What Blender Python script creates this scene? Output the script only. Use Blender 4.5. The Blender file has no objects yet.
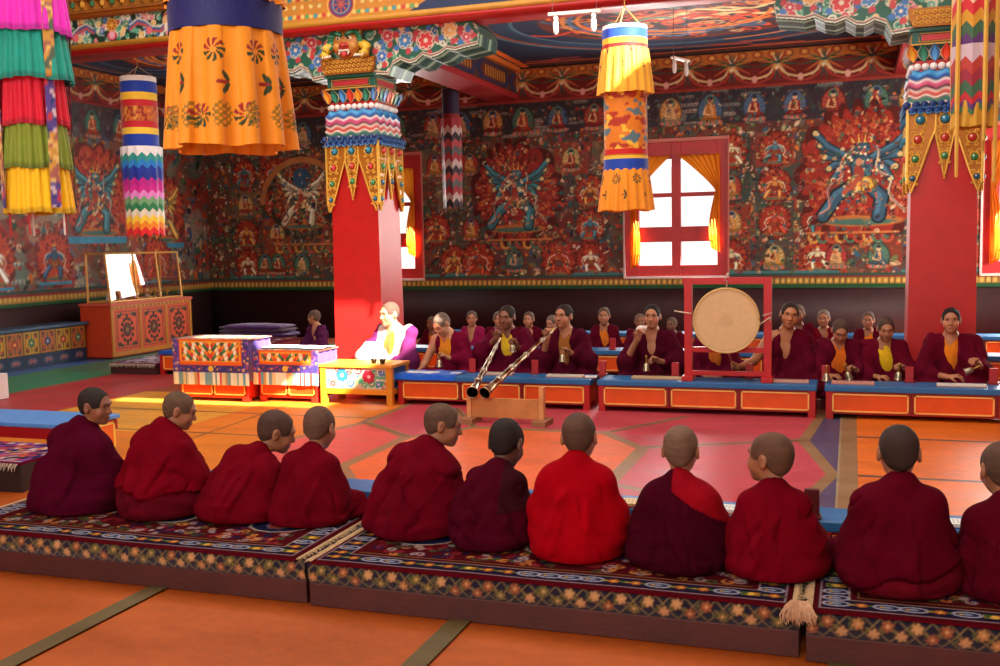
import bpy, math, random
import numpy as np
from mathutils import Vector, Matrix

SC = bpy.context.scene
COLL = SC.collection
PI = math.pi
rnd = random.Random(7)
nr = np.random.RandomState(11)

# ------------------------------------------------------------------ materials
def _nodes(name):
    m = bpy.data.materials.new(name); m.use_nodes = True
    nt = m.node_tree
    return m, nt, nt.nodes['Principled BSDF']

def s2l(c):
    return tuple((x / 12.92) if x <= 0.04045 else ((x + 0.055) / 1.055) ** 2.4 for x in c[:3]) + (1.0,)

def painted(name, rough=0.55, noise=0.06, nscale=14, bump=0.0, bscale=200, sheen=0.0, metal=0.0, spec=0.5, coat=0.0):
    """pigment from the colour attribute 'Col', broken up with a little procedural mottling"""
    m, nt, b = _nodes(name)
    a = nt.nodes.new('ShaderNodeAttribute'); a.attribute_name = 'Col'
    tc = nt.nodes.new('ShaderNodeTexCoord')
    n = nt.nodes.new('ShaderNodeTexNoise'); n.inputs['Scale'].default_value = nscale; n.inputs['Detail'].default_value = 5
    nt.links.new(tc.outputs['Object'], n.inputs['Vector'])
    mr = nt.nodes.new('ShaderNodeMapRange')
    mr.inputs['From Min'].default_value = 0.3; mr.inputs['From Max'].default_value = 0.7
    mr.inputs['To Min'].default_value = 1 - noise; mr.inputs['To Max'].default_value = 1 + noise
    nt.links.new(n.outputs['Fac'], mr.inputs['Value'])
    mx = nt.nodes.new('ShaderNodeVectorMath'); mx.operation = 'SCALE'
    nt.links.new(a.outputs['Color'], mx.inputs[0]); nt.links.new(mr.outputs['Result'], mx.inputs['Scale'])
    nt.links.new(mx.outputs['Vector'], b.inputs['Base Color'])
    b.inputs['Roughness'].default_value = rough
    b.inputs['Metallic'].default_value = metal
    b.inputs['Specular IOR Level'].default_value = spec
    b.inputs['Coat Weight'].default_value = coat
    if sheen:
        b.inputs['Sheen Weight'].default_value = sheen; b.inputs['Sheen Roughness'].default_value = 0.5
    if bump:
        n2 = nt.nodes.new('ShaderNodeTexNoise'); n2.inputs['Scale'].default_value = bscale; n2.inputs['Detail'].default_value = 3
        nt.links.new(tc.outputs['Object'], n2.inputs['Vector'])
        bp = nt.nodes.new('ShaderNodeBump'); bp.inputs['Strength'].default_value = bump; bp.inputs['Distance'].default_value = 0.01
        nt.links.new(n2.outputs['Fac'], bp.inputs['Height']); nt.links.new(bp.outputs['Normal'], b.inputs['Normal'])
    return m

M_PAINT = painted('painted_wood', 0.42, 0.07, 9)
M_MURAL = painted('painted_plaster', 0.6, 0.16, 6, spec=0.3)
M_CLOTH = painted('woven_cloth', 0.9, 0.10, 30, bump=0.35, bscale=420, sheen=0.25, spec=0.2)
M_ROBE = painted('robe_wool', 0.92, 0.10, 22, bump=0.4, bscale=500, spec=0.04)
M_SILK = painted('banner_silk', 0.6, 0.05, 18, bump=0.1, bscale=250, sheen=0.2, spec=0.35)
M_SKIN = painted('skin', 0.5, 0.07, 30, spec=0.4)
M_HAIR = painted('cropped_hair', 0.75, 0.16, 160, bump=0.3, bscale=600, spec=0.25)
M_METAL = painted('worn_metal', 0.32, 0.12, 40, metal=0.9)
M_GILT = painted('gilded_carving', 0.4, 0.10, 40, metal=0.25)
M_CARPET = painted('carpet_pile', 0.97, 0.14, 60, bump=0.7, bscale=450, spec=0.05)
M_PLANK = painted('plain_wood', 0.6, 0.18, 7, bump=0.2, bscale=60)
M_PAPER = painted('paper', 0.8, 0.04, 20)
M_CERAM = painted('glossy_shell', 0.25, 0.05, 20)

def glass_mat():
    m = bpy.data.materials.new('clear_pane'); m.use_nodes = True
    nt = m.node_tree; nt.nodes.clear()
    o = nt.nodes.new('ShaderNodeOutputMaterial'); mix = nt.nodes.new('ShaderNodeMixShader')
    t = nt.nodes.new('ShaderNodeBsdfTransparent'); g = nt.nodes.new('ShaderNodeBsdfGlossy'); g.inputs['Roughness'].default_value = 0.03
    mix.inputs[0].default_value = .06
    nt.links.new(t.outputs[0], mix.inputs[1]); nt.links.new(g.outputs[0], mix.inputs[2]); nt.links.new(mix.outputs[0], o.inputs[0])
    return m
M_GLASS = glass_mat()

# ------------------------------------------------------------------ objects
def put_cols(me, cols):
    at = me.color_attributes.new('Col', 'BYTE_COLOR', 'POINT')
    c = np.ones((len(me.vertices), 4), np.float32); c[:, :3] = np.clip(cols, 0, 1)
    at.data.foreach_set('color_srgb', c.ravel())

def mesh_obj(name, v, f, mat, parent=None, smooth=False, cols=None, bevel=0, angle=None):
    me = bpy.data.meshes.new(name)
    v = np.asarray(v, np.float32)
    if isinstance(f, np.ndarray) and f.ndim == 2:
        n, k = f.shape
        me.vertices.add(len(v)); me.vertices.foreach_set('co', v.ravel())
        me.loops.add(n * k); me.loops.foreach_set('vertex_index', f.ravel().astype(np.int32))
        me.polygons.add(n); me.polygons.foreach_set('loop_start', (np.arange(n) * k).astype(np.int32))
        me.update(calc_edges=True); me.validate()
    else:
        me.from_pydata([tuple(map(float, p)) for p in v], [], [tuple(int(i) for i in q) for q in f]); me.update()
    if cols is None: cols = np.full((len(v), 3), 0.5)
    cols = np.asarray(cols, np.float32)
    if cols.ndim == 1: cols = np.tile(cols[:3], (len(v), 1))
    put_cols(me, cols)
    me.materials.append(mat)
    if smooth: me.polygons.foreach_set('use_smooth', np.ones(len(me.polygons), bool))
    if angle is not None:
        me.polygons.foreach_set('use_smooth', np.ones(len(me.polygons), bool)); me.set_sharp_from_angle(angle=math.radians(angle))
    o = bpy.data.objects.new(name, me); COLL.objects.link(o)
    if parent is not None: o.parent = parent
    if bevel:
        b = o.modifiers.new('bevel', 'BEVEL'); b.width = bevel; b.segments = 2; b.limit_method = 'ANGLE'; b.angle_limit = math.radians(40)
    return o

def tag(o, label, cat, group=None):
    o['label'] = label; o['category'] = cat
    if group: o['group'] = group
    return o
def thing(name, label, cat, loc=(0, 0, 0), rz=0, group=None):
    o = bpy.data.objects.new(name, None); COLL.objects.link(o); o.empty_display_size = 0.1
    o.location = loc; o.rotation_euler = (0, 0, rz)
    return tag(o, label, cat, group)
def structure(o):
    o['kind'] = 'structure'; return o
def copy_tree(o, label=None, group=None, loc=None, rz=None, parent=None):
    c = o.copy(); COLL.objects.link(c)
    if parent is not None: c.parent = parent
    if label: c['label'] = label
    if group: c['group'] = group
    if loc is not None: c.location = loc
    if rz is not None: c.rotation_euler = (0, 0, rz)
    for ch in list(o.children): copy_tree(ch, parent=c)
    return c

def rgb(r, g, b): return (r / 255., g / 255., b / 255.)
RED = rgb(170, 28, 24); DRED = rgb(120, 18, 18); ORANGE = rgb(222, 84, 14); GOLD = rgb(214, 150, 40); YEL = rgb(240, 190, 60)
BLUE = rgb(40, 105, 165); NAVY = rgb(28, 34, 82); GREEN = rgb(30, 105, 80); TEAL = rgb(40, 130, 130); CREAM = rgb(236, 214, 170)
WHITE = rgb(238, 234, 226); BLACK = rgb(20, 16, 16); PINK = rgb(220, 110, 120); MAROON = rgb(96, 12, 30)

class MB:
    """collects shapes with a colour per vertex and links them as ONE mesh"""
    def __init__(s): s.v = []; s.f = []; s.c = []; s.n = 0
    def add(s, v, f, col):
        v = np.asarray(v, float); col = np.asarray(col, float)
        if col.ndim == 1: col = np.tile(col[:3], (len(v), 1))
        s.v.append(v); s.c.append(col); s.f += [tuple(int(i) + s.n for i in q) for q in f]; s.n += len(v); return s
    def box(s, x0, x1, y0, y1, z0, z1, col, M=None):
        v = np.array([(x, y, z) for z in (z0, z1) for y in (y0, y1) for x in (x0, x1)], float)
        if M is not None: v = v @ np.array(M)[:3, :3].T + np.array(M)[:3, 3]
        return s.add(v, [(0, 2, 3, 1), (4, 5, 7, 6), (0, 1, 5, 4), (2, 6, 7, 3), (0, 4, 6, 2), (1, 3, 7, 5)], col)
    def frus(s, x, y, z0, z1, w0, w1, col, d0=None, d1=None):
        d0 = w0 if d0 is None else d0; d1 = w1 if d1 is None else d1
        v = [(x + sx * w / 2, y + sy * d / 2, z) for z, w, d in ((z0, w0, d0), (z1, w1, d1)) for sy in (-1, 1) for sx in (-1, 1)]
        return s.add(v, [(0, 2, 3, 1), (4, 5, 7, 6), (0, 1, 5, 4), (2, 6, 7, 3), (0, 4, 6, 2), (1, 3, 7, 5)], col)
    def lathe(s, prof, col, n=24, axis=None, o=(0, 0, 0), cap=True):
        """prof: (r, h) list along the axis from o; col one colour or a list per ring"""
        ax = Vector(axis or (0, 0, 1)).normalized(); q = Vector((0, 0, 1)).rotation_difference(ax).to_matrix()
        Q = np.array(q); v = []; c = []
        for i, (r, h) in enumerate(prof):
            for k in range(n):
                a = 2 * PI * k / n; v.append((r * math.cos(a), r * math.sin(a), h))
                c.append(col[i] if isinstance(col, list) else col)
        f = [(i * n + k, i * n + (k + 1) % n, (i + 1) * n + (k + 1) % n, (i + 1) * n + k) for i in range(len(prof) - 1) for k in range(n)]
        if cap: f += [tuple(range(n))[::-1], tuple((len(prof) - 1) * n + k for k in range(n))]
        return s.add(np.array(v) @ Q.T + np.array(o), f, np.array(c))
    def tube(s, pts, r, col, n=8):
        pts = [Vector(p) for p in pts]; v = []; up = Vector((0.13, 0.2, 1)).normalized()
        rr = r if isinstance(r, (list, tuple)) else [r] * len(pts)
        for i, p in enumerate(pts):
            t = (pts[min(i + 1, len(pts) - 1)] - pts[max(i - 1, 0)]).normalized()
            a = t.cross(up); a = a.normalized() if a.length > 1e-4 else Vector((1, 0, 0)); b = t.cross(a)
            for k in range(n):
                g = 2 * PI * k / n; v.append(p + (a * math.cos(g) + b * math.sin(g)) * rr[i])
        f = [(i * n + k, i * n + (k + 1) % n, (i + 1) * n + (k + 1) % n, (i + 1) * n + k) for i in range(len(pts) - 1) for k in range(n)]
        f += [tuple(range(n))[::-1], tuple((len(pts) - 1) * n + k for k in range(n))]
        return s.add([tuple(p) for p in v], f, col)
    def ball(s, c, r, col, n=10, m=6):
        r = r if isinstance(r, (tuple, list)) else (r, r, r); v = []; f = []
        for j in range(m + 1):
            t = PI * j / m
            for k in range(n):
                a = 2 * PI * k / n; v.append((c[0] + r[0] * math.sin(t) * math.cos(a), c[1] + r[1] * math.sin(t) * math.sin(a), c[2] + r[2] * math.cos(t)))
        for j in range(m):
            for k in range(n): f.append((j * n + k, (j + 1) * n + k, (j + 1) * n + (k + 1) % n, j * n + (k + 1) % n))
        return s.add(v, f, col)
    def prism(s, poly, y0, y1, col, axes='xz'):
        """extrude a 2-D outline (list of (u, w)) along the third axis"""
        n = len(poly); P = []
        for t in (y0, y1):
            for u, w in poly: P.append({'xz': (u, t, w), 'yz': (t, u, w), 'xy': (u, w, t)}[axes])
        f = [tuple(range(n)), tuple(range(2 * n - 1, n - 1, -1))] + [(k, n + k, n + (k + 1) % n, (k + 1) % n) for k in range(n)]
        return s.add(P, f, col)
    def grid(s, P, C):
        """P (h, w, 3) points, C (h, w, 3) colours"""
        h, w = P.shape[:2]; i = np.arange(h * w).reshape(h, w)
        f = np.stack([i[:-1, :-1], i[:-1, 1:], i[1:, 1:], i[1:, :-1]], -1).reshape(-1, 4)
        return s.add(P.reshape(-1, 3), f, C.reshape(-1, 3))
    def build(s, name, mat, parent=None, smooth=False, bevel=0, angle=None):
        v = np.concatenate(s.v); c = np.concatenate(s.c)
        return mesh_obj(name, v, s.f, mat, parent, smooth, c, bevel, angle)

def grid_obj(name, P, C, mat, parent=None, smooth=False, keep=None, extra=None):
    """dense painted surface; extra = MB joined into the same mesh; keep = (h-1, w-1) mask of faces"""
    h, w = P.shape[:2]; i = np.arange(h * w).reshape(h, w)
    f = np.stack([i[:-1, :-1], i[:-1, 1:], i[1:, 1:], i[1:, :-1]], -1)
    f = f[keep] if keep is not None else f.reshape(-1, 4)
    v = P.reshape(-1, 3); c = C.reshape(-1, 3)
    if extra is not None:
        n = len(v); v = np.concatenate([v] + extra.v); c = np.concatenate([c] + extra.c)
        if all(len(q) == 4 for q in extra.f): f = np.concatenate([f, np.array(extra.f) + n])
        else: f = f.tolist() + [tuple(i + n for i in q) for q in extra.f]
    return mesh_obj(name, v, f, mat, parent, smooth, c)

# ------------------------------------------------------------------ painting
class Can:
    """a painted surface: colours per vertex on a fine grid, measured in metres (u right, v up)"""
    def __init__(s, w, h, res, col, u0=0., v0=0.):
        s.nx = int(round(w / res)) + 1; s.ny = int(round(h / res)) + 1
        s.u = np.linspace(u0, u0 + w, s.nx); s.v = np.linspace(v0, v0 + h, s.ny); s.res = res
        s.a = np.zeros((s.ny, s.nx, 3), np.float32); s.a[:] = col; s.u0 = u0; s.v0 = v0
    def win(s, ua, ub, va, vb):
        i0 = max(0, int((ua - s.u0) / s.res) - 1); i1 = min(s.nx, int((ub - s.u0) / s.res) + 3)
        j0 = max(0, int((va - s.v0) / s.res) - 1); j1 = min(s.ny, int((vb - s.v0) / s.res) + 3)
        if i1 <= i0 or j1 <= j0: return None
        U, V = np.meshgrid(s.u[i0:i1], s.v[j0:j1]); return slice(j0, j1), slice(i0, i1), U, V
    def mix(s, sl, m, col):
        m = np.clip(m, 0, 1)[..., None]; s.a[sl[0], sl[1]] = s.a[sl[0], sl[1]] * (1 - m) + np.asarray(col, np.float32) * m
    def rect(s, ua, ub, va, vb, col, al=1):
        w = s.win(ua, ub, va, vb)
        if w: s.mix(w, al * ((w[2] >= ua) & (w[2] <= ub) & (w[3] >= va) & (w[3] <= vb)), col)
    def ell(s, u, v, ru, rv, col, ang=0., al=1., ring=0., flame=0., nf=14):
        R = max(ru, rv) * (1 + flame); w = s.win(u - R, u + R, v - R, v + R)
        if not w: return
        du, dv = w[2] - u, w[3] - v
        if ang: c_, s_ = math.cos(ang), math.sin(ang); du, dv = du * c_ + dv * s_, -du * s_ + dv * c_
        d = np.sqrt((du / ru) ** 2 + (dv / rv) ** 2)
        if flame:
            th = np.arctan2(dv, du); d = d / (1 + flame * np.abs(np.sin(nf * th + 2 * np.sin(3 * th + u * 9))))
        k = min(ru, rv) / (s.res * 1.1); m = np.clip((1 - d) * k + 0.5, 0, 1)
        if ring: m = m * np.clip((d - (1 - ring)) * k + 0.5, 0, 1)
        s.mix(w, m * al, col)
    def line(s, ua, va, ub, vb, r, col, al=1., r2=None):
        r2 = r if r2 is None else r2; R = max(r, r2) + s.res
        w = s.win(min(ua, ub) - R, max(ua, ub) + R, min(va, vb) - R, max(va, vb) + R)
        if not w: return
        L = (ub - ua) ** 2 + (vb - va) ** 2 + 1e-9; t = np.clip(((w[2] - ua) * (ub - ua) + (w[3] - va) * (vb - va)) / L, 0, 1)
        d = np.hypot(w[2] - ua - t * (ub - ua), w[3] - va - t * (vb - va)); s.mix(w, np.clip((r + (r2 - r) * t - d) / s.res + 0.5, 0, 1) * al, col)
    def path(s, pts, r, col, al=1.):
        for a, b in zip(pts[:-1], pts[1:]): s.line(a[0], a[1], b[0], b[1], r, col, al)
    def curl(s, u, v, r, col, w, a0=0, sg=1, turns=1.4):
        p = [(u + r * (1 - k / 16) * math.cos(a0 + sg * turns * 2 * PI * k / 14), v + r * (1 - k / 16) * math.sin(a0 + sg * turns * 2 * PI * k / 14)) for k in range(14)]
        s.path(p, w, col)
    def arc(s, u, v, ru, rv, a0, a1, w, col, n=12):
        s.path([(u + ru * math.cos(a0 + (a1 - a0) * k / n), v + rv * math.sin(a0 + (a1 - a0) * k / n)) for k in range(n + 1)], w, col)
    def poly(s, pts, col, al=1.):
        p = np.array(pts, float); w = s.win(p[:, 0].min(), p[:, 0].max(), p[:, 1].min(), p[:, 1].max())
        if not w: return
        U, V = w[2], w[3]; ins = np.zeros(U.shape, bool)
        for (xa, ya), (xb, yb) in zip(p, np.roll(p, -1, 0)):
            c = ((ya > V) != (yb > V)); ins ^= c & (U < (xb - xa) * (V - ya) / ((yb - ya) or 1e-9) + xa)
        s.mix(w, al * ins, col)
    def flower(s, u, v, r, petal, eye, n=6, out=None):
        for k in range(n):
            a = 2 * PI * k / n + 0.3
            if out is not None: s.ell(u + r * .55 * math.cos(a), v + r * .55 * math.sin(a), r * .55, r * .42, out, a)
        for k in range(n):
            a = 2 * PI * k / n + 0.3
            s.ell(u + r * .55 * math.cos(a), v + r * .55 * math.sin(a), r * .42, r * .3, petal, a)
        s.ell(u, v, r * .28, r * .28, eye)

def wob(P, seed, f=1.0):
    """smooth pseudo noise of points (n, 3), roughly -1..1"""
    r = np.random.RandomState(seed); o = 0
    for k in range(5):
        d = r.normal(size=3); d *= f * (0.8 + 0.5 * k) / np.linalg.norm(d); o = o + np.sin(P @ d + r.rand() * 6.3) / (1 + .35 * k)
    return o / 2.6
EXPOSURE = 0.32; SKY = 1.1; SUN = 30.0; SUN_DIR = (-1.1, .8, -1.0)
HOLES = [(-.18, 1.47, 3.29, 3.59), (1.47, 2.32, 3.29, 5.64), (-.08, 1.47, 4.04, 5.64)]
L_SKY_FILL = 400; L_LOW_FILL = 24; L_WIN = 90; L_SIDE = 170; L_HIGH_FILL = 270
# ------------------------------------------------------------------ wall paintings
MUR = [rgb(150, 34, 24), rgb(120, 30, 24), rgb(176, 52, 30), rgb(44, 74, 62), rgb(60, 90, 84), rgb(44, 84, 112), rgb(168, 138, 96),
       rgb(192, 100, 36), rgb(104, 92, 68), rgb(32, 36, 46), rgb(196, 172, 136), rgb(84, 104, 60), rgb(142, 60, 60), rgb(90, 60, 44)]
def sp(c, d, R):
    return tuple(min(1, max(0, x + R.uniform(-d, d))) for x in c)
def deity(C, u, v, s, body, skirt, R, aura=None, big=False):
    """a dancing or striding painted figure inside an aura of flames"""
    aura = aura or rgb(160, 40, 22)
    C.ell(u, v, s * 1.0, s * 1.12, tuple(x * .55 for x in aura), flame=.22, nf=9)
    C.ell(u, v, s * .92, s * 1.02, aura, flame=.2, nf=11)
    n = int(40 if not big else 420)
    for k in range(n):
        a = R.uniform(0, 6.28); q = R.uniform(.6, .98) * s
        uu, vv = u + q * math.cos(a), v + q * math.sin(a) * 1.08
        C.curl(uu, vv, R.uniform(.025, .06) * s + (.01 if not big else 0), sp(R.choice([rgb(178, 74, 36), rgb(160, 46, 28), rgb(96, 20, 16), rgb(186, 104, 56), rgb(120, 34, 24)]), .05, R), .006 if not big else .008, a, R.choice([-1, 1]), .7)
    C.ell(u, v - s * .88, s * .75, s * .11, rgb(176, 96, 40)); C.ell(u, v - s * .9, s * .6, s * .06, rgb(60, 100, 90))
    if big: clutter(C, u - .55 * s, u + .55 * s, v - .8 * s, v + .7 * s, 90, R, .8)
    dk = tuple(x * .6 for x in body); sd = R.choice([-1, 1])
    def limb(pts, w):
        C.path(pts, w * 1.35, tuple(x * .35 for x in body)); C.path(pts, w, body); C.path([(p[0] - w * .3, p[1] + w * .3) for p in pts], w * .4, tuple(min(1, x * 1.35) for x in body))
    limb([(u - sd * .1 * s, v - .2 * s), (u - sd * .35 * s, v - .45 * s), (u - sd * .3 * s, v - .8 * s)], .1 * s)
    limb([(u + sd * .1 * s, v - .2 * s), (u + sd * .42 * s, v - .4 * s), (u + sd * .68 * s, v - .78 * s)], .1 * s)
    for k in range(5 if big else 2):
        for q in (-1, 1):
            e = (u + q * (.38 + .05 * k) * s, v + (.1 + .1 * k) * s); h_ = (u + q * (.5 + .08 * k) * s, v + (-.12 + .22 * k) * s)
            limb([(u + q * .12 * s, v + .25 * s), e, h_], .055 * s)
            C.ell(h_[0], h_[1], .05 * s, .05 * s, rgb(206, 170, 100))
    C.ell(u, v + .1 * s, .2 * s, .3 * s, dk); C.ell(u, v + .1 * s, .17 * s, .27 * s, body)
    C.ell(u, v - .2 * s, .27 * s, .17 * s, tuple(x * .5 for x in skirt)); C.ell(u, v - .2 * s, .23 * s, .13 * s, skirt)
    for k in range(5): C.line(u + (k - 2) * .09 * s, v - .12 * s, u + (k - 2) * .13 * s, v - .34 * s, .008, rgb(120, 40, 30))
    C.ell(u, v + .45 * s, .15 * s, .15 * s, dk); C.ell(u, v + .45 * s, .12 * s, .13 * s, body)
    for q in (-1, 1): C.ell(u + q * .05 * s, v + .47 * s, .022 * s, .02 * s, rgb(230, 220, 200))
    C.ell(u, v + .38 * s, .05 * s, .02 * s, rgb(190, 40, 30))
    for k in range(-3, 4): C.poly([(u + (k * .05 - .025) * s, v + .56 * s), (u + (k * .05 + .025) * s, v + .56 * s), (u + k * .065 * s, v + (.74 - abs(k) * .02) * s)], rgb(214, 160, 60) if k % 2 else rgb(190, 60, 40))
    pts = [(u - sd * .2 * s, v + .35 * s), (u - sd * .55 * s, v + .2 * s), (u - sd * .7 * s, v - .1 * s), (u - sd * .55 * s, v - .4 * s), (u - sd * .8 * s, v - .6 * s)]
    if not big: C.path(pts, .03 * s, rgb(206, 196, 172)); C.path([(2 * u - p[0], p[1]) for p in pts], .03 * s, rgb(196, 150, 140))
    else:
        for q in (-1, 1):
            pp = [(u + q * s * (.2 + .5 * t + .07 * math.sin(t * 14 + q)), v + s * (.42 - 1.15 * t + .05 * math.cos(t * 11))) for t in np.linspace(0, 1, 18)]
            C.path(pp, .022 * s, rgb(190, 176, 150) if q > 0 else rgb(180, 130, 120)); C.path([(a + .01, b - .012) for a, b in pp], .006, rgb(90, 50, 50))
        for k in range(120):
            a, q = R.uniform(0, 6.28), R.uniform(0, .42) * s; uu, vv = u + q * math.cos(a), v - .05 * s + q * 1.3 * math.sin(a)
            c = R.choice([rgb(214, 180, 120), rgb(200, 90, 50), rgb(230, 210, 170), rgb(60, 110, 110), rgb(170, 40, 34), rgb(30, 50, 80)])
            if k % 3: C.curl(uu, vv, R.uniform(.012, .03), c, .006, R.random() * 6, 1, .9)
            else: C.ell(uu, vv, R.uniform(.008, .02), R.uniform(.008, .016), c, R.random() * 3)
        C.ell(u - .05 * s, v, .09 * s, .16 * s, rgb(150, 50, 40)); C.ell(u - .05 * s, v + .2 * s, .06 * s, .07 * s, rgb(190, 120, 90)); C.line(u - .05 * s, v - .1 * s, u - .3 * s, v - .35 * s, .045 * s, rgb(170, 70, 50))
def sitter(C, u, v, s, robe, halo, R):
    """a seated painted teacher with a halo on a lotus"""
    C.ell(u, v - .05 * s, .62 * s, .78 * s, tuple(x * .55 for x in halo)); C.ell(u, v - .05 * s, .55 * s, .71 * s, halo)
    for k in range(9): C.line(u, v - .1 * s, u + .52 * s * math.cos(k * .39), v - .1 * s + .66 * s * math.sin(k * .39), .005, tuple(min(1, x * 1.35) for x in halo))
    C.ell(u, v + .42 * s, .26 * s, .28 * s, tuple(min(1, x * .7 + .18) for x in halo)); C.ell(u, v + .42 * s, .22 * s, .24 * s, rgb(60, 110, 80) if R.random() < .5 else rgb(50, 80, 130))
    C.ell(u, v - .62 * s, .55 * s, .12 * s, rgb(200, 120, 60))
    for k in range(-3, 4): C.ell(u + k * .15 * s, v - .62 * s, .07 * s, .09 * s, rgb(190, 90, 90) if k % 2 else rgb(70, 110, 110))
    C.ell(u, v - .42 * s, .5 * s, .15 * s, tuple(x * .7 for x in robe)); C.poly([(u - .3 * s, v - .4 * s), (u + .3 * s, v - .4 * s), (u + .22 * s, v + .2 * s), (u, v + .28 * s), (u - .22 * s, v + .2 * s)], robe)
    C.poly([(u + .02 * s, v - .3 * s), (u + .16 * s, v - .25 * s), (u + .1 * s, v + .2 * s), (u - .04 * s, v + .22 * s)], rgb(206, 150, 100))
    for k in range(4): C.line(u - .26 * s, v + (.1 - k * .13) * s, u + .05 * s, v + (-.08 - k * .13) * s, .006, tuple(x * .6 for x in robe))
    C.line(u - .2 * s, v + .12 * s, u - .3 * s, v - .2 * s, .05 * s, rgb(206, 160, 110)); C.line(u - .3 * s, v - .2 * s, u, v - .26 * s, .04 * s, rgb(206, 160, 110))
    C.ell(u, v + .4 * s, .13 * s, .15 * s, rgb(210, 166, 120)); C.ell(u, v + .5 * s, .13 * s, .09 * s, rgb(40, 40, 60))
def cloud(C, u, v, s, R, col=None):
    col = col or R.choice([rgb(190, 180, 156), rgb(160, 150, 140), rgb(120, 140, 140), rgb(196, 160, 140)])
    for k in range(5):
        a = (k - 2) * s * .5
        C.ell(u + a, v, s * .34, s * .22, tuple(x * .7 for x in col)); C.ell(u + a, v + .1 * s, s * .28, s * .16, col)
        C.curl(u + a, v + .04 * s, s * .2, rgb(90, 80, 80), .006, k, 1, 1.)
def clutter(C, ua, ub, va, vb, n, R, big=1.):
    for k in range(n):
        u, v = R.uniform(ua, ub), R.uniform(va, vb); c = sp(R.choice(MUR), .05, R); t = R.random(); s = R.uniform(.014, .05) * big
        if t < .35: C.ell(u, v, s * 1.3, s * .7, c, R.uniform(0, 3))
        elif t < .6: C.curl(u, v, s * 1.2, c, .007, R.uniform(0, 6), R.choice([-1, 1]), 1.)
        elif t < .8: C.line(u, v, u + R.uniform(-3, 3) * s, v + R.uniform(-2, 2) * s, .009, c)
        else:
            C.ell(u, v, s, s * .9, tuple(x * .5 for x in c)); C.ell(u, v, s * .7, s * .6, c); C.ell(u, v + s * 1.1, s * .4, s * .4, rgb(204, 166, 130))
def frieze_top(C, ua, ub, v0, v1):
    """hanging garlands with faces along the top of the wall"""
    h = v1 - v0; C.rect(ua, ub, v0, v1, rgb(112, 28, 24)); C.rect(ua, ub, v1 - .16, v1, rgb(190, 104, 36)); C.rect(ua, ub, v1 - .19, v1 - .16, rgb(60, 30, 26))
    x = ua
    while x < ub:
        C.ell(x + .1, v1 - .08, .07, .05, rgb(160, 60, 30)); C.ell(x + .1, v1 - .08, .04, .03, rgb(216, 150, 60)); x += .21
    x = ua + .1
    while x < ub:
        for q in (-1, 1):
            for k in range(5):
                a = -.2 - k * .42
                C.line(x, v0 + h * .62, x + q * .3 * math.cos(a), v0 + h * .62 + .24 * math.sin(a), .022, [rgb(40, 84, 60), rgb(190, 90, 40), rgb(200, 170, 130), rgb(40, 84, 80), rgb(170, 40, 30)][k], r2=.006)
                C.line(x, v0 + h * .62, x + q * .26 * math.cos(-a), v0 + h * .62 + .14 * math.sin(-a), .016, [rgb(190, 120, 50), rgb(50, 90, 60), rgb(170, 40, 30), rgb(40, 84, 80), rgb(200, 170, 130)][k], r2=.005)
        C.ell(x, v0 + h * .5, .055, .05, rgb(206, 150, 60)); C.ell(x, v0 + h * .48, .03, .025, rgb(230, 216, 190)); C.ell(x, v0 + h * .62, .05, .02, rgb(40, 84, 80))
        C.arc(x + .31, v0 + h * .62, .3, h * .4, PI * 1.05, PI * 1.95, .014, rgb(210, 176, 120)); C.arc(x + .31, v0 + h * .5, .3, h * .4, PI * 1.05, PI * 1.95, .012, rgb(170, 50, 40))
        C.ell(x + .31, v0 + h * .2, .04, .05, rgb(210, 150, 140)); x += .62
    C.rect(ua, ub, v0, v0 + .03, rgb(150, 44, 34))
def border_low(C, ua, ub, v0):
    """yellow rosette band over a green line, above the dado"""
    C.rect(ua, ub, v0, v0 + .055, rgb(24, 74, 36)); C.rect(ua, ub, v0 + .055, v0 + .14, rgb(150, 110, 40)); C.rect(ua, ub, v0 + .14, v0 + .165, rgb(120, 34, 34)); C.rect(ua, ub, v0 + .165, v0 + .2, rgb(40, 70, 60))
    x = ua
    while x < ub:
        C.rect(x, x + .012, v0 + .055, v0 + .14, rgb(70, 44, 24)); C.ell(x + .045, v0 + .1, .02, .03, rgb(206, 160, 70)); x += .08

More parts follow.
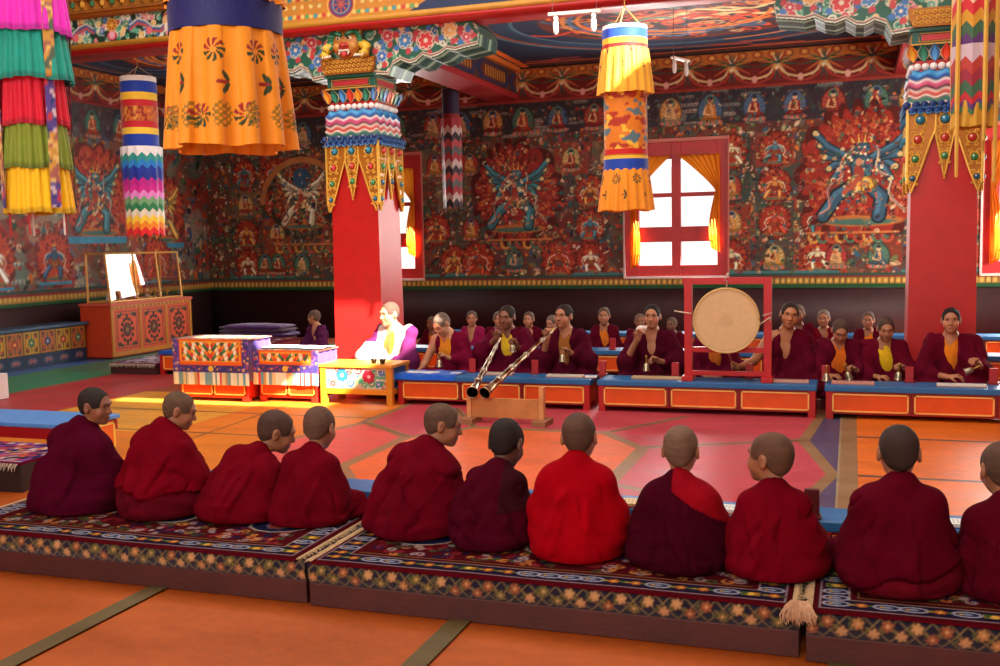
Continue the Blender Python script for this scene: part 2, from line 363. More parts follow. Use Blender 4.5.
def paint_back():
    R = random.Random(5); U0, U1 = -10.4, 3.2; V0, V1 = 0.78, 4.3
    C = Can(U1 - U0, V1 - V0, .0125, rgb(92, 54, 42), U0, V0)
    for k in range(420):
        C.ell(R.uniform(U0, U1), R.uniform(1, 3.6), R.uniform(.12, .3), R.uniform(.08, .22), sp(R.choice([rgb(120, 34, 26), rgb(60, 70, 60), rgb(104, 84, 64), rgb(84, 40, 32), rgb(48, 60, 70), rgb(130, 44, 30)]), .03, R), R.uniform(0, 3), .6)
    clutter(C, U0, U1, .95, 3.6, 5200, R)
    # dark blue sky band with clouds and seated teachers
    C.rect(U0, U1, 3.12, 3.62, rgb(34, 38, 52), .75)
    for k in range(90): cloud(C, R.uniform(U0, U1), R.uniform(3.08, 3.6), R.uniform(.07, .13), R)
    x = U0 + .3; k = 0
    while x < U1:
        s = .27 if k % 5 else .3; sitter(C, x, 3.33, s, R.choice([rgb(176, 60, 28), rgb(196, 110, 36), rgb(150, 34, 26), rgb(190, 150, 100)]), R.choice([rgb(150, 50, 40), rgb(60, 100, 84), rgb(176, 120, 60), rgb(60, 84, 120)]), R); x += R.uniform(.45, .62); k += 1
    # scene panels
    cols = [(-10.1, 1), (-9.35, 0), (-8.0, 2), (-7.0, 0), (-5.9, 0), (-4.9, 3), (-3.7, 0), (-1.35, 0), (-.75, 0), (.15, 4), (1.2, 0), (2.5, 0)]
    for uc, kind in cols:
        if kind == 0:
            for vz in (1.22, 1.72, 2.22, 2.72):
                for q in ((-.28, .3) if R.random() < .75 else (0,)):
                    bg = R.choice([rgb(130, 30, 22), rgb(56, 66, 60), rgb(104, 88, 66), rgb(40, 62, 60), rgb(150, 44, 26)])
                    C.rect(uc + q - .26, uc + q + .26, vz - .22, vz + .25, bg, .75)
                    clutter(C, uc + q - .25, uc + q + .25, vz - .2, vz + .25, 30, R, .7)
                    if R.random() < .55: deity(C, uc + q, vz, .2, sp(R.choice([rgb(60, 110, 130), rgb(190, 60, 40), rgb(206, 190, 160), rgb(200, 140, 50), rgb(50, 70, 110)]), .05, R), R.choice([rgb(190, 140, 40), rgb(150, 40, 30), rgb(60, 100, 70)]), R)
                    else: sitter(C, uc + q, vz, .24, R.choice([rgb(176, 60, 28), rgb(196, 130, 40), rgb(150, 34, 26)]), R.choice([rgb(150, 50, 40), rgb(60, 100, 84), rgb(176, 140, 80)]), R)
            C.rect(uc - .56, uc + .58, .99, 1.02, rgb(50, 110, 120))
    deity(C, -4.85, 2.25, .62, rgb(44, 104, 122), rgb(200, 170, 110), R, rgb(140, 30, 26), True)
    deity(C, .12, 2.35, .74, rgb(42, 78, 104), rgb(206, 160, 50), R, rgb(150, 32, 20), True)
    deity(C, -8.55, 2.3, .52, rgb(190, 176, 150), rgb(190, 130, 60), R, rgb(86, 76, 60), True)
    C.ell(-8.55, 2.62, .16, .17, rgb(36, 74, 110))
    for q in (-1, 1): C.arc(-8.55, 2.2, .75, .72, PI / 2 - q * 1.5, PI / 2, .05, rgb(170, 100, 50))
    deity(C, 2.3, 2.3, .6, rgb(60, 90, 110), rgb(190, 140, 60), R, rgb(140, 34, 24), True)
    for u0 in (-5.4, -.5, -9.0):
        for k in range(9): C.arc(u0 + k * .12, 1.5, .07, .09, PI, 2 * PI, .016, [rgb(200, 140, 50), rgb(60, 110, 90), rgb(180, 60, 40)][k % 3])
        C.line(u0 - .1, 1.54, u0 + 1.1, 1.54, .014, rgb(196, 110, 50))
    for uc in (-5.5, -4.9, -4.2, -.2, .35, .95, -9.3, -8.6, -7.9):
        (sitter if R.random() < .5 else deity)(C, uc, 1.22, .24, R.choice([rgb(176, 60, 28), rgb(60, 90, 110), rgb(200, 150, 90)]), R.choice([rgb(150, 40, 40), rgb(60, 100, 84)]), R)
    clutter(C, U0, U1, 1.0, 3.55, 2600, R, .6)
    frieze_top(C, U0, U1, 3.6, 4.12); C.rect(U0, U1, 4.1, 4.3, rgb(40, 30, 30)); border_low(C, U0, U1, .78)
    return C
def paint_left():
    R = random.Random(15); U0, U1 = 3.0, 15.0; V0, V1 = 0.78, 4.3
    C = Can(U1 - U0, V1 - V0, .02, rgb(110, 70, 58), U0, V0)
    for k in range(420):
        C.ell(R.uniform(U0, U1), R.uniform(1, 3.6), R.uniform(.12, .4), R.uniform(.1, .3), sp(R.choice([rgb(150, 44, 34), rgb(90, 110, 96), rgb(150, 140, 120), rgb(120, 60, 50), rgb(80, 100, 120), rgb(160, 70, 50)]), .03, R), R.uniform(0, 3), .7)
    clutter(C, U0, U1, .95, 3.6, 2600, R, 1.4)
    C.rect(U0, U1, 3.12, 3.62, rgb(44, 50, 62), .6)
    for k in range(60): cloud(C, R.uniform(U0, U1), R.uniform(1, 3.6), R.uniform(.08, .15), R, rgb(200, 206, 190) if R.random() < .6 else None)
    x = U0 + .3
    while x < U1: sitter(C, x, 3.33, .28, rgb(176, 60, 28), R.choice([rgb(150, 50, 40), rgb(60, 100, 84), rgb(176, 120, 60)]), R); x += .6
    for uc, vz, s, b in [(10.3, 1.4, .34, rgb(220, 210, 190)), (11.4, 1.4, .3, rgb(60, 90, 120)), (12.3, 2.3, .6, rgb(60, 110, 120)), (9.3, 1.6, .4, rgb(190, 60, 40)), (9.9, 2.5, .55, rgb(60, 90, 120)), (13.8, 2.1, .5, rgb(190, 150, 70)), (8.2, 2.1, .6, rgb(200, 180, 150)), (13.6, 1.3, .3, rgb(190, 60, 40)), (6.8, 2.1, .6, rgb(60, 110, 120))]:
        C.rect(uc - s * .9, uc + s * .9, vz - s, vz + s, rgb(150, 40, 28), .7); deity(C, uc, vz, s, b, rgb(200, 150, 60), R, rgb(176, 60, 40), s > .45); C.rect(uc - s, uc + s, vz - s * 1.15, vz - s, rgb(50, 130, 160))
    frieze_top(C, U0, U1, 3.6, 4.12); C.rect(U0, U1, 4.1, 4.3, rgb(40, 30, 30)); border_low(C, U0, U1, .78)
    return C
# ------------------------------------------------------------------ camera, view, light
def camera():
    yaw, pit, rol, f = 0.3315153, 0.0880163, 0.0207164, 1023.75
    cy, sy, cp, sp_ = math.cos(yaw), math.sin(yaw), math.cos(pit), math.sin(pit); cr, sr = math.cos(rol), math.sin(rol)
    fw = np.array([-sy * cp, cy * cp, -sp_]); r = np.array([cy, sy, 0]); d = np.cross(fw, r)
    r2 = r * cr + d * sr; d2 = d * cr - r * sr
    cam = bpy.data.cameras.new('camera'); o = bpy.data.objects.new('camera', cam); COLL.objects.link(o)
    Mx = Matrix(((r2[0], -d2[0], -fw[0], 0), (r2[1], -d2[1], -fw[1], 0), (r2[2], -d2[2], -fw[2], 1.5), (0, 0, 0, 1)))
    o.matrix_world = Mx; cam.sensor_width = 36; cam.lens = f * 36 / 1000; cam.clip_start = 0.05; cam.clip_end = 200
    SC.camera = o
camera()
vs = SC.view_settings; SC.display_settings.display_device = 'sRGB'
vs.view_transform = 'Standard'; vs.look = 'None'; vs.gamma = 1; vs.use_curve_mapping = False; vs.exposure = EXPOSURE
SC.cycles.use_denoising = True; SC.cycles.max_bounces = 8; SC.cycles.diffuse_bounces = 4; SC.cycles.transparent_max_bounces = 12
SC.cycles.sample_clamp_indirect = 6; SC.cycles.caustics_reflective = False; SC.cycles.caustics_refractive = False

w = bpy.data.worlds.new('overcast_sky'); SC.world = w; w.use_nodes = True
w.node_tree.nodes['Background'].inputs[0].default_value = (1.0, 0.97, 0.93, 1); w.node_tree.nodes['Background'].inputs[1].default_value = SKY
def sun():
    l = bpy.data.lights.new('sun', 'SUN'); l.energy = SUN; l.angle = math.radians(0.6); l.color = (1, .93, .8)
    o = bpy.data.objects.new('sun', l); COLL.objects.link(o)
    o.rotation_euler = Vector(SUN_DIR).to_track_quat('-Z', 'Y').to_euler(); return o
sun()
def area(name, loc, tgt, sx, sy, e, col=(1, 1, 1)):
    l = bpy.data.lights.new(name, 'AREA'); l.shape = 'RECTANGLE'; l.size = sx; l.size_y = sy; l.energy = e; l.color = col
    o = bpy.data.objects.new(name, l); COLL.objects.link(o); o.location = loc
    o.rotation_euler = (Vector(tgt) - Vector(loc)).to_track_quat('-Z', 'Y').to_euler(); return o

# ------------------------------------------------------------------ floor
def build_floor():
    m, nt, b = _nodes('painted_concrete')
    a = nt.nodes.new('ShaderNodeAttribute'); a.attribute_name = 'Col'
    tc = nt.nodes.new('ShaderNodeTexCoord')
    n1 = nt.nodes.new('ShaderNodeTexNoise'); n1.inputs['Scale'].default_value = 1.3; n1.inputs['Detail'].default_value = 6; n1.inputs['Roughness'].default_value = .65
    mp = nt.nodes.new('ShaderNodeMapping'); mp.inputs['Scale'].default_value = (1, 3, 1)
    n2 = nt.nodes.new('ShaderNodeTexNoise'); n2.inputs['Scale'].default_value = 18; n2.inputs['Detail'].default_value = 4
    nt.links.new(tc.outputs['Object'], mp.inputs[0]); nt.links.new(mp.outputs[0], n1.inputs['Vector']); nt.links.new(tc.outputs['Object'], n2.inputs['Vector'])
    def mr(src, lo, hi):
        r = nt.nodes.new('ShaderNodeMapRange'); r.inputs['From Min'].default_value = .3; r.inputs['From Max'].default_value = .7
        r.inputs['To Min'].default_value = lo; r.inputs['To Max'].default_value = hi; nt.links.new(src, r.inputs['Value']); return r.outputs['Result']
    v1 = nt.nodes.new('ShaderNodeVectorMath'); v1.operation = 'SCALE'; nt.links.new(a.outputs['Color'], v1.inputs[0]); nt.links.new(mr(n1.outputs['Fac'], .8, 1.18), v1.inputs['Scale'])
    v2 = nt.nodes.new('ShaderNodeVectorMath'); v2.operation = 'SCALE'; nt.links.new(v1.outputs[0], v2.inputs[0]); nt.links.new(mr(n2.outputs['Fac'], .92, 1.08), v2.inputs['Scale'])
    nt.links.new(v2.outputs[0], b.inputs['Base Color']); nt.links.new(mr(n1.outputs['Fac'], .4, .55), b.inputs['Roughness'])
    bp = nt.nodes.new('ShaderNodeBump'); bp.inputs['Strength'].default_value = .12; bp.inputs['Distance'].default_value = .02
    nt.links.new(n2.outputs['Fac'], bp.inputs['Height']); nt.links.new(bp.outputs[0], b.inputs['Normal'])
    OR = rgb(166, 74, 2); OR2 = rgb(216, 96, 44); PK = rgb(184, 62, 74); TAN = rgb(140, 104, 66); GREY = rgb(78, 66, 96); YE = rgb(216, 152, 48)
    LN = rgb(112, 84, 44); DL = rgb(84, 66, 54); GR = rgb(36, 130, 92); RD = rgb(172, 54, 56); BL = rgb(60, 96, 150)
    B = MB(); z = [0.0]
    def P(pts, col):
        z[0] += .00025; B.add([(x, y, z[0]) for x, y in pts], [tuple(range(len(pts)))], col)
    def R4(xa, xb, ya, yb, col): P([(xa, ya), (xb, ya), (xb, yb), (xa, yb)], col)
    def L(p, q, wd, col):
        d = Vector((q[0] - p[0], q[1] - p[1])).normalized(); nx, ny = -d.y * wd / 2, d.x * wd / 2
        P([(p[0] - nx, p[1] - ny), (q[0] - nx, q[1] - ny), (q[0] + nx, q[1] + ny), (p[0] + nx, p[1] + ny)], col)
    B.add([(-10.4, -3, 0), (3.4, -3, 0), (3.4, 15, 0), (-10.4, 15, 0)], [(0, 1, 2, 3)], OR)
    R4(-10.4, 3.4, 8.9, 15, rgb(150, 70, 40))
    # nave: yellow and orange slabs
    R4(-7.1, -5.35, 5.5, 9.0, YE); R4(-5.35, -3.9, 5.0, 9.0, rgb(216, 116, 26)); R4(-7.1, -3.9, 5.0, 6.95, rgb(210, 116, 20))
    for y in (7.03, 7.97): R4(-7.1, -3.9, y - .02, y + .02, LN)
    L((-4.9, 6.2), (-5.1, 8.9), .022, LN)
    # coloured bands round the room
    R4(-8.5, -7.1, 4.0, 9.0, RD); R4(-8.5, -7.1, 9, 10.6, RD); R4(-9.65, -8.5, 3, 12.5, GR); R4(-10.4, -9.65, 3, 12.5, BL)
    R4(-9.6, -7.1, 10.3, 14, rgb(60, 110, 84)); L((-8.5, 6), (-8.5, 10.4), .02, rgb(150, 140, 100)); L((-9.1, 6), (-9.1, 11.4), .02, rgb(60, 110, 90)); L((-7.8, 5), (-7.8, 9.9), .02, rgb(140, 70, 60))
    # lotus mandala
    c = (-2.2, 6.66)
    R4(-3.95, -.05, 3.9, 9.0, GREY)
    P([(-3.92, 7.75), (-3.98, 9.0), (-.18, 9.0), (-.28, 7.76), (-.06, 6.66), (-.28, 5.56), (-.18, 4.4), (-3.98, 4.4), (-3.92, 5.56), (-4.3, 6.66)], TAN)
    P([(-3.86, 7.8), (-3.9, 9.0), (-.25, 9.0), (-.36, 7.8), (-1.42, 7.26), (-1.8, 7.78), (-2.9, 7.78), (-3.28, 7.24)], PK)
    P([(-.36, 7.7), (-.14, 6.66), (-.36, 5.6), (-1.36, 6.1), (-1.36, 7.2)], PK)
    P([(-3.86, 7.7), (-4.2, 6.66), (-3.86, 5.6), (-3.32, 6.1), (-3.32, 7.2)], rgb(206, 76, 70))
    P([(-3.86, 5.5), (-3.9, 4.4), (-.25, 4.4), (-.36, 5.5), (-1.42, 6.06), (-1.8, 5.54), (-2.9, 5.54), (-3.28, 6.06)], PK)
    oc = [(-1.38, 6.1), (-1.38, 7.22), (-1.78, 7.76), (-2.92, 7.76), (-3.3, 7.22), (-3.3, 6.1), (-2.92, 5.56), (-1.78, 5.56)]
    P(oc, TAN); P([(c[0] - .14 + (x + 2.34) * .92, 6.66 + (y - 6.66) * .92) for x, y in oc], OR2)
    for p, q in (((-1.42, 7.24), (-.3, 7.76)), ((-1.78, 7.76), (-1.3, 8.6)), ((-2.92, 7.76), (-3.4, 8.6)), ((-3.28, 7.24), (-3.92, 7.76))):
        L(p, q, .07, TAN); L(p, q, .02, DL)
    R4(-.06, .05, 3.8, 9.0, TAN); R4(-.075, -.06, 3.8, 9, rgb(150, 130, 100))
    R4(.05, 3.4, 3.8, 9.0, rgb(222, 106, 16))
    for y in (7.95, 6.65): R4(.05, 3.4, y - .025, y + .025, DL)
    # aisle in front of the carpets
    for x in (-2.9, -1.46, -.02, -4.34, 1.42): R4(x - .045, x + .045, -3, 3.9, rgb(92, 76, 40))
    for y in (1.3, -.2): R4(-10.4, 3.4, y - .04, y + .04, rgb(92, 76, 40))
    B.box(-10.4, 3.4, -3, 15, -.2, -.002, rgb(90, 60, 40))
    structure(B.build('floor', m))
build_floor()

# ------------------------------------------------------------------ walls
DADO = rgb(52, 24, 26)
WINS = [(-7.72, -6.42), (-3.17, -1.68), (1.64, 3.13)]; WZ0, WZ1 = .96, 2.9
def build_walls():
    C = paint_back(); g_ = C.a.mean(-1, keepdims=True); C.a = np.clip((C.a * .84 + g_ * .16) * np.array([1.16, 1.2, 1.14], np.float32) + .012, 0, 1); U, V = np.meshgrid(C.u, C.v)
    P = np.stack([U, np.full_like(U, 14.995), V], -1)
    k = np.ones((C.ny - 1, C.nx - 1), bool); uc = (C.u[1:] + C.u[:-1]) / 2; vc = (C.v[1:] + C.v[:-1]) / 2
    for a, b in WINS: k &= ~(((uc > a) & (uc < b))[None] & ((vc > WZ0) & (vc < WZ1))[:, None])
    E = MB(); body = rgb(96, 60, 50)
    E.box(-10.4, 3.4, 15, 15.3, 0, .78, DADO); E.box(-10.4, 3.4, 15, 15.3, .78, WZ0, body); E.box(-10.4, 3.4, 15, 15.3, WZ1, 4.3, body)
    xs = [-10.4] + [q for w_ in WINS for q in w_] + [3.4]
    for a, b in zip(xs[::2], xs[1::2]): E.box(a, b, 15, 15.3, WZ0, WZ1, body)
    E.box(-10.4, 3.4, 14.97, 15, .775, .79, rgb(30, 60, 34)); E.box(-10.4, 3.4, 14.985, 15, 0, .775, DADO)
    structure(grid_obj('wall_back', P, C.a, M_MURAL, keep=k, extra=E))
    C = paint_left(); U, V = np.meshgrid(C.u, C.v); E = MB()
    P = np.stack([np.full_like(U, -10.395), U, V], -1)
    E.box(-10.7, -10.4, -3, 15.3, 0, 4.5, body); E.box(-10.4, -10.38, -3, 15, 0, .775, DADO)
    E.box(-10.4, -10.37, -3, 15, .775, .79, rgb(30, 60, 34))
    structure(grid_obj('wall_left', P, C.a, M_MURAL, extra=E))
    # right side wall with tall windows, out of the frame
    B = MB()
    B.box(3.4, 3.7, 5, 15.3, 0, 1, DADO); B.box(3.4, 3.7, -3, 15.3, 2.9, 4.5, body)
    for a, b in ((13.6, 15.3), (5, 12.1)): B.box(3.4, 3.7, a, b, 1, 2.9, body)
    structure(B.build('wall_right', M_MURAL))
build_walls()

def pleat(n, amp, seed):
    r = np.random.RandomState(seed); ph = r.rand(3) * 6
    return lambda t: amp * (np.sin(n * t * 2 * PI + ph[0]) + .4 * np.sin(n * 2.3 * t * 2 * PI + ph[1]))
def curtain_mat():
    m = bpy.data.materials.new('sheer_yellow_cloth'); m.use_nodes = True; nt = m.node_tree; b = nt.nodes['Principled BSDF']
    b.inputs['Base Color'].default_value = s2l(rgb(232, 150, 44)); b.inputs['Roughness'].default_value = .85
    t = nt.nodes.new('ShaderNodeBsdfTranslucent'); t.inputs[0].default_value = s2l(rgb(252, 196, 104)); mx = nt.nodes.new('ShaderNodeMixShader'); mx.inputs[0].default_value = .72
    o = nt.nodes['Material Output']; nt.links.new(b.outputs[0], mx.inputs[1]); nt.links.new(t.outputs[0], mx.inputs[2]); nt.links.new(mx.outputs[0], o.inputs[0]); return m
M_SHEER = curtain_mat()
def build_window(n, a, b):
    FR = rgb(190, 40, 40); EDGE = rgb(228, 206, 200); B = MB(); mid = (a + b) / 2; y0, y1 = 15.0, 15.09
    cols = [(a, a + .2), (mid - .06, mid + .07), (b - .15, b)]
    for q in cols: B.box(q[0], q[1], y0, y1, WZ0, WZ1, FR)
    for z0, z1 in ((WZ0, 1.12), (1.46, 1.68), (2.11, 2.17), (2.66, WZ1)):
        for (xa, xb) in ((cols[0][1], cols[1][0]), (cols[1][1], cols[2][0])): B.box(xa, xb, y0 + .005, y1 - .005, z0, z1, FR)
    B.box(a - .02, b + .02, 14.96, 15.0, WZ0 - .035, WZ0, EDGE); B.box(a - .03, a, 14.97, 15.0, WZ0 - .03, WZ1, EDGE); B.box(a - .03, b + .02, 14.96, 15.0, WZ1, WZ1 + .05, rgb(206, 120, 100))
    B.box(b, b + .02, 14.97, 15.0, WZ0 - .03, WZ1, rgb(200, 110, 100))
    fr = structure(B.build('window_%d' % n, M_PAINT, bevel=.004))
    G = MB()
    for (xa, xb) in ((cols[0][1], cols[1][0]), (cols[1][1], cols[2][0])):
        for z0, z1 in ((1.12, 1.46), (1.68, 2.11), (2.17, 2.66)): G.box(xa, xb, 15.04, 15.046, z0, z1, (1, 1, 1))
    p = G.build('pane', M_GLASS, fr)
    for sd in (-1, 1):
        # a curtain gathered to the side: top edge, inner edge sweeping to the tie, hanging tail
        nu, nv = 40, 46; P = np.zeros((nv, nu, 3)); Cc = np.zeros((nv, nu, 3)); Cc[:] = rgb(224, 150, 50)
        tw = (b - a) / 2 - .14; pl = pleat(7, .014, n * 3 + sd)
        outer = (b - .1) if sd > 0 else (a + .08)
        for j in range(nv):
            s = j / (nv - 1); z = 2.7 - s * (1.62 if sd < 0 else 1.4)
            if s < .36: t = s / .36; wd = tw * (1 - t) ** 1.25 * .9 + .06
            else: t = (s - .36) / .64; wd = .06 + .1 * math.sin(t * 2.4)
            for i in range(nu):
                u = i / (nu - 1); x = outer - sd * wd * u; sag = (.42 * u * (1 - u) * (1 - s / .36) + .05 * u) * (1 if s < .36 else 0) * s * 1.6
                P[j, i] = (x, 14.93 + pl(u * (.5 if s > .36 else 1)) * (1.3 if s > .36 else .8), z - sag + (.06 * u if s > .9 else 0))
        if sd > 0: P = P[:, ::-1]
        side = {(1, -1): 'left', (1, 1): 'right'}.get((1, sd))
        where = {1: 'window behind the left red pillar', 2: 'middle window behind the drum', 3: 'window behind the right pillar'}[n]
        o = grid_obj('curtain', P, Cc, M_SHEER, smooth=True); tag(o, 'yellow curtain tied back at the %s of the %s' % (side, where), 'curtain', 'tied back window curtains')
        sm = o.modifiers.new('thick', 'SOLIDIFY'); sm.thickness = .004
for i, (a, b) in enumerate(WINS): build_window(i + 1, a, b)

# ------------------------------------------------------------------ ceiling and beams
def paint_ceiling():
    R = random.Random(3); C = Can(13.8, 5.3, .022, rgb(28, 40, 56), -10.4, 9.9)
    for (cx, cy) in ((-1.9, 12.4), (-7.9, 12.4), (3.0, 12.4)):
        for k, (ru, rv, c) in enumerate([(2.5, 2.1, rgb(60, 84, 96)), (2.42, 2.02, rgb(120, 56, 34)), (2.36, 1.96, rgb(34, 52, 70)), (2.1, 1.7, rgb(70, 100, 110)), (2.06, 1.66, rgb(30, 40, 58))]): C.ell(cx, cy, ru, rv, c)
        C.ell(cx, cy, 1.75, 1.4, rgb(84, 40, 32)); C.ell(cx, cy, 1.6, 1.26, rgb(52, 40, 44))
        for k in range(150):
            a = R.uniform(0, 6.28); q = 1.6 * math.sqrt(R.random()); C.curl(cx + q * math.cos(a), cy + q * .8 * math.sin(a), R.uniform(.08, .2), R.choice([rgb(170, 66, 36), rgb(190, 110, 56), rgb(120, 36, 28), rgb(150, 120, 90), rgb(60, 80, 100)]), R.uniform(.016, .035), a, R.choice([-1, 1]), 1.1)
        for k in range(26):
            a = R.uniform(0, 6.28); q = R.uniform(.1, 1.75)
            u, v = cx + q * math.cos(a), cy + q * math.sin(a) * .85
            col = R.choice([rgb(190, 90, 44), rgb(150, 50, 34), rgb(60, 90, 120), rgb(200, 150, 100), rgb(70, 110, 100), rgb(120, 44, 34)])
            pts = [(u + j * .12, v + .1 * math.sin(j * 1.1 + a)) for j in range(-3, 4)]; C.path(pts, R.uniform(.02, .05), col); C.path([(x, y + .03) for x, y in pts], .012, tuple(min(1, x * 1.4) for x in col))
        for k in range(12): C.arc(cx, cy, 1.0 + .09 * k, .8 + .08 * k, k * .5, k * .5 + 2.2, .025, R.choice([rgb(200, 110, 50), rgb(130, 40, 30), rgb(60, 90, 120)]), 20)
    for k in range(60): cloud(C, R.uniform(-10.4, 3.4), R.choice([R.uniform(10.1, 10.5), R.uniform(14.3, 15)]), R.uniform(.12, .22), R, rgb(176, 70, 50))
    C.rect(-10.4, 3.4, 14.75, 15.2, rgb(60, 40, 40)); C.rect(-10.4, 3.4, 14.7, 14.76, rgb(170, 90, 40))
    for x in (-5.02, .765): C.rect(x - .42, x - .3, 9.9, 15, rgb(196, 96, 36)); C.rect(x + .3, x + .42, 9.9, 15, rgb(196, 96, 36))
    return C
def scroll_fill(C, ua, ub, va, vb, R, dens=26, bright=True):
    """painted scrollwork of leaves, clouds and blossoms"""
    pal = [rgb(60, 150, 110), rgb(90, 170, 140), rgb(196, 60, 60), rgb(60, 110, 180), rgb(230, 190, 110), rgb(226, 120, 130), rgb(220, 220, 200)]
    area_ = (ub - ua) * (vb - va)
    for k in range(int(dens * area_ * 10)):
        u, v = R.uniform(ua, ub), R.uniform(va, vb); c = R.choice(pal[:2] + pal); r = R.uniform(.02, .045)
        C.curl(u, v, r * 1.2, rgb(226, 220, 190), .0075, R.uniform(0, 6), R.choice([-1, 1]), 1.1); C.curl(u, v, r, c, .008, R.uniform(0, 6), R.choice([-1, 1]), 1.1)
def build_ceiling():
    C = paint_ceiling(); C.a = np.clip(C.a * 1.45, 0, 1); U, V = np.meshgrid(C.u, C.v); E = MB(); E.box(-10.4, 3.7, 9.9, 15.3, 4.125, 4.3, rgb(60, 50, 50))
    P = np.stack([U, V, np.full_like(U, 4.12)], -1)
    structure(grid_obj('ceiling', P, C.a, M_MURAL, extra=E))
    R = random.Random(8)
    # the long painted beam over the pillars, with its dentil cornice
    W = 13.8; C = Can(W, .36, .011, rgb(22, 56, 44), -10.4, 3.80); scroll_fill(C, -10.4, 3.4, 3.86, 4.12, R)
    C.rect(-10.4, 3.4, 4.12, 4.16, rgb(176, 110, 40)); C.rect(-10.4, 3.4, 3.8, 3.845, rgb(190, 130, 50))
    for cx in (-7.9, -2.1, 2.9):
        for q in (-1, 1):
            p = [(cx + q * (.25 + .1 * k), 3.98 + .06 * math.sin(k * 1.3)) for k in range(10)]; C.path(p, .035, rgb(60, 90, 150)); C.path([(x, y - .02) for x, y in p], .012, rgb(200, 80, 70)); C.path([(x, y + .03) for x, y in p], .008, rgb(230, 220, 190))
            C.ell(cx + q * .75, 4.02, .07, .06, rgb(214, 170, 120)); C.ell(cx + q * .75, 3.95, .05, .05, rgb(226, 216, 200)); C.ell(cx + q * .5, 3.93, .04, .045, rgb(224, 110, 120))
        C.ell(cx, 4.03, .075, .075, rgb(206, 150, 50)); C.ell(cx, 4.03, .055, .055, rgb(150, 40, 30))
        for k in range(4): C.line(cx - .06 * math.cos(k * .785), 4.03 - .06 * math.sin(k * .785), cx + .06 * math.cos(k * .785), 4.03 + .06 * math.sin(k * .785), .007, rgb(226, 180, 70))
        C.ell(cx, 3.91, .07, .05, rgb(206, 70, 90)); C.ell(cx, 3.92, .04, .045, rgb(236, 170, 190))
    for cx in (-5.02, .765):
        C.poly([(cx - 1.3, 3.84), (cx + .75, 3.84), (cx + 1.15, 3.98), (cx + .75, 4.12), (cx - 1.3, 4.12)], rgb(26, 50, 100)) ; C.poly([(cx + .7, 3.82), (cx + 1.9, 3.82), (cx + 1.6, 3.98), (cx + 1.9, 4.14), (cx + .7, 4.14)], rgb(24, 44, 84))
        C.poly([(cx - 1.2, 3.82), (cx + .7, 3.82), (cx + 1.0, 3.97), (cx + .7, 4.12), (cx - 1.2, 4.12)], rgb(200, 130, 36))
        for k in range(-12, 9):
            for v in (3.9, 4.0, 4.08): C.ell(cx + k * .1 + (.05 if v == 4.0 else 0), v, .024, .022, [rgb(60, 150, 170), rgb(200, 60, 50), rgb(80, 160, 100)][k % 3]); C.curl(cx + k * .1 + .05, v, .02, rgb(240, 200, 110), .006, k)
        for r, c in ((.16, rgb(230, 190, 80)), (.145, rgb(150, 40, 60)), (.12, rgb(40, 70, 140)), (.1, rgb(210, 180, 120)), (.09, rgb(40, 60, 120))): C.ell(cx, 3.99, r, r * .95, c)
        for k in range(4): C.line(cx - .08 * math.cos(k * .785), 3.99 - .08 * math.sin(k * .785), cx + .08 * math.cos(k * .785), 3.99 + .08 * math.sin(k * .785), .008, rgb(200, 80, 60))
    U, V = np.meshgrid(C.u, C.v); P = np.stack([U, np.full_like(U, 9.745), V], -1); E = MB()
    E.box(-10.4, 3.4, 9.75, 10.15, 3.8, 4.16, rgb(60, 50, 44)); E.box(-10.4, 3.4, 9.72, 10.15, 3.735, 3.8, rgb(186, 30, 28)); E.box(-10.4, 3.4, 9.715, 9.75, 3.785, 3.845, rgb(206, 146, 50)); E.box(-10.4, 3.4, 9.68, 9.75, 4.13, 4.18, rgb(190, 110, 36))
    structure(grid_obj('trim_1', P, C.a, M_PAINT, extra=E))
    B = MB(); B.box(-10.4, 3.4, 9.78, 10.15, 4.16, 4.8, rgb(80, 40, 24)); x = -10.4; k = 0
    B.box(-10.4, 3.4, 9.66, 9.8, 4.17, 4.2, rgb(150, 90, 34)); B.box(-10.4, 3.4, 9.62, 9.8, 4.3, 4.33, rgb(150, 90, 34))
    while x < 3.4:
        c = [rgb(206, 60, 40), rgb(214, 120, 40), rgb(190, 44, 36)][k % 3]
        for zz, yy, cc in ((4.2, 9.64, rgb(196, 130, 50)), (4.33, 9.58, c)):
            B.add([(x, 9.78, zz), (x + .11, 9.78, zz), (x + .055, yy, zz), (x + .02, 9.78, zz + .1), (x + .09, 9.78, zz + .1), (x + .055, yy - .03, zz + .115)], [(0, 2, 1), (3, 4, 5), (0, 3, 5, 2), (1, 2, 5, 4)], cc)
            B.ball((x + .055, yy - .01, zz + .055), (.028, .03, .04), rgb(60, 120, 80) if (k + (zz > 4.25)) % 2 else rgb(216, 160, 60), 6, 4)
        x += .135; k += 1
    B.box(-10.4, 3.4, 9.55, 9.8, 4.47, 4.52, rgb(50, 90, 80))
    structure(B.build('trim_2', M_PAINT))
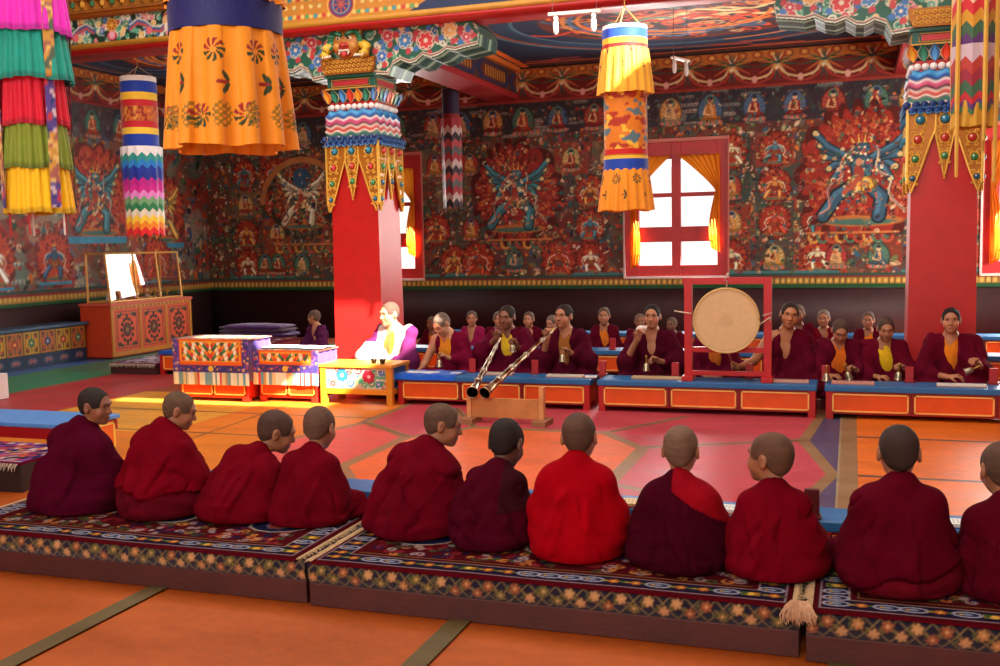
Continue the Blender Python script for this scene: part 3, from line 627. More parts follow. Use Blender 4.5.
    # beams running back from each pillar to the rear wall
    for i, cx in enumerate((-5.02, .765)):
        B = MB(); B.box(cx - .2, cx + .2, 10.1, 15, 3.7, 4.12, rgb(70, 44, 40)); B.box(cx - .24, cx + .24, 10.1, 15, 3.64, 3.72, rgb(150, 30, 34)); B.box(cx - .27, cx + .27, 10.1, 15, 4.05, 4.12, rgb(206, 110, 40))
        for y in np.arange(10.6, 14.8, 1.4):
            for q in (-1, 1):
                B.prism([(y, 3.76), (y + 1.1, 3.76), (y + 1.25, 3.89), (y + 1.1, 4.02), (y, 4.02), (y - .15, 3.89)], cx + q * .2, cx + q * .205, rgb(30, 44, 84), 'yz')
                B.prism([(y + .1, 3.79), (y + 1.0, 3.79), (y + 1.12, 3.89), (y + 1.0, 3.99), (y + .1, 3.99), (y - .02, 3.89)], cx + q * .205, cx + q * .21, rgb(90, 40, 36), 'yz')
                for k in range(9): B.box(cx + q * .205 - .006, cx + q * .205 + .008 * q + .006, y + .16 + k * .1, y + .2 + k * .1, 3.82, 3.96, rgb(190, 130, 50))
        structure(B.build('trim_%d' % (3 + i), M_PAINT))
build_ceiling()
# hall roof over the nave (above the frame) with openings added and shaped to cast the sun patches
def build_roof():
    B = MB(); c = rgb(150, 110, 90)
    B.box(-10.7, 3.7, 9.9, 10.1, 4.8, 6.2, c)
    xs = sorted({-10.7, 3.7} | {q for h_ in HOLES for q in h_[:2]}); ys = sorted({-3.3, 10.1} | {q for h_ in HOLES for q in h_[2:]})
    for xa, xb in zip(xs, xs[1:]):
        for ya, yb in zip(ys, ys[1:]):
            if not any(h_[0] <= xa and xb <= h_[1] and h_[2] <= ya and yb <= h_[3] for h_ in HOLES): B.box(xa, xb, ya, yb, 6.2, 6.35, c)
    B.box(-10.7, -10.4, -3, 10, 4.5, 6.2, c); B.box(3.4, 3.7, -3, 10, 4.5, 6.2, c)
    structure(B.build('ceiling_nave', M_MURAL))
    B = MB(); B.box(-10.7, -6.0, -3.3, -3, 0, 6.2, c); B.box(1.0, 3.7, -3.3, -3, 0, 6.2, c); B.box(-6.0, 1.0, -3.3, -3, 3.2, 3.7, c); B.box(-6.0, 1.0, -3.3, -3, 5.5, 6.2, c)
    structure(B.build('wall_front', M_MURAL))
    B = MB(); B.box(3.4, 3.7, -3.3, 5, 1, 2.9, c); structure(B.build('wall_right_front', M_MURAL))
build_roof()
area('skylight_fill', (-3.2, 6.0, 6.15), (-3.2, 6.0, 0), 9, 5.5, L_SKY_FILL, (1, .95, .88))  # unseen panel added under the roof as soft overhead fill
area('low_front_fill', (-2.5, -2.9, 1.7), (-2.5, 5, 1.4), 6.6, 3.0, L_LOW_FILL, (1, .93, .85))  # added fill from behind the camera; the doorway is made up
area('high_front_fill', (-2.5, -2.9, 4.6), (-2.5, 8, 2.3), 6.6, 1.6, L_HIGH_FILL, (1, .95, .86))  # added high fill to brighten the banner fronts; its window is made up
for a, b in WINS[:]: area('window_light', ((a + b) / 2, 14.88, 1.9), ((a + b) / 2, 8, .6), 1.2, 1.6, L_WIN, (1, .96, .9))
for y in (12.85,): area('side_window_light', (3.3, y, 1.95), (-3, y, 1.4), 1.5, 1.8, L_SIDE, (1, .93, .84))
# ------------------------------------------------------------------ pillars with carved capitals
def ring_profile(M, prof, cols, seg=12, wob_=0.0, nw=5, rnd_=.12):
    """square ring lofted through (half width, z) with rounded corners and scallops"""
    V = []; C = []
    n = seg * 4
    for (hw, z, sc), c in zip(prof, cols):
        for k in range(n):
            t = k / n * 4; s = int(t); u = (t - s) * 2 - 1
            x, y = {0: (u, -1), 1: (1, u), 2: (-u, 1), 3: (-1, -u)}[s]
            e = 1 + sc * math.cos(u * PI * nw)
            cr = (1 - rnd_ * (abs(u) ** 6)); V.append((x * hw * e * cr, y * hw * e * cr, z + (wob_ * math.cos(u * PI * nw)))); C.append(c)
    f = [(i * n + k, i * n + (k + 1) % n, (i + 1) * n + (k + 1) % n, (i + 1) * n + k) for i in range(len(prof) - 1) for k in range(n)]
    M.add(V, f, np.array(C)); return M
def on_face(M, fn, hw):
    """run fn(place) for the four faces; place maps (u, out, z) to a point of that face"""
    for s in range(4):
        a = s * PI / 2; ca, sa = math.cos(a), math.sin(a)
        fn(lambda u, o, z, ca=ca, sa=sa: (u * ca + (hw + o) * sa, u * sa - (hw + o) * ca, z), s)
def make_pillar(cx, label, lion):
    cy = 10.185; t = thing('pillar', label, 'pillar', (cx, cy, 0)); R = random.Random(4)
    G1, G2 = rgb(206, 140, 34), rgb(244, 196, 84)
    B = MB()
    prof = [(.287, 0), (.287, .02), (.262, 3.02)]
    ring_profile(B, [(h, z, 0) for h, z in prof], [rgb(192, 24, 20)] * 3, 12, rnd_=0.0); B.build('shaft', M_PAINT, t, bevel=.0)
    # gilded pendants
    P = MB()
    def pend(pl, s):
        hw = .3
        for (poly, cx_, n_) in (([(-.30, 2.62), (-.07, 2.62), (-.075, 2.42), (-.12, 2.3), (-.2, 2.05), (-.27, 1.87), (-.3, 1.95)], -.2, 4),
                                ([(-.07, 2.62), (.07, 2.62), (.08, 2.4), (.04, 2.2), (.0, 1.99), (-.04, 2.2), (-.08, 2.4)], 0, 3),
                                ([(.30, 2.62), (.07, 2.62), (.075, 2.42), (.12, 2.3), (.2, 2.05), (.27, 1.87), (.3, 1.95)], .2, 4)):
            n = len(poly); v = [pl(u, o, z) for o in (0.0, .022) for u, z in poly]
            P.add(v, [tuple(range(n)), tuple(range(2 * n - 1, n - 1, -1))] + [(k, n + k, n + (k + 1) % n, (k + 1) % n) for k in range(n)], rgb(182, 114, 26))
            pts = [Vector(pl(u, .026, z)) for u, z in poly]; P.tube([tuple(p) for p in pts + pts[:1]], .009, G2, 5)
            for a, b in zip(poly[1:], poly[2:]):
                L = math.hypot(a[0] - b[0], a[1] - b[1])
                for k in range(int(L / .022)):
                    q = k / (L / .022); P.ball(pl(a[0] + (b[0] - a[0]) * q, .022, a[1] + (b[1] - a[1]) * q), .011, G2, 5, 3)
            for k in range(n_):
                z = 2.5 - k * (.17 if n_ == 4 else .16); u = cx_ + (cx_ / .2 if cx_ else 0) * .02 * k
                c = [rgb(40, 130, 160), rgb(200, 60, 50), rgb(60, 150, 90), rgb(40, 110, 150)][(k + s) % 4]; r = .040 - .005 * k
                P.ball(pl(u, .03, z), (r, r * .8, r), c, 8, 5); P.ball(pl(u - r * .3, .05, z + r * .3), r * .3, rgb(240, 240, 220), 5, 3)
                P.tube([pl(u + (r + .012) * math.cos(g * .785), .028, z + (r + .012) * math.sin(g * .785)) for g in range(9)], .007, G2, 4)
                for q in (-1, 1):
                    for e in (-1, 1): P.tube([pl(u + q * (r + .006) * .8 + q * .02 * math.cos(h * .9) * (1 - h / 10), .028, z + e * (r + .018) + e * .02 * math.sin(h * .9) * (1 - h / 10)) for h in range(8)], .0075, G2, 4)
    on_face(P, pend, .285); P.build('gilded_pendants', M_GILT, t, smooth=False)
    # scalloped cloud collar in coloured stripes
    B = MB(); zs = np.linspace(2.94, 2.56, 20); pr_ = []; cl = []
    pal = [rgb(40, 110, 170), rgb(70, 160, 215), rgb(60, 150, 210), rgb(36, 100, 170), rgb(28, 80, 150), rgb(236, 240, 240), rgb(214, 100, 140), rgb(200, 70, 110), rgb(90, 30, 60), rgb(236, 226, 220), rgb(214, 110, 90), rgb(190, 60, 50), rgb(236, 226, 210), rgb(60, 150, 130), rgb(24, 90, 80), rgb(236, 226, 210), rgb(226, 120, 90), rgb(190, 60, 50), rgb(30, 60, 120), rgb(26, 50, 110)]; _o = [rgb(240, 240, 240), rgb(200, 90, 130), rgb(226, 130, 160), rgb(90, 40, 70), rgb(240, 230, 220), rgb(220, 110, 90), rgb(190, 60, 50), rgb(30, 110, 90), rgb(240, 236, 220), rgb(60, 170, 150), rgb(230, 130, 110), rgb(200, 70, 60), rgb(240, 230, 220), rgb(30, 60, 120), rgb(40, 90, 160), rgb(30, 60, 120), rgb(26, 50, 110)]
    cl2 = [pal[i] for i in range(20)]
    for i, z in enumerate(zs):
        pr_.append((.268 + .045 * math.sin(min(1, i / 6) * PI / 2) + (.012 if i in (4, 8, 12) else 0), z, .0)); cl.append(pal[i])
    V0 = len(B.v); ring_profile(B, pr_, cl, 64, .013, 4, .05)
    def scal(pl, s):
        for row, (z, c1, c2) in enumerate(((2.58, rgb(30, 70, 140), rgb(90, 160, 210)), (2.63, rgb(24, 50, 110), rgb(60, 130, 190)))):
            for k in range(-4, 5): B.ball(pl(k * .068 + (.034 if row else 0), .03, z), (.036, .03, .036), c1, 8, 5); B.tube([pl(k * .068 + (.034 if row else 0) + .028 * math.cos(h), .062, z + .028 * math.sin(h)) for h in np.linspace(-2.6, -.5, 6)], .006, c2, 4)
    on_face(B, scal, .285); B.build('cloud_collar', M_PAINT, t)
    B = MB(); ring_profile(B, [(.25, 2.93, 0), (.25, 3.0, 0)], [rgb(20, 20, 30)] * 2, 12)
    on_face(B, lambda pl, s: [B.ball(pl(k * .066 - .231 - .0, .022, 2.965), .033, rgb(244, 242, 236), 10, 6) for k in range(8)], .25); B.build('pearl_row', M_PAINT, t, smooth=True)
    B = MB(); ring_profile(B, [(.25, 3.0, 0), (.27, 3.05, 0), (.3, 3.15, 0)], [rgb(30, 60, 60)] * 3, 12)
    def lotus(pl, s):
        for k in range(-3, 4):
            u = k * .088; c = [rgb(220, 60, 40), rgb(236, 130, 40), rgb(40, 110, 90), rgb(60, 120, 180)][(k + 4) % 4]
            for r, o, cc in ((.05, 0, rgb(240, 220, 170)), (.042, .009, c), (.022, .02, tuple(min(1, x * 1.5) for x in c))):
                v = [pl(u * (1 + .1 * h / 8) + r * math.sin(h / 8 * PI) * q * (1 if h < 6 else .8), .01 + o + .06 * (h / 8) ** 2, 3.005 + .15 * h / 8 * (1 if r > .03 else .85)) for q in (-1, 1) for h in range(9)]
                B.add(v, [(h, h + 1, 9 + h + 1, 9 + h) for h in range(8)], cc)
    on_face(B, lotus, .265); B.build('lotus_ring', M_PAINT, t)
    B = MB(); b0 = .275; B.box(-b0, b0, -b0, b0, 3.15, 3.29, rgb(24, 92, 76)); 
    on_face(B, lambda pl, s: (B.add([pl(u, o, z) for u, o, z in ((-.2, .006, 3.19), (.2, .006, 3.19), (.2, .006, 3.24), (-.2, .006, 3.24))], [(0, 1, 2, 3)], rgb(196, 44, 50)), B.tube([pl(u, .006, z) for u, z in ((-.22, 3.18), (.22, 3.18), (.22, 3.25), (-.22, 3.25), (-.22, 3.18))], .006, rgb(210, 150, 60), 4)), b0)
    B.box(-.295, .295, -.295, .295, 3.15, 3.165, rgb(206, 150, 60)); B.box(-.3, .3, -.3, .3, 3.27, 3.3, rgb(40, 110, 90)); B.build('capital_block', M_PAINT, t, bevel=.003)
    # gilt scroll plate over the block, front and back
    B = MB()
    for sy in (-1, 1):
        B.prism([(-.27, 3.3), (.27, 3.3), (.3, 3.36), (.315, 3.46), (-.315, 3.46), (-.3, 3.36)], sy * .28, sy * .345, rgb(170, 104, 24))
        for r in range(3):
            for k in range(-5, 6): B.tube([(k * .052 + (.026 if r % 2 else 0) + .022 * math.cos(h) * (1 - h / 9), sy * .35, 3.33 + r * .045 + .02 * math.sin(h) * (1 - h / 9)) for h in np.linspace(0, 6, 9)], .0065, G2, 4)
    B.build('scroll_plate', M_GILT, t)
    # long painted bracket under the beam
    out = [(x * .89, z) for x, z in [(0, 3.3), (.3, 3.28), (.5, 3.26), (.56, 3.36), (.66, 3.4), (.76, 3.36), (.84, 3.37), (.94, 3.43), (1.04, 3.4), (1.14, 3.42), (1.24, 3.47), (1.34, 3.45), (1.46, 3.47), (1.62, 3.49), (1.64, 3.6), (1.62, 3.68), (1.5, 3.78)]]
    outl = out + [(-x, z) for x, z in out[::-1][:-1]]
    B = MB(); ys = (-.28, .28) ; B.prism(outl, ys[0], ys[1], rgb(40, 96, 84))
    for k, (p, q) in enumerate(zip(outl[:-1], outl[1:])):
        if q[1] > 3.6 and p[1] > 3.6: continue
        for j in range(4):
            y0 = ys[0] + .02 + j * .14; B.add([(p[0], y0, p[1] - .003), (q[0], y0, q[1] - .003), (q[0], y0 + .07, q[1] - .003), (p[0], y0 + .07, p[1] - .003)], [(0, 1, 2, 3)], [rgb(150, 190, 160), rgb(24, 70, 60)][j % 2])
    C = Can(3.3, .56, .0075, rgb(30, 96, 74), -1.65, 3.24); RR = random.Random(2)
    scroll_fill(C, -1.65, 1.65, 3.26, 3.8, RR, 13)
    for sx in (-1, 1):
        for (u, v, r, c) in ((.72, 3.6, .075, rgb(70, 140, 200)), (.98, 3.58, .085, rgb(220, 60, 60)), (1.28, 3.66, .075, rgb(240, 190, 110)), (.5, 3.66, .06, rgb(200, 60, 80)), (.42, 3.46, .06, rgb(60, 120, 190)), (1.48, 3.58, .05, rgb(200, 70, 90))):
            u *= .89; C.ell(sx * u, v, r * 1.25, r * 1.2, rgb(236, 226, 190)); C.ell(sx * u, v, r * 1.12, r * 1.08, tuple(x * .5 for x in c)); C.flower(sx * u, v, r, c, rgb(246, 236, 210), 7, rgb(250, 240, 220))
            for k in range(5): C.curl(sx * u + r * 1.5 * math.cos(k * 1.25), v + r * 1.5 * math.sin(k * 1.25), .03, rgb(60, 120, 190) if k % 2 else rgb(200, 60, 70), .009, k, sx)
    ins = np.zeros(C.a.shape[:2], bool); U, V = np.meshgrid(C.u, C.v); pts = outl
    for (xa, ya), (xb, yb) in zip(pts, pts[1:] + pts[:1]):
        cc = ((ya > V) != (yb > V)); ins ^= cc & (U < (xb - xa) * (V - ya) / ((yb - ya) or 1e-9) + xa)
    for off, c in ((.055, rgb(226, 216, 190)), (.04, rgb(190, 60, 60)), (.028, rgb(30, 90, 80)), (.014, rgb(236, 226, 200))):
        lo = [(x, z + off * .6) for x, z in out]
        C.path(lo, .008, c); C.path([(-x, z) for x, z in lo], .008, c)
    keep = ins[1:, 1:] & ins[:-1, :-1] & ins[1:, :-1] & ins[:-1, 1:]
    Pf = np.stack([U, np.full_like(U, ys[0] - .004), V], -1)
    grid_obj('bracket', Pf, C.a, M_PAINT, t, keep=keep, extra=B)
    # lion mask over the gilt plate
    if lion:
        B = MB(); y = -.34; y0 = y
        B.ball((0, y, 3.6), (.165, .07, .145), rgb(190, 120, 40), 14, 9)
        B.ball((0, y - .05, 3.57), (.06, .06, .045), rgb(190, 50, 36), 10, 6)
        for q in (-1, 1):
            B.ball((q * .065, y - .055, 3.65), (.027, .03, .024), rgb(236, 220, 190), 8, 6); B.ball((q * .06, y - .083, 3.648), (.013, .01, .014), rgb(20, 20, 24), 6, 4)
            B.ball((q * .09, y - .04, 3.57), (.05, .035, .045), rgb(206, 140, 60), 8, 6); B.tube([(q * .02, y - .075, 3.675), (q * .07, y - .08, 3.70), (q * .13, y - .05, 3.72)], .02, rgb(40, 120, 90), 6)
            B.ball((q * .15, y, 3.72), (.03, .02, .045), rgb(220, 170, 80), 8, 6); B.ball((q * .022, y - .1, 3.565), (.014, .01, .012), rgb(90, 20, 20), 6, 4)
            B.tube([(q * .17, y, 3.6), (q * .24, y - .02, 3.55), (q * .25, y - .06, 3.49), (q * .19, y - .08, 3.47)], [.05, .055, .045, .04], rgb(232, 190, 60), 8)
            for k in range(4): B.tube([(q * (.15 + .028 * k), y - .09, 3.475), (q * (.14 + .028 * k), y - .13, 3.45)], [.014, .005], rgb(250, 240, 220), 5)
            B.tube([(q * .05, y - .06, 3.52), (q * .055, y - .085, 3.48)], [.014, .004], rgb(250, 246, 230), 6)
        B.ball((0, y - .04, 3.5), (.075, .04, .03), rgb(150, 24, 24), 10, 6); B.ball((0, y - .07, 3.485), (.03, .03, .03), rgb(220, 70, 70), 8, 5)
        for k in range(6): B.box(-.055 + .02 * k, -.042 + .02 * k, y - .085, y - .06, 3.515, 3.535, rgb(250, 246, 230))
        for k in range(15):
            a = -.2 + k * (PI + .4) / 14; B.tube([(.13 * math.cos(a), y, 3.62 + .12 * math.sin(a)), (.18 * math.cos(a + .15), y - .03, 3.62 + .165 * math.sin(a + .1)), (.2 * math.cos(a + .35), y - .05, 3.62 + .17 * math.sin(a + .3))], [.03, .022, .008], [rgb(36, 120, 84), rgb(60, 150, 110)][k % 2], 6)
        for k in range(5): B.ball((-.08 + .04 * k, y - .05, 3.75 - .01 * abs(k - 2)), (.016, .016, .02), rgb(214, 160, 60), 6, 4)
        B.build('lion_mask', M_PAINT, t, smooth=True)
    return t
make_pillar(-5.02, 'red square pillar with a carved lion mask, behind the sunlit seated monk', True)
make_pillar(.765, 'red square pillar at the right, behind the smiling bell player', False)
# ------------------------------------------------------------------ hanging cloth banners
def tier(B, r0, r1, z0, z1, col, n=26, amp=.012, seed=0, pat=None, seg=None, hem=None, zig=0, nz=14, sharp=False):
    """one pleated cloth tier from top (r0, z0) to bottom (r1, z1)"""
    seg = seg or n * 6; r = np.random.RandomState(seed); ph = r.rand() * 6
    th = np.linspace(0, 2 * PI, seg + 1); P = np.zeros((nz, seg + 1, 3)); C = np.zeros((nz, seg + 1, 3))
    jit = np.interp(th, np.linspace(0, 2 * PI, 40), np.append(r.rand(39), 0)); jit[-1] = jit[0]
    for j in range(nz):
        s = j / (nz - 1); rad = r0 + (r1 - r0) * (s ** .8); a = amp * (.25 + .75 * s)
        wv = np.sin(n * th + ph); wv = np.sign(wv) * np.abs(wv) ** (.5 if not sharp else 1.); rr = rad + a * (wv + .6 * (jit - .5))
        z = z0 + (z1 - z0) * s + (.006 * np.sin(5 * th + ph) * s if not zig else 0)
        P[j, :, 0] = rr * np.cos(th); P[j, :, 1] = rr * np.sin(th); P[j, :, 2] = z
        C[j] = col
    if hem is not None: C[-2:] = hem
    if pat: pat(P, C, th)
    B.grid(P[::-1], C[::-1])
def rband(B, r, z0, z1, col, n=48, pat=None):
    th = np.linspace(0, 2 * PI, n * 3 + 1); zz = np.linspace(z0, z1, 10 if pat else 3); P = np.zeros((len(zz), len(th), 3)); C = np.zeros_like(P); C[:] = col
    P[..., 0] = r * np.cos(th); P[..., 1] = r * np.sin(th); P[..., 2] = zz[:, None]
    if pat: pat(P, C, th)
    B.grid(P, C)
def brocade(seed, base, pal, f=40.):
    def fn(P, C, th):
        r = np.random.RandomState(seed); u = P.reshape(-1, 3); s = wob(u, seed, f); q = wob(u, seed + 1, f * 1.3)
        c = C.reshape(-1, 3); c[:] = base
        c[s > .35] = pal[0]; c[q > .4] = pal[1]; c[(s < -.4)] = pal[2 % len(pal)]
        C[:] = c.reshape(C.shape)
    return fn
def flower_pat(r, flowers, cols):
    """sprigs printed on the cloth at (angle, height, radius)"""
    def fn(P, C, th):
        Z = P[..., 2]; T = np.broadcast_to(th[None], Z.shape)
        for (a, z, s, kind) in flowers:
            du = ((T - a + PI) % (2 * PI) - PI) * r; dv = Z - z; d = np.hypot(du, dv); g = np.arctan2(dv, du)
            if kind == 0:
                m = (d < s) & (d > s * .25) & (np.abs(np.sin(g * 4.5 + d / s * 1.8)) > .62); C[m & (g > .6)] = cols[0]; C[m & (g <= .6)] = cols[1]
            elif kind == 1:
                for q, cc in ((2.1, cols[1]), (PI, cols[0]), (4.2, cols[1])):
                    x = du * math.cos(q) + dv * math.sin(q); y = -du * math.sin(q) + dv * math.cos(q); C[((x - s * .55) / (s * .5)) ** 2 + (y / (s * .2)) ** 2 < 1] = cc
            else:
                m = (np.hypot(du / .7, dv) < s) & (np.sin(du * 260) * np.sin(dv * 260) > -.15); C[m] = cols[2]
    return fn
def cords(B, r, z0, zt, n=3, col=rgb(190, 150, 80)):
    for k in range(n):
        a = 2 * PI * k / n + .5; B.tube([(r * math.cos(a), r * math.sin(a), z0), (0, 0, z0 + min(.25, (zt - z0) * .55))], .004, col, 5)
    B.tube([(0, 0, z0 + min(.25, (zt - z0) * .55)), (0, 0, zt)], .004, col, 5)
def top_disc(B, r, z, col): B.lathe([(r, 0), (r, .012), (0.001, .014)], col, 40, o=(0, 0, z))
OY = rgb(240, 150, 20)
# big orange cylinder banner, nearest
def banner_near():
    t = thing('cylinder_banner', 'largest orange cloth banner with dark blue band, nearest hanging at top left', 'banner', (-2.335, 3.55, 0))
    B = MB(); R = random.Random(1); fl = []
    for k in range(26):
        a = 2 * PI * k / 26 * 1.0; fl.append((a, 2.24 - (k % 3) * .12, .045, (0, 1, 0)[k % 3]))
        if k % 2: fl.append((a + .12, 2.0, .05, 2))
    tier(B, .212, .243, 2.33, 1.89, OY, 12, .024, 3, flower_pat(.23, fl, (rgb(150, 24, 20), rgb(40, 60, 20), rgb(150, 110, 10))), seg=620, nz=90)
    B.build('pleated_skirt', M_SILK, t, smooth=True)
    B = MB()
    def q(P, C, th):
        Z = P[..., 2]; m = (np.abs(np.sin(th[None] * 30 + Z * 60)) < .12) | (np.abs(np.sin(th[None] * 30 - Z * 60)) < .12); C[m] = rgb(30, 40, 120)
    rband(B, .219, 2.33, 2.445, rgb(18, 26, 96), 150, q); B.build('band', M_SILK, t, smooth=True)
    B = MB(); tier(B, .2, .224, 2.85, 2.44, OY, 15, .012, 8, None, 300, nz=30); B.build('upper_tier', M_SILK, t, smooth=True)
    B = MB(); top_disc(B, .2, 2.85, WHITE); cords(B, .18, 2.86, 6.2); B.build('hanging_cords', M_CLOTH, t)
banner_near()
def banner_mid():
    t = thing('cylinder_banner', 'orange and yellow two-tier cloth banner hanging left of the middle window', 'banner', (-1.68, 8.0, 0))
    B = MB(); rband(B, .172, 3.08, 3.135, (1, 1, 1)); rband(B, .174, 3.045, 3.115, rgb(20, 70, 190)); rband(B, .174, 2.99, 3.045, rgb(250, 200, 40)); rband(B, .176, 2.965, 3.0, rgb(200, 24, 24)); top_disc(B, .172, 3.13, WHITE); B.build('upper_band', M_SILK, t, smooth=True)
    fl = [(2 * PI * k / 12, 2.95 - .11 * (k % 2), .035, 1 if k % 3 else 0) for k in range(12)]
    B = MB(); tier(B, .178, .212, 2.97, 2.63, rgb(244, 176, 44), 17, .011, 4, flower_pat(.2, fl, (rgb(150, 40, 20), rgb(60, 60, 30), rgb(170, 130, 20))), 320, nz=40); B.build('pleated_tier', M_SILK, t, smooth=True)
    B = MB(); rband(B, .168, 2.2, 2.68, OY, 70, None)
    B.v, B.f, B.c, B.n = [], [], [], 0
    th = np.linspace(0, 2 * PI, 181); zz = np.linspace(2.2, 2.68, 44); P = np.zeros((44, 181, 3)); C = np.zeros_like(P); P[..., 0] = .168 * np.cos(th); P[..., 1] = .168 * np.sin(th); P[..., 2] = zz[:, None]
    brocade(5, rgb(226, 130, 26), [rgb(180, 50, 26), rgb(246, 196, 60), rgb(90, 120, 130)], 38.)(P, C, th); B.grid(P, C); B.build('brocade_body', M_SILK, t, smooth=True)
    B = MB(); rband(B, .172, 2.15, 2.2, rgb(206, 20, 24)); rband(B, .172, 2.12, 2.16, rgb(250, 200, 60)); rband(B, .174, 2.04, 2.125, rgb(20, 70, 180)); B.build('lower_band', M_SILK, t, smooth=True)
    fl = [(2 * PI * k / 14, 1.97 - .12 * (k % 2), .04, 1 if k % 2 else 0) for k in range(14)]
    B = MB(); tier(B, .172, .212, 2.05, 1.73, OY, 17, .012, 9, flower_pat(.2, fl, (rgb(90, 40, 20), rgb(60, 60, 20), rgb(170, 130, 20))), 320, nz=40); B.build('pleated_skirt', M_SILK, t, smooth=True)
    B = MB(); cords(B, .16, 3.13, 3.44); B.tube([(0, 0, 3.44), (0, 0, 6.2)], .0022, rgb(160, 120, 60), 4); B.build('hanging_cords', M_CLOTH, t)
banner_mid()
def zigzag(B, r, z0, z1, cols, n=12, seed=0, flare=0., hem=True):
    """columns of overlapping pointed cloth leaves in colour rows, each leaf folded down its middle"""
    rows = len(cols); h = (z0 - z1) / rows
    for j in range(rows - 1, -1, -1):
        for k in range(n):
            a0 = 2 * PI * k / n; a1 = 2 * PI * (k + 1) / n; am = (a0 + a1) / 2; zt = z0 - j * h; zb = zt - h; rr = r + flare * j / rows + (rows - j) * .0012
            def pt(a, q, z): return (q * math.cos(a), q * math.sin(a), z)
            c = np.array(cols[j]); o = .014
            v = [pt(a0, rr, zt), pt(am, rr + o, zt), pt(a1, rr, zt), pt(a0, rr, zb), pt(am, rr + o, zb - h * .7), pt(a1, rr, zb)]
            B.add(v, [(0, 3, 4, 1), (1, 4, 5, 2)], [c, c, c, c, c, c])
def banner_rainbow():
    t = thing('cylinder_banner', 'rainbow zigzag cylinder banner with blue, white, pink and green rows near the glass cabinet', 'banner', (-7.99, 10.27, -.1125)); t.scale = (1.075,) * 3
    B = MB()
    for z0, z1, c in ((3.33, 3.38, WHITE), (3.21, 3.33, rgb(20, 60, 170)), (3.13, 3.21, rgb(246, 200, 50)), (3.06, 3.13, rgb(200, 24, 40)), (2.9, 3.06, None), (2.83, 2.9, rgb(200, 24, 40)), (2.76, 2.83, rgb(246, 206, 60)), (2.62, 2.76, rgb(20, 60, 170))):
        rband(B, .192 + (0.003 if c is None else 0), z0, z1, c or OY, 48, brocade(6, rgb(206, 110, 40), [rgb(150, 40, 30), rgb(226, 160, 60), rgb(180, 90, 60)], 60.) if c is None else None)
    top_disc(B, .192, 3.375, WHITE); B.build('striped_drum', M_SILK, t, smooth=True)
    B = MB(); zigzag(B, .192, 2.63, 1.69, [rgb(240, 240, 240), rgb(40, 150, 140), rgb(30, 130, 210), rgb(20, 50, 160), rgb(24, 44, 150), rgb(190, 20, 140), rgb(210, 30, 150), rgb(230, 140, 210), rgb(120, 170, 120), rgb(40, 130, 80), rgb(230, 220, 200), rgb(250, 210, 60), rgb(244, 140, 30), rgb(230, 30, 40)], 14)
    B.build('zigzag_leaves', M_SILK, t)
    B = MB(); cords(B, .2, 3.37, 3.62, col=rgb(200, 160, 90)); B.tube([(0, 0, 3.62), (0, 0, 3.935)], .003, rgb(200, 160, 90), 4); B.build('hanging_cords', M_CLOTH, t)
    B = MB()
    for a in (3.9,): B.tube([(.2 * math.cos(a), .2 * math.sin(a), 2.6), (.205 * math.cos(a), .205 * math.sin(a), 1.75)], .01, rgb(200, 70, 60), 5)
    B.build('side_ribbon', M_SILK, t)
banner_rainbow()
def banner_tiers():
    t = thing('cylinder_banner', 'five-colour pleated banner at the left edge, magenta over teal, red, olive and yellow', 'banner', (-4.6, 4.95, 0), 0)
    B = MB()
    top_disc(B, .18, 3.1, WHITE)
    for i, (zt, zb, c, rt, rb) in enumerate([(3.1, 2.77, rgb(236, 40, 200), .19, .225), (2.8, 2.5, rgb(10, 160, 140), .19, .225), (2.53, 2.24, rgb(220, 10, 50), .17, .185), (2.27, 1.99, rgb(130, 150, 40), .165, .19), (2.02, 1.73, rgb(255, 206, 10), .165, .185)]):
        b = MB(); tier(b, rt, rb, zt, zb, c, 20, .013, 20 + i, None, 360, nz=16, hem=tuple(x * .8 for x in c)); b.build('pleated_tier', M_SILK, t, smooth=True)
    B.build('top_disc', M_SILK, t)
    for a, w_ in ((-.36, .06), (-2.05, .06), (.9, .06), (2.5, .06)):
        b = MB(); P = np.zeros((60, 9, 3)); C = np.zeros_like(P)
        for j in range(60):
            s = j / 59; z = 3.08 - s * 1.32; rr = .222 if z > 2.5 else .205
            for i in range(9):
                g = a + (i / 8 - .5) * w_ / .2; P[j, i] = (rr * math.cos(g), rr * math.sin(g), z)
        C[:20] = 0; brocade(31, rgb(214, 160, 70), [rgb(170, 100, 90), rgb(236, 206, 120), rgb(90, 110, 90)], 50.)(P, C, None)
        seg = (P[..., 2] < 2.5) & (P[..., 2] > 2.2); Q = C.copy(); brocade(33, rgb(90, 70, 150), [rgb(200, 60, 70), rgb(220, 200, 200), rgb(40, 60, 120)], 60.)(P, Q, None); C[seg] = Q[seg]
        seg = P[..., 2] < 1.9; C[seg] = Q[seg]
        b.grid(P[::-1], C[::-1]); o = b.build('brocade_strip', M_SILK, t, smooth=True)
    for k in range(5): b = MB(); a = 2 * PI * k / 5 - 1.2; b.tube([(.165 * math.cos(a), .165 * math.sin(a), 1.78), (.165 * math.cos(a), .165 * math.sin(a), 1.6)], .006, [rgb(200, 60, 60), rgb(230, 230, 220)][k % 2], 5); b.build('tassel', M_CLOTH, t)
    b = MB()
    cords(b, .15, 3.1, 6.2); b.build('hanging_cords', M_CLOTH, t)
banner_tiers()
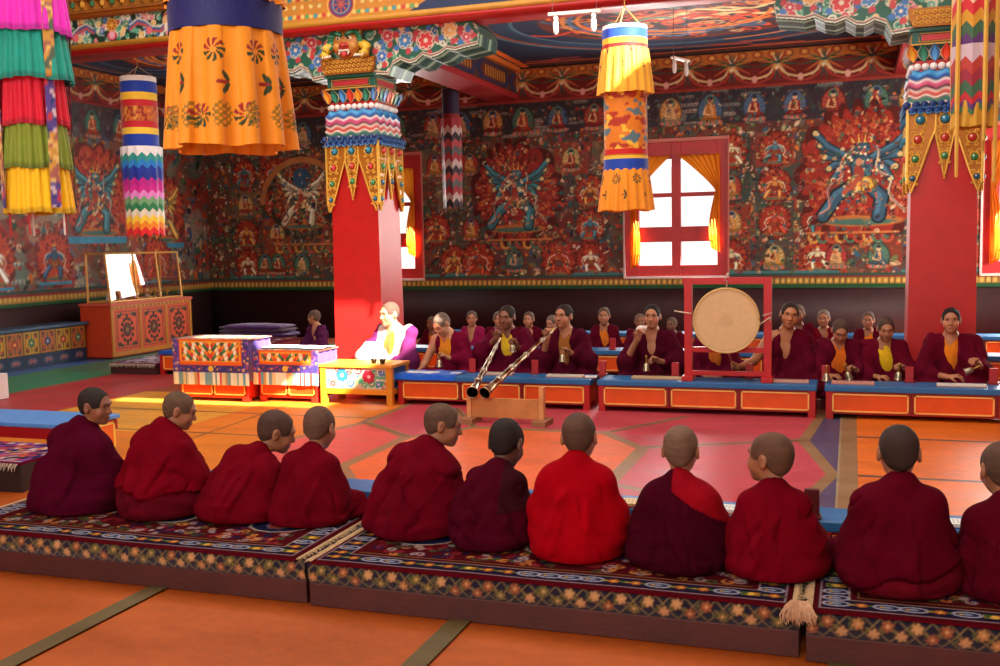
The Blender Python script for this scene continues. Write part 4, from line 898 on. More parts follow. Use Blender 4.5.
def banner_right():
    t = thing('cylinder_banner', 'patchwork banner of pointed purple, yellow and red leaves in front of the right pillar', 'banner', (.80, 8.0, 0))
    B = MB(); pal = [rgb(206, 150, 40), rgb(150, 40, 60), rgb(226, 190, 150), rgb(110, 50, 120), rgb(180, 40, 40), rgb(60, 100, 70), rgb(220, 170, 60), rgb(200, 180, 190), rgb(90, 50, 110), rgb(180, 60, 50), rgb(200, 40, 50), rgb(60, 110, 70)]
    rr = random.Random(9)
    for sec in range(3): zigzag(B, .125 + .003 * sec, 3.6 - sec * .4, 3.2 - sec * .4, [rr.choice(pal) for k in range(5)], 9)
    zigzag(B, .13, 2.5, 2.36, [rgb(190, 40, 50), rgb(60, 110, 70)], 9)
    B.build('pointed_leaves', M_SILK, t)
    b = MB(); tier(b, .13, .14, 2.42, 2.24, rgb(200, 150, 40), 12, .012, 5, None, 90, nz=8); b.build('lower_skirt', M_SILK, t, smooth=True)
    b = MB()
    for a in (-.5, -2.4, 1.0, 2.6, -1.2):
        x, y = .15 * math.cos(a), .15 * math.sin(a); b.tube([(x, y, 3.6), (x * 1.04, y * 1.04, 2.6 + .2 * math.sin(a)), (x * 1.0, y * 1.0, 2.05 + .2 * math.sin(a * 3))], [.014, .018, .012], rgb(216, 170, 70), 6)
    b.build('side_ribbon', M_SILK, t); b = MB(); cords(b, .1, 3.6, 6.2); b.build('hanging_cords', M_CLOTH, t)
banner_right()
def banner_far():
    t = thing('cylinder_banner', 'small dark banner of red and white diamonds by the far painted wall', 'banner', (-5.5, 14.0, 0))
    B = MB(); rband(B, .125, 3.34, 3.72, rgb(44, 30, 60)); rband(B, .128, 3.28, 3.36, rgb(150, 40, 30)); top_disc(B, .12, 3.7, rgb(60, 40, 60)); B.build('striped_drum', M_SILK, t, smooth=True)
    B = MB(); cs = [rgb(170, 50, 60), rgb(206, 190, 180), rgb(60, 50, 60), rgb(190, 80, 80), rgb(90, 100, 100)] * 3
    zigzag(B, .125, 3.3, 2.06, cs[:13], 8); B.build('zigzag_leaves', M_SILK, t)
    b = MB(); cords(b, .1, 3.7, 4.12); b.build('hanging_cords', M_CLOTH, t)
banner_far()
# small hanging lamp bars
def lamp_bar(loc, rz, label, w=.4, up=.74):
    t = thing('hanging_lamp', label, 'lamp', loc, rz)
    B = MB(); B.box(-w / 2, w / 2, -.02, .02, -.012, .012, rgb(226, 206, 190)); B.build('crossbar', M_PAINT, t, bevel=.003)
    for q in (-1, 1):
        b = MB(); b.lathe([(.012, -.012), (.02, -.03), (.02, -.05)], rgb(230, 226, 220), 10, o=(q * w * .36, 0, 0)); h = b.build('lamp_holder', M_PAINT, t, smooth=True)
        b = MB(); b.lathe([(.012, -.05), (.022, -.07), (.022, -.13), (.014, -.155), (.003, -.16)], rgb(244, 244, 240), 12, o=(q * w * .36, 0, 0)); b.build('bulb', M_CERAM, t, smooth=True)
    b = MB()
    for q in (-1, 1): b.tube([(q * w * .42, 0, .01), (q * w * .4, 0, up)], .0025, rgb(120, 110, 110), 4)
    b.build('hanging_wire', M_METAL, t)
lamp_bar((-2.08, 8.0, 3.29), .06, 'white bar with two downward bulbs on wires, beside the two-tier banner', .42, 2.91)
lamp_bar((-1.72, 11.0, 3.38), 1.2, 'small pale bar with two bulbs hanging before the painted ceiling', .34)
# ------------------------------------------------------------------ low desks
PANEL_O = rgb(226, 84, 12); PAN_LINE = rgb(246, 190, 96); DESK_R = rgb(176, 22, 20); DESK_B = rgb(34, 104, 160)
def low_desk(w, d, h, label, loc, n=3, group=None, cols=(DESK_B, DESK_R, PANEL_O), end_panels=True):
    t = thing('low_desk', label, 'desk', loc, 0, group)      # origin at the front left corner on the floor
    B = MB(); B.box(0, w, 0, d, h - .05, h, cols[0]); B.build('desk_top', M_PAINT, t, bevel=.008)
    B = MB(); B.box(.03, w - .03, .02, d - .02, .045, h - .05, cols[1]); B.box(0.01, .07, .005, .06, 0, h - .05, cols[1]); B.box(w - .07, w - .01, .005, .06, 0, h - .05, cols[1])
    B.box(0.01, .07, d - .06, d - .005, 0, h - .05, cols[1]); B.box(w - .07, w - .01, d - .06, d - .005, 0, h - .05, cols[1])
    for k in range(1, n): x = .04 + (w - .08) * k / n; B.box(x - .006, x + .006, .008, .03, .05, h - .055, rgb(120, 14, 16))
    B.build('body', M_PAINT, t, bevel=.003)
    for k in range(n):
        a = .04 + (w - .08) * k / n + .02; b = .04 + (w - .08) * (k + 1) / n - .02; z0, z1 = .065, h - .065; P = MB()
        P.box(a, b, .012, .03, z0, z1, cols[2])
        for q in ((a, b, z0, z0 + .011), (a, b, z1 - .011, z1), (a, a + .012, z0, z1), (b - .012, b, z0, z1)): P.box(q[0], q[1], .002, .02, q[2], q[3], PAN_LINE)
        P.build('panel', M_PAINT, t)
    if end_panels:
        for x in (.022, w - .03): P = MB(); P.box(x, x + .008, .08, d - .08, .07, h - .07, cols[2]); P.box(x - .001, x + .009, .08, d - .08, .07, .08, PAN_LINE); P.box(x - .001, x + .009, .08, d - .08, h - .08, h - .07, PAN_LINE); P.build('end_panel', M_PAINT, t)
    return t
low_desk(1.87, .35, .28, 'long red desk with blue top and orange panels, behind the horn stand', (-4.04, 8.72, 0))
low_desk(1.85, .35, .28, 'long red desk with blue top carrying the drum frame', (-2.11, 8.72, 0))
low_desk(1.95, .35, .28, 'long red desk with blue top in front of the three bell players at right', (-.2, 8.72, 0))
for x, l in ((-5.35, 'second row red desk with blue top behind the reading monk and left horn'), (-3.42, 'second row red desk with blue top behind the right horn player and conch blower'), (-1.5, 'second row red desk with blue top behind the drum'), (.42, 'second row red desk with blue top at the right edge, beside the pillar')):
    low_desk(1.87, .35, .29, l, (x, 11.0, 0))
for x, l in ((-5.6, 'rear blue topped desk behind the left boys of the second row'), (-3.65, 'rear blue topped desk behind the boys between conch blower and horns'), (-1.7, 'rear blue topped desk behind the drummer'), (.25, 'rear blue topped desk nearest the wall at far right')):
    low_desk(1.9, .35, .27, l, (x, 13.35, 0))
FD = [(-4.05, 'desk before the leftmost two boys'), (-2.12, 'desk before the middle of the near row'), (-.2, 'desk before the two rightmost near boys')]
for (x, l) in zip((-4.1, -2.12, -.14), ('low blue topped desk in front of the three leftmost near boys', 'low blue topped desk in front of the middle near boys', 'low blue topped desk in front of the rightmost near boys')):
    low_desk(1.9, .24, .27, l, (x, 4.56, 0))
# blue table at left, open underneath with a red lip
t = thing('low_table', 'low table with pale blue top and red edge at the left, beyond the leftmost boy', 'table', (-7.1, 5.66, 0))
B = MB(); B.box(0, 2.0, 0, .5, .27, .3, rgb(84, 140, 206)); B.build('table_top', M_PAINT, t, bevel=.005)
B = MB(); B.box(.02, 1.98, .01, .04, .19, .27, rgb(170, 16, 22)); B.box(.02, 1.98, .46, .49, .19, .27, rgb(170, 16, 22)); B.box(.02, .05, .03, .47, .19, .27, rgb(170, 16, 22)); B.build('edge_frame', M_PAINT, t)
for x in (.03, 1.9): 
    for y in (.03, .42): B = MB(); B.box(x, x + .06, y, y + .05, 0, .27, rgb(190, 30, 24)); B.build('leg', M_PAINT, t)
B = MB(); B.box(1.965, 1.985, .06, .45, .04, .26, rgb(236, 110, 20))
for q in ((.06, .45, .05, .065), (.06, .45, .235, .25), (.06, .075, .05, .25), (.435, .45, .05, .25)): B.box(1.96, 1.99, *q, rgb(250, 214, 90))
B.build('end_panel', M_PAINT, t)
t = thing('low_desk', 'small desk with pink flower panel in a white frame at the left edge', 'desk', (-9.22, 8.1, 0))
B = MB(); B.box(0, 1.02, 0, .14, .01, .27, rgb(230, 220, 214)); B.build('body', M_PAINT, t, bevel=.004)
C = Can(.94, .2, .012, rgb(220, 50, 90), .04, .04); 
for k in range(8): C.flower(.1 + k * .12, .14, .05, rgb(236, 120, 150), rgb(240, 200, 90), 6, rgb(170, 20, 60))
U, V = np.meshgrid(C.u, C.v); grid_obj('painted_panel', np.stack([U, np.full_like(U, -.003), V], -1), C.a, M_PAINT, t)

# ------------------------------------------------------------------ platforms and carpets
def diamond_brocade(w, h, seed, u0=0.):
    R = random.Random(seed); C = Can(w, h, .0052, rgb(24, 20, 40), u0, 0)
    n = int(w / .055)
    for k in range(-3, n + 3):
        x = u0 + k * .055
        for q in (-1, 1): C.line(x, 0, x + q * h * 1.0, h, .0028, rgb(130, 104, 60))
    k = 0; x = u0 + .02
    while x < u0 + w:
        v = h * (.68 if k % 2 else .3); c = R.choice([rgb(176, 120, 66), rgb(150, 84, 50), rgb(116, 104, 50), rgb(190, 140, 90)])
        C.flower(x, v, .023, c, rgb(206, 150, 96), 6, rgb(60, 34, 30)); C.ell(x + .03, h - v, .012, .007, rgb(84, 84, 44), .6); C.ell(x - .02, h * .5, .01, .006, rgb(110, 96, 50), -.6)
        x += R.uniform(.04, .06); k += 1
    return C
def carpet_can(w, d, R, res=.0062):
    """wine-red carpet with ornamental border and medallions"""
    C = Can(w, d, res, rgb(70, 4, 12), 0, 0); W_ = rgb(170, 150, 140)
    def frame(m, c, t): 
        for q in ((m, w - m, m, m + t), (m, w - m, d - m - t, d - m), (m, m + t, m, d - m), (w - m - t, w - m, m, d - m)): C.rect(*q, c)
    frame(.022, rgb(136, 120, 130), .006); frame(.035, rgb(26, 20, 44), .085); frame(.12, rgb(150, 120, 110), .006); frame(.15, rgb(120, 90, 50), .005)
    x = .05
    def motif(u, v):
        t = R.random()
        if t < .35: C.ell(u, v, .045, .022, rgb(20, 26, 60)); C.arc(u, v, .045, .024, 0, 6.3, .004, rgb(176, 170, 180)); C.ell(u, v, .018, .012, rgb(120, 130, 150)); C.ell(u - .02, v, .008, .008, rgb(196, 150, 60))
        elif t < .7: C.flower(u, v, .022, rgb(190, 110, 40), rgb(220, 180, 80), 6, rgb(90, 20, 24)); C.ell(u + .032, v, .014, .008, rgb(70, 90, 40)); C.ell(u - .032, v, .014, .008, rgb(150, 130, 50))
        else: C.rect(u - .035, u + .035, v - .02, v + .02, rgb(120, 100, 30)); C.rect(u - .03, u - .003, v - .015, v + .015, rgb(60, 84, 36)); C.rect(u + .004, u + .03, v - .015, v + .015, rgb(160, 100, 30)); C.curl(u, v, .014, rgb(220, 170, 70), .004, R.random() * 6)
    while x < w - .05:
        motif(x + .03, .078); motif(x + .03, d - .078); x += .085
    y = .14
    while y < d - .14: motif(.078, y); motif(w - .078, y); y += .07
    for k in range(int(w * 260)):
        u, v = R.uniform(.17, w - .17), R.uniform(.17, d - .17); c = R.choice([rgb(20, 24, 60), rgb(176, 110, 50), rgb(60, 70, 40), rgb(150, 130, 130), rgb(130, 30, 40)]); C.curl(u, v, R.uniform(.012, .03), c, .005, R.random() * 6, 1, 1.)
    for k in range(3): 
        u = w * (k + .5) / 3; C.ell(u, d / 2, .16, .12, rgb(20, 22, 56)); C.arc(u, d / 2, .16, .12, 0, 6.3, .006, rgb(170, 150, 130)); C.flower(u, d / 2, .07, rgb(170, 60, 50), rgb(200, 160, 90), 8, rgb(110, 100, 110))
    return C
def fringe(B, p, q, out, n, L, col):
    r = random.Random(n); p, q, out = Vector(p), Vector(q), Vector(out)
    for k in range(n):
        a = p.lerp(q, (k + r.random() * .6) / n); d = out * L * r.uniform(.7, 1.2); s = Vector((r.uniform(-.3, .3) * L, r.uniform(-.3, .3) * L, 0))
        B.tube([tuple(a), tuple(a + d * .5 + Vector((0, 0, .004))), tuple(a + d + s + Vector((0, 0, -.004)))], [.0035, .003, .001], col, 4)
def carpet(w, d, loc, seed, label, thick=.014, res=.0062, slump=.0, fr_l=True, fr_r=True, base=None):
    t = thing('patterned_carpet', label, 'carpet', loc); R = random.Random(seed); C = carpet_can(w, d, R, res)
    if base is not None: C.a[:] = C.a * .4 + np.array(base) * .6 if False else C.a
    U, V = np.meshgrid(C.u, C.v); q = np.stack([U.ravel(), V.ravel(), np.zeros(U.size)], 1); zz = thick + .004 * wob(q, seed, 5.).reshape(U.shape)
    zz = zz - slump * np.exp(-((V) / .05) ** 2) ; ed = np.minimum(np.minimum(U, w - U), np.minimum(V, d - V)); zz = zz - .006 * np.exp(-ed / .008)
    E = MB(); e = rgb(96, 6, 24)
    m = lambda i, j: (U[i, j], V[i, j], zz[i, j])
    P = np.stack([U, V, zz], -1)
    for edge in (P[0], P[-1][::-1], P[::-1, 0], P[:, -1]):
        lo = edge.copy(); lo[:, 2] = 0.0; n = len(edge); E.add(np.concatenate([lo, edge]), [(k, k + 1, n + k + 1, n + k) for k in range(n - 1)], e)
    grid_obj('pile', P, C.a, M_CARPET, t, smooth=True, extra=E)
    for x_, sg_ in ((0, -1), (w, 1)): B = MB(); fringe(B, (x_, 0.01, .006), (x_, d - .01, .006), (sg_, 0, 0), int(d * 170), .03, rgb(196, 160, 120)); B.build('fringe', M_CARPET, t)
    return t
def platform(w, d, loc, label, lab2, seed, h=.1, mat=.085):
    t = thing('seating_platform', label, 'platform', loc)
    B = MB(); B.box(.004, w - .004, 0, d, 0, h, rgb(72, 24, 18)); B.build('wooden_base', M_PLANK, t, bevel=.004)
    m = thing('seat_cushion', lab2, 'cushion', (loc[0], loc[1], h)); 
    C = diamond_brocade(w - .01, mat, seed, .005); U, V = np.meshgrid(C.u, C.v); q = np.stack([U.ravel(), V.ravel(), 0 * U.ravel()], 1)
    y = .004 - .012 * np.sin(np.clip(V / mat, 0, 1) * PI) + .002 * wob(q, seed, 14.).reshape(U.shape)
    E = MB(); E.box(.006, w - .006, .012, d, .0005, mat - .001, rgb(40, 24, 34)); grid_obj('brocade_cover', np.stack([U, y, V], -1), C.a, M_CLOTH, m, smooth=False, extra=E)
platform(1.99, .86, (-4.145, 3.70, 0), 'brown wooden platform under the four leftmost near boys', 'navy flowered brocade cushion under the leftmost near carpet', 1)
platform(1.98, .86, (-2.14, 3.685, 0), 'brown wooden platform under the middle near boys', 'navy flowered brocade cushion under the middle near carpet', 2)
platform(1.98, .86, (-.145, 3.66, 0), 'brown wooden platform at the lower right corner', 'navy flowered brocade cushion at the lower right, below the last carpet', 3)
carpet(1.93, .88, (-4.13, 3.685, .185), 11, 'wine red patterned carpet under the four leftmost near boys')
carpet(1.93, .88, (-2.12, 3.67, .186), 12, 'wine red patterned carpet under the five middle near boys')
carpet(1.95, .88, (-.12, 3.645, .187), 13, 'wine red patterned carpet under the two rightmost near boys')
# loose fringe bundle hanging over the joint
t = thing('carpet_tassel', 'pale loose tuft of fringe hanging over the joint between two near carpets', 'tassel', (-.165, 3.64, .2)); B = MB(); r = random.Random(5)
for k in range(70):
    a = r.uniform(-.045, .045); B.tube([(a * .6, .03, .014), (a, -.006, .006), (a * 1.2 + r.uniform(-.01, .01), -.02, -.02 + r.uniform(-.02, .01)), (a * 1.3, -.018 + r.uniform(-.01, .01), -.045 + r.uniform(-.015, .02))], [.004, .004, .003, .0015], rgb(206, 160, 124), 4)
B.build('fringe', M_CARPET, t)
# second platform at the left
t = thing('seating_platform', 'dark platform with carpet at the left edge behind the leftmost boy', 'platform', (-7.4, 4.98, 0)); B = MB(); B.box(0, 2.5, 0, .56, 0, .175, rgb(34, 14, 14)); B.build('wooden_base', M_PLANK, t, bevel=.004)
def pale_carpet(w, d, loc, label, seed, cols, fr='front'):
    t = thing('patterned_carpet', label, 'carpet', loc); R = random.Random(seed); C = Can(w, d, .012, cols[0], 0, 0)
    for k in range(int(w * d * 260)):
        u, v = R.uniform(0, w), R.uniform(0, d); c = R.choice(cols); C.ell(u, v, R.uniform(.03, .08), R.uniform(.015, .04), c, R.uniform(0, 3)); C.curl(u, v, .03, R.choice(cols), .007, R.random() * 6)
    C.rect(0, w, 0, .03, rgb(110, 20, 60)); C.rect(0, w, .03, .04, rgb(200, 190, 200))
    U, V = np.meshgrid(C.u, C.v); E = MB(); E.box(0, w, 0, d, 0, .019, rgb(110, 20, 50)); grid_obj('pile', np.stack([U, V, np.full_like(U, .02)], -1), C.a, M_CARPET, t, extra=E)
    B = MB(); fringe(B, (0, 0, .012), (w, 0, .012), (0, -.5, -.6), int(w * 90), .06, rgb(200, 180, 160)); B.build('fringe', M_CARPET, t); return t
pale_carpet(2.5, .56, (-7.4, 4.96, .176), 'bright purple, cream and orange carpet on the dark platform at the left edge', 3, [rgb(120, 70, 140), rgb(220, 200, 180), rgb(30, 40, 90), rgb(206, 120, 50), rgb(180, 60, 80), rgb(20, 24, 60)])
# low carpet seat by the cabinet
t = thing('seating_platform', 'low brown platform in front of the glass cabinet', 'platform', (-8.55, 10.2, 0)); B = MB(); B.box(0, .66, 0, 1.5, 0, .12, rgb(60, 24, 24)); B.build('wooden_base', M_PLANK, t, bevel=.004)
pale_carpet(.66, 1.5, (-8.55, 10.2, .121), 'white and maroon fringed carpet on the low platform by the cabinet', 6, [rgb(200, 190, 200), rgb(120, 40, 60), rgb(90, 110, 150), rgb(150, 70, 80)])
low_desk(.36, .9, .29, 'small blue topped desk beside the brocade draped cabinet', (-7.88, 10.25, 0), 1, cols=(rgb(30, 80, 170), DESK_R, PANEL_O))

# ------------------------------------------------------------------ brocade draped cabinets
def draped(loc, w, h, zb, d, label, seed, sun_=False):
    t = thing('draped_cabinet', label, 'cabinet', loc); B = MB(); B.box(0.02, w - .02, .03, d, .04, h - .02, rgb(196, 36, 20)); B.box(.02, .09, .02, .08, 0, .06, rgb(196, 36, 20)); B.box(w - .09, w - .02, .02, .08, 0, .06, rgb(196, 36, 20)); B.build('body', M_PAINT, t, bevel=.004)
    for a, b in ((.05, w / 2 - .01), (w / 2 + .01, w - .05)):
        B = MB(); B.box(a, b, .018, .032, .07, zb + .1, rgb(226, 66, 16))
        for q in ((a, b, .07, .082), (a, a + .012, .07, zb + .1), (b - .012, b, .07, zb + .1)): B.box(q[0], q[1], .01, .03, q[2], q[3], rgb(244, 150, 60))
        B.build('panel', M_PAINT, t)
    R = random.Random(seed); H = h - zb; C = Can(w + .04, H, .007, rgb(226, 84, 20), 0, 0); W = w + .04
    fr_h = .12
    stripe = [rgb(230, 214, 180), rgb(210, 60, 50), rgb(196, 150, 90), rgb(120, 150, 150), rgb(236, 226, 206), rgb(90, 150, 170), rgb(220, 190, 140)]
    x = 0; 
    while x < W: q = R.uniform(.015, .04); C.rect(x, x + q, 0, fr_h, R.choice(stripe)); x += q
    C.rect(0, W, fr_h, fr_h + .075, rgb(60, 40, 110))
    for k in range(int(W / .03)): C.ell(k * .03, fr_h + R.uniform(.01, .065), .012, .01, R.choice([rgb(110, 80, 170), rgb(40, 40, 90), rgb(206, 150, 60), rgb(160, 50, 90)])); 
    C.ell(W / 2, fr_h + .04, .03, .03, rgb(226, 176, 60))
    bx = .07
    C.rect(0, bx, fr_h, H, rgb(90, 60, 140)); C.rect(W - bx, W, fr_h, H, rgb(70, 50, 130))
    for k in range(50): C.ell(R.choice([R.uniform(0, bx), R.uniform(W - bx, W)]), R.uniform(fr_h, H), .012, .012, R.choice([rgb(150, 90, 170), rgb(40, 50, 120), rgb(226, 180, 80), rgb(190, 60, 90)]))
    z0 = fr_h + .085; C.rect(bx, W - bx, z0, H, rgb(232, 96, 16)); C.rect(bx + .02, W - bx - .02, z0 + .02, H - .02, rgb(240, 160, 40)); C.rect(bx + .032, W - bx - .032, z0 + .03, H - .03, rgb(206, 50, 30))
    # chevrons of pieced silk
    pal = [rgb(240, 226, 190), rgb(214, 60, 40), rgb(60, 130, 70), rgb(240, 180, 50), rgb(226, 120, 40), rgb(244, 236, 210), rgb(50, 90, 60)]
    m = W / 2; UU, VV = np.meshgrid(C.u, C.v); au = np.abs(UU - m); ia = np.floor((VV - z0 - au * .95) / .045).astype(int); ib = np.floor((au + VV * .3) / .04).astype(int)
    reg = (UU > bx + .035) & (UU < W - bx - .035) & (VV > z0 + .03) & (VV < H - .03); C.a[reg] = np.array(pal)[((ia * 2 + ib * 3) % 7)[reg]]
    edge = reg & (((VV - z0 - au * .95) / .045) % 1 < .12); C.a[edge] = rgb(200, 70, 30)
    U, V = np.meshgrid(C.u, C.v); q = np.stack([U.ravel(), V.ravel(), 0 * U.ravel()], 1)
    y = -.012 - .012 * (1 - V / H) * np.sin(U * 34 + 2) * .6 - .004 * wob(q, seed, 12.).reshape(U.shape); E = MB()
    front = grid_obj('brocade_drape', np.stack([U - .02, y, V + zb], -1), C.a, M_SILK, t, smooth=True)
    sm = front.modifiers.new('thick', 'SOLIDIFY'); sm.thickness = .006; sm.offset = 1
    C2 = Can(W, d + .01, .012, rgb(150, 90, 60), 0, 0)
    for k in range(120): C2.ell(R.uniform(0, W), R.uniform(0, d), .03, .02, R.choice(pal + [rgb(110, 80, 150)]), R.random() * 3)
    U, V = np.meshgrid(C2.u, C2.v); E = MB(); E.box(-.02, W - .02, -.012, d, h - .012, h - .001, rgb(140, 60, 60)); grid_obj('top_cloth', np.stack([U - .02, V - .01, np.full_like(U, h)], -1), C2.a, M_SILK, t, extra=E)
    n = 12
    for sx, xx in ((-1, -.024), (1, w + .0)):
        B = MB(); B.grid(np.array([[(xx + .006 * math.sin(k * 1.7), -.01 + k * d / n, z) for k in range(n + 1)] for z in (zb + .04, h)]), np.array([[rgb(80, 60, 140)] * (n + 1)] * 2)) 
        o = B.build('side_drape', M_SILK, t, smooth=True); sm = o.modifiers.new('thick', 'SOLIDIFY'); sm.thickness = .005
    return t
draped((-6.33, 8.5, 0), .82, .62, .17, .42, 'taller cabinet draped with chevron brocade and striped fringe, left of the pair', 1)
draped((-5.5, 8.62, 0), .68, .51, .17, .40, 'lower cabinet draped with brocade next to the yellow table, catching sunlight', 2)
t = thing('side_table', 'yellow wooden table with floral apron in front of the sunlit monk', 'table', (-4.80, 8.6, 0))
B = MB(); B.box(0, .77, 0, .42, .355, .385, rgb(226, 150, 50)); B.build('table_top', M_PAINT, t, bevel=.004)
for x in (.01, .7):
    for y in (.01, .36): B = MB(); B.box(x, x + .06, y, y + .05, 0, .355, rgb(214, 136, 34)); B.build('leg', M_PAINT, t, bevel=.003)
C = Can(.63, .2, .007, rgb(206, 176, 140), .07, .155); RR = random.Random(4)
scroll_fill(C, .07, .7, .16, .35, RR, 30)
C.flower(.24, .28, .06, rgb(40, 130, 190), rgb(230, 230, 240), 7, rgb(20, 50, 110)); C.flower(.52, .27, .06, rgb(210, 40, 70), rgb(250, 220, 220), 7, rgb(120, 20, 40)); C.flower(.14, .2, .035, rgb(210, 60, 50), rgb(250, 220, 200), 6); C.flower(.62, .2, .035, rgb(60, 120, 180), rgb(250, 220, 200), 6)
U, V = np.meshgrid(C.u, C.v); E = MB(); E.box(.07, .7, .022, .034, .155, .355, rgb(180, 60, 40)); grid_obj('painted_apron', np.stack([U, np.full_like(U, .02), V], -1), C.a, M_PAINT, t, extra=E)
E = MB(); E.box(.733, .745, .06, .36, .155, .355, rgb(40, 90, 140))
for k in range(5): E.ball((.748, .09 + k * .06, .25), (.006, .026, .04), [rgb(90, 170, 180), rgb(210, 80, 60)][k % 2], 8, 5)
E.build('side_apron', M_PAINT, t)
B = MB(); B.box(.02, .75, .012, .04, .1, .15, rgb(226, 140, 30)); B.box(.72, .75, .04, .37, .1, .15, rgb(226, 140, 30)); B.build('lower_rail', M_PAINT, t, bevel=.003)

# ------------------------------------------------------------------ painted bench along the left wall
def bench():
    t = thing('painted_bench', 'long wall bench with flowered yellow panels and grey blue top at left', 'bench', (-9.99, 3.0, 0)); L = 8.45
    B = MB(); B.box(-.365, .03, 0, L + .05, .50, .535, rgb(58, 84, 110)); B.build('bench_top', M_PAINT, t, bevel=.006)
    B = MB(); B.box(-.365, -.005, .02, L, 0, .5, rgb(40, 50, 60)); B.build('body', M_PAINT, t)
    n = 30; p = L / n
    for k in range(n):
        C = Can(p - .012, .29, .011, rgb(150, 104, 24), k * p + .006, .19); c = k * p + p / 2; base = [rgb(190, 140, 30), rgb(176, 90, 30), rgb(40, 84, 60)][(k // 1) % 2]; C.rect(k * p + .02, (k + 1) * p - .02, .2, .47, base)
        q = [rgb(40, 60, 130), rgb(190, 50, 40), rgb(50, 110, 80)][k % 3]
        for (u, v) in ((-.07, -.09), (.07, -.09), (-.07, .09), (.07, .09)): C.ell(c + u, .335 + v, .03, .035, rgb(24, 60, 40)); C.ell(c + u * .9, .335 + v * .9, .016, .02, rgb(200, 60, 50))
        C.flower(c, .335, .055, q, rgb(226, 190, 100), 6, rgb(24, 40, 30)); C.line(c, .22, c, .28, .008, rgb(30, 80, 50)); C.line(c, .39, c, .45, .008, rgb(30, 80, 50))
        for u in (-.1, .1): C.line(c + u, .21, c + u, .46, .005, rgb(120, 50, 24))
        U, V = np.meshgrid(C.u, C.v); grid_obj('flower_panel', np.stack([np.full_like(U, 0.0), U, V], -1), C.a, M_PAINT, t)
    C = Can(L, .17, .012, rgb(20, 40, 64), 0, .01)
    for k in range(n): c = k * p + p / 2; C.ell(c, .09, .09, .05, rgb(70, 90, 110)); C.ell(c, .085, .07, .04, rgb(30, 40, 60)); C.curl(c - .03, .09, .03, rgb(150, 90, 90), .008, 0); C.curl(c + .03, .09, .03, rgb(150, 90, 90), .008, 3, -1)
    C.rect(0, L, 0, .015, rgb(40, 70, 120)); U, V = np.meshgrid(C.u, C.v); grid_obj('scroll_skirting', np.stack([np.full_like(U, 0.001), U, V], -1), C.a, M_PAINT, t)
bench()
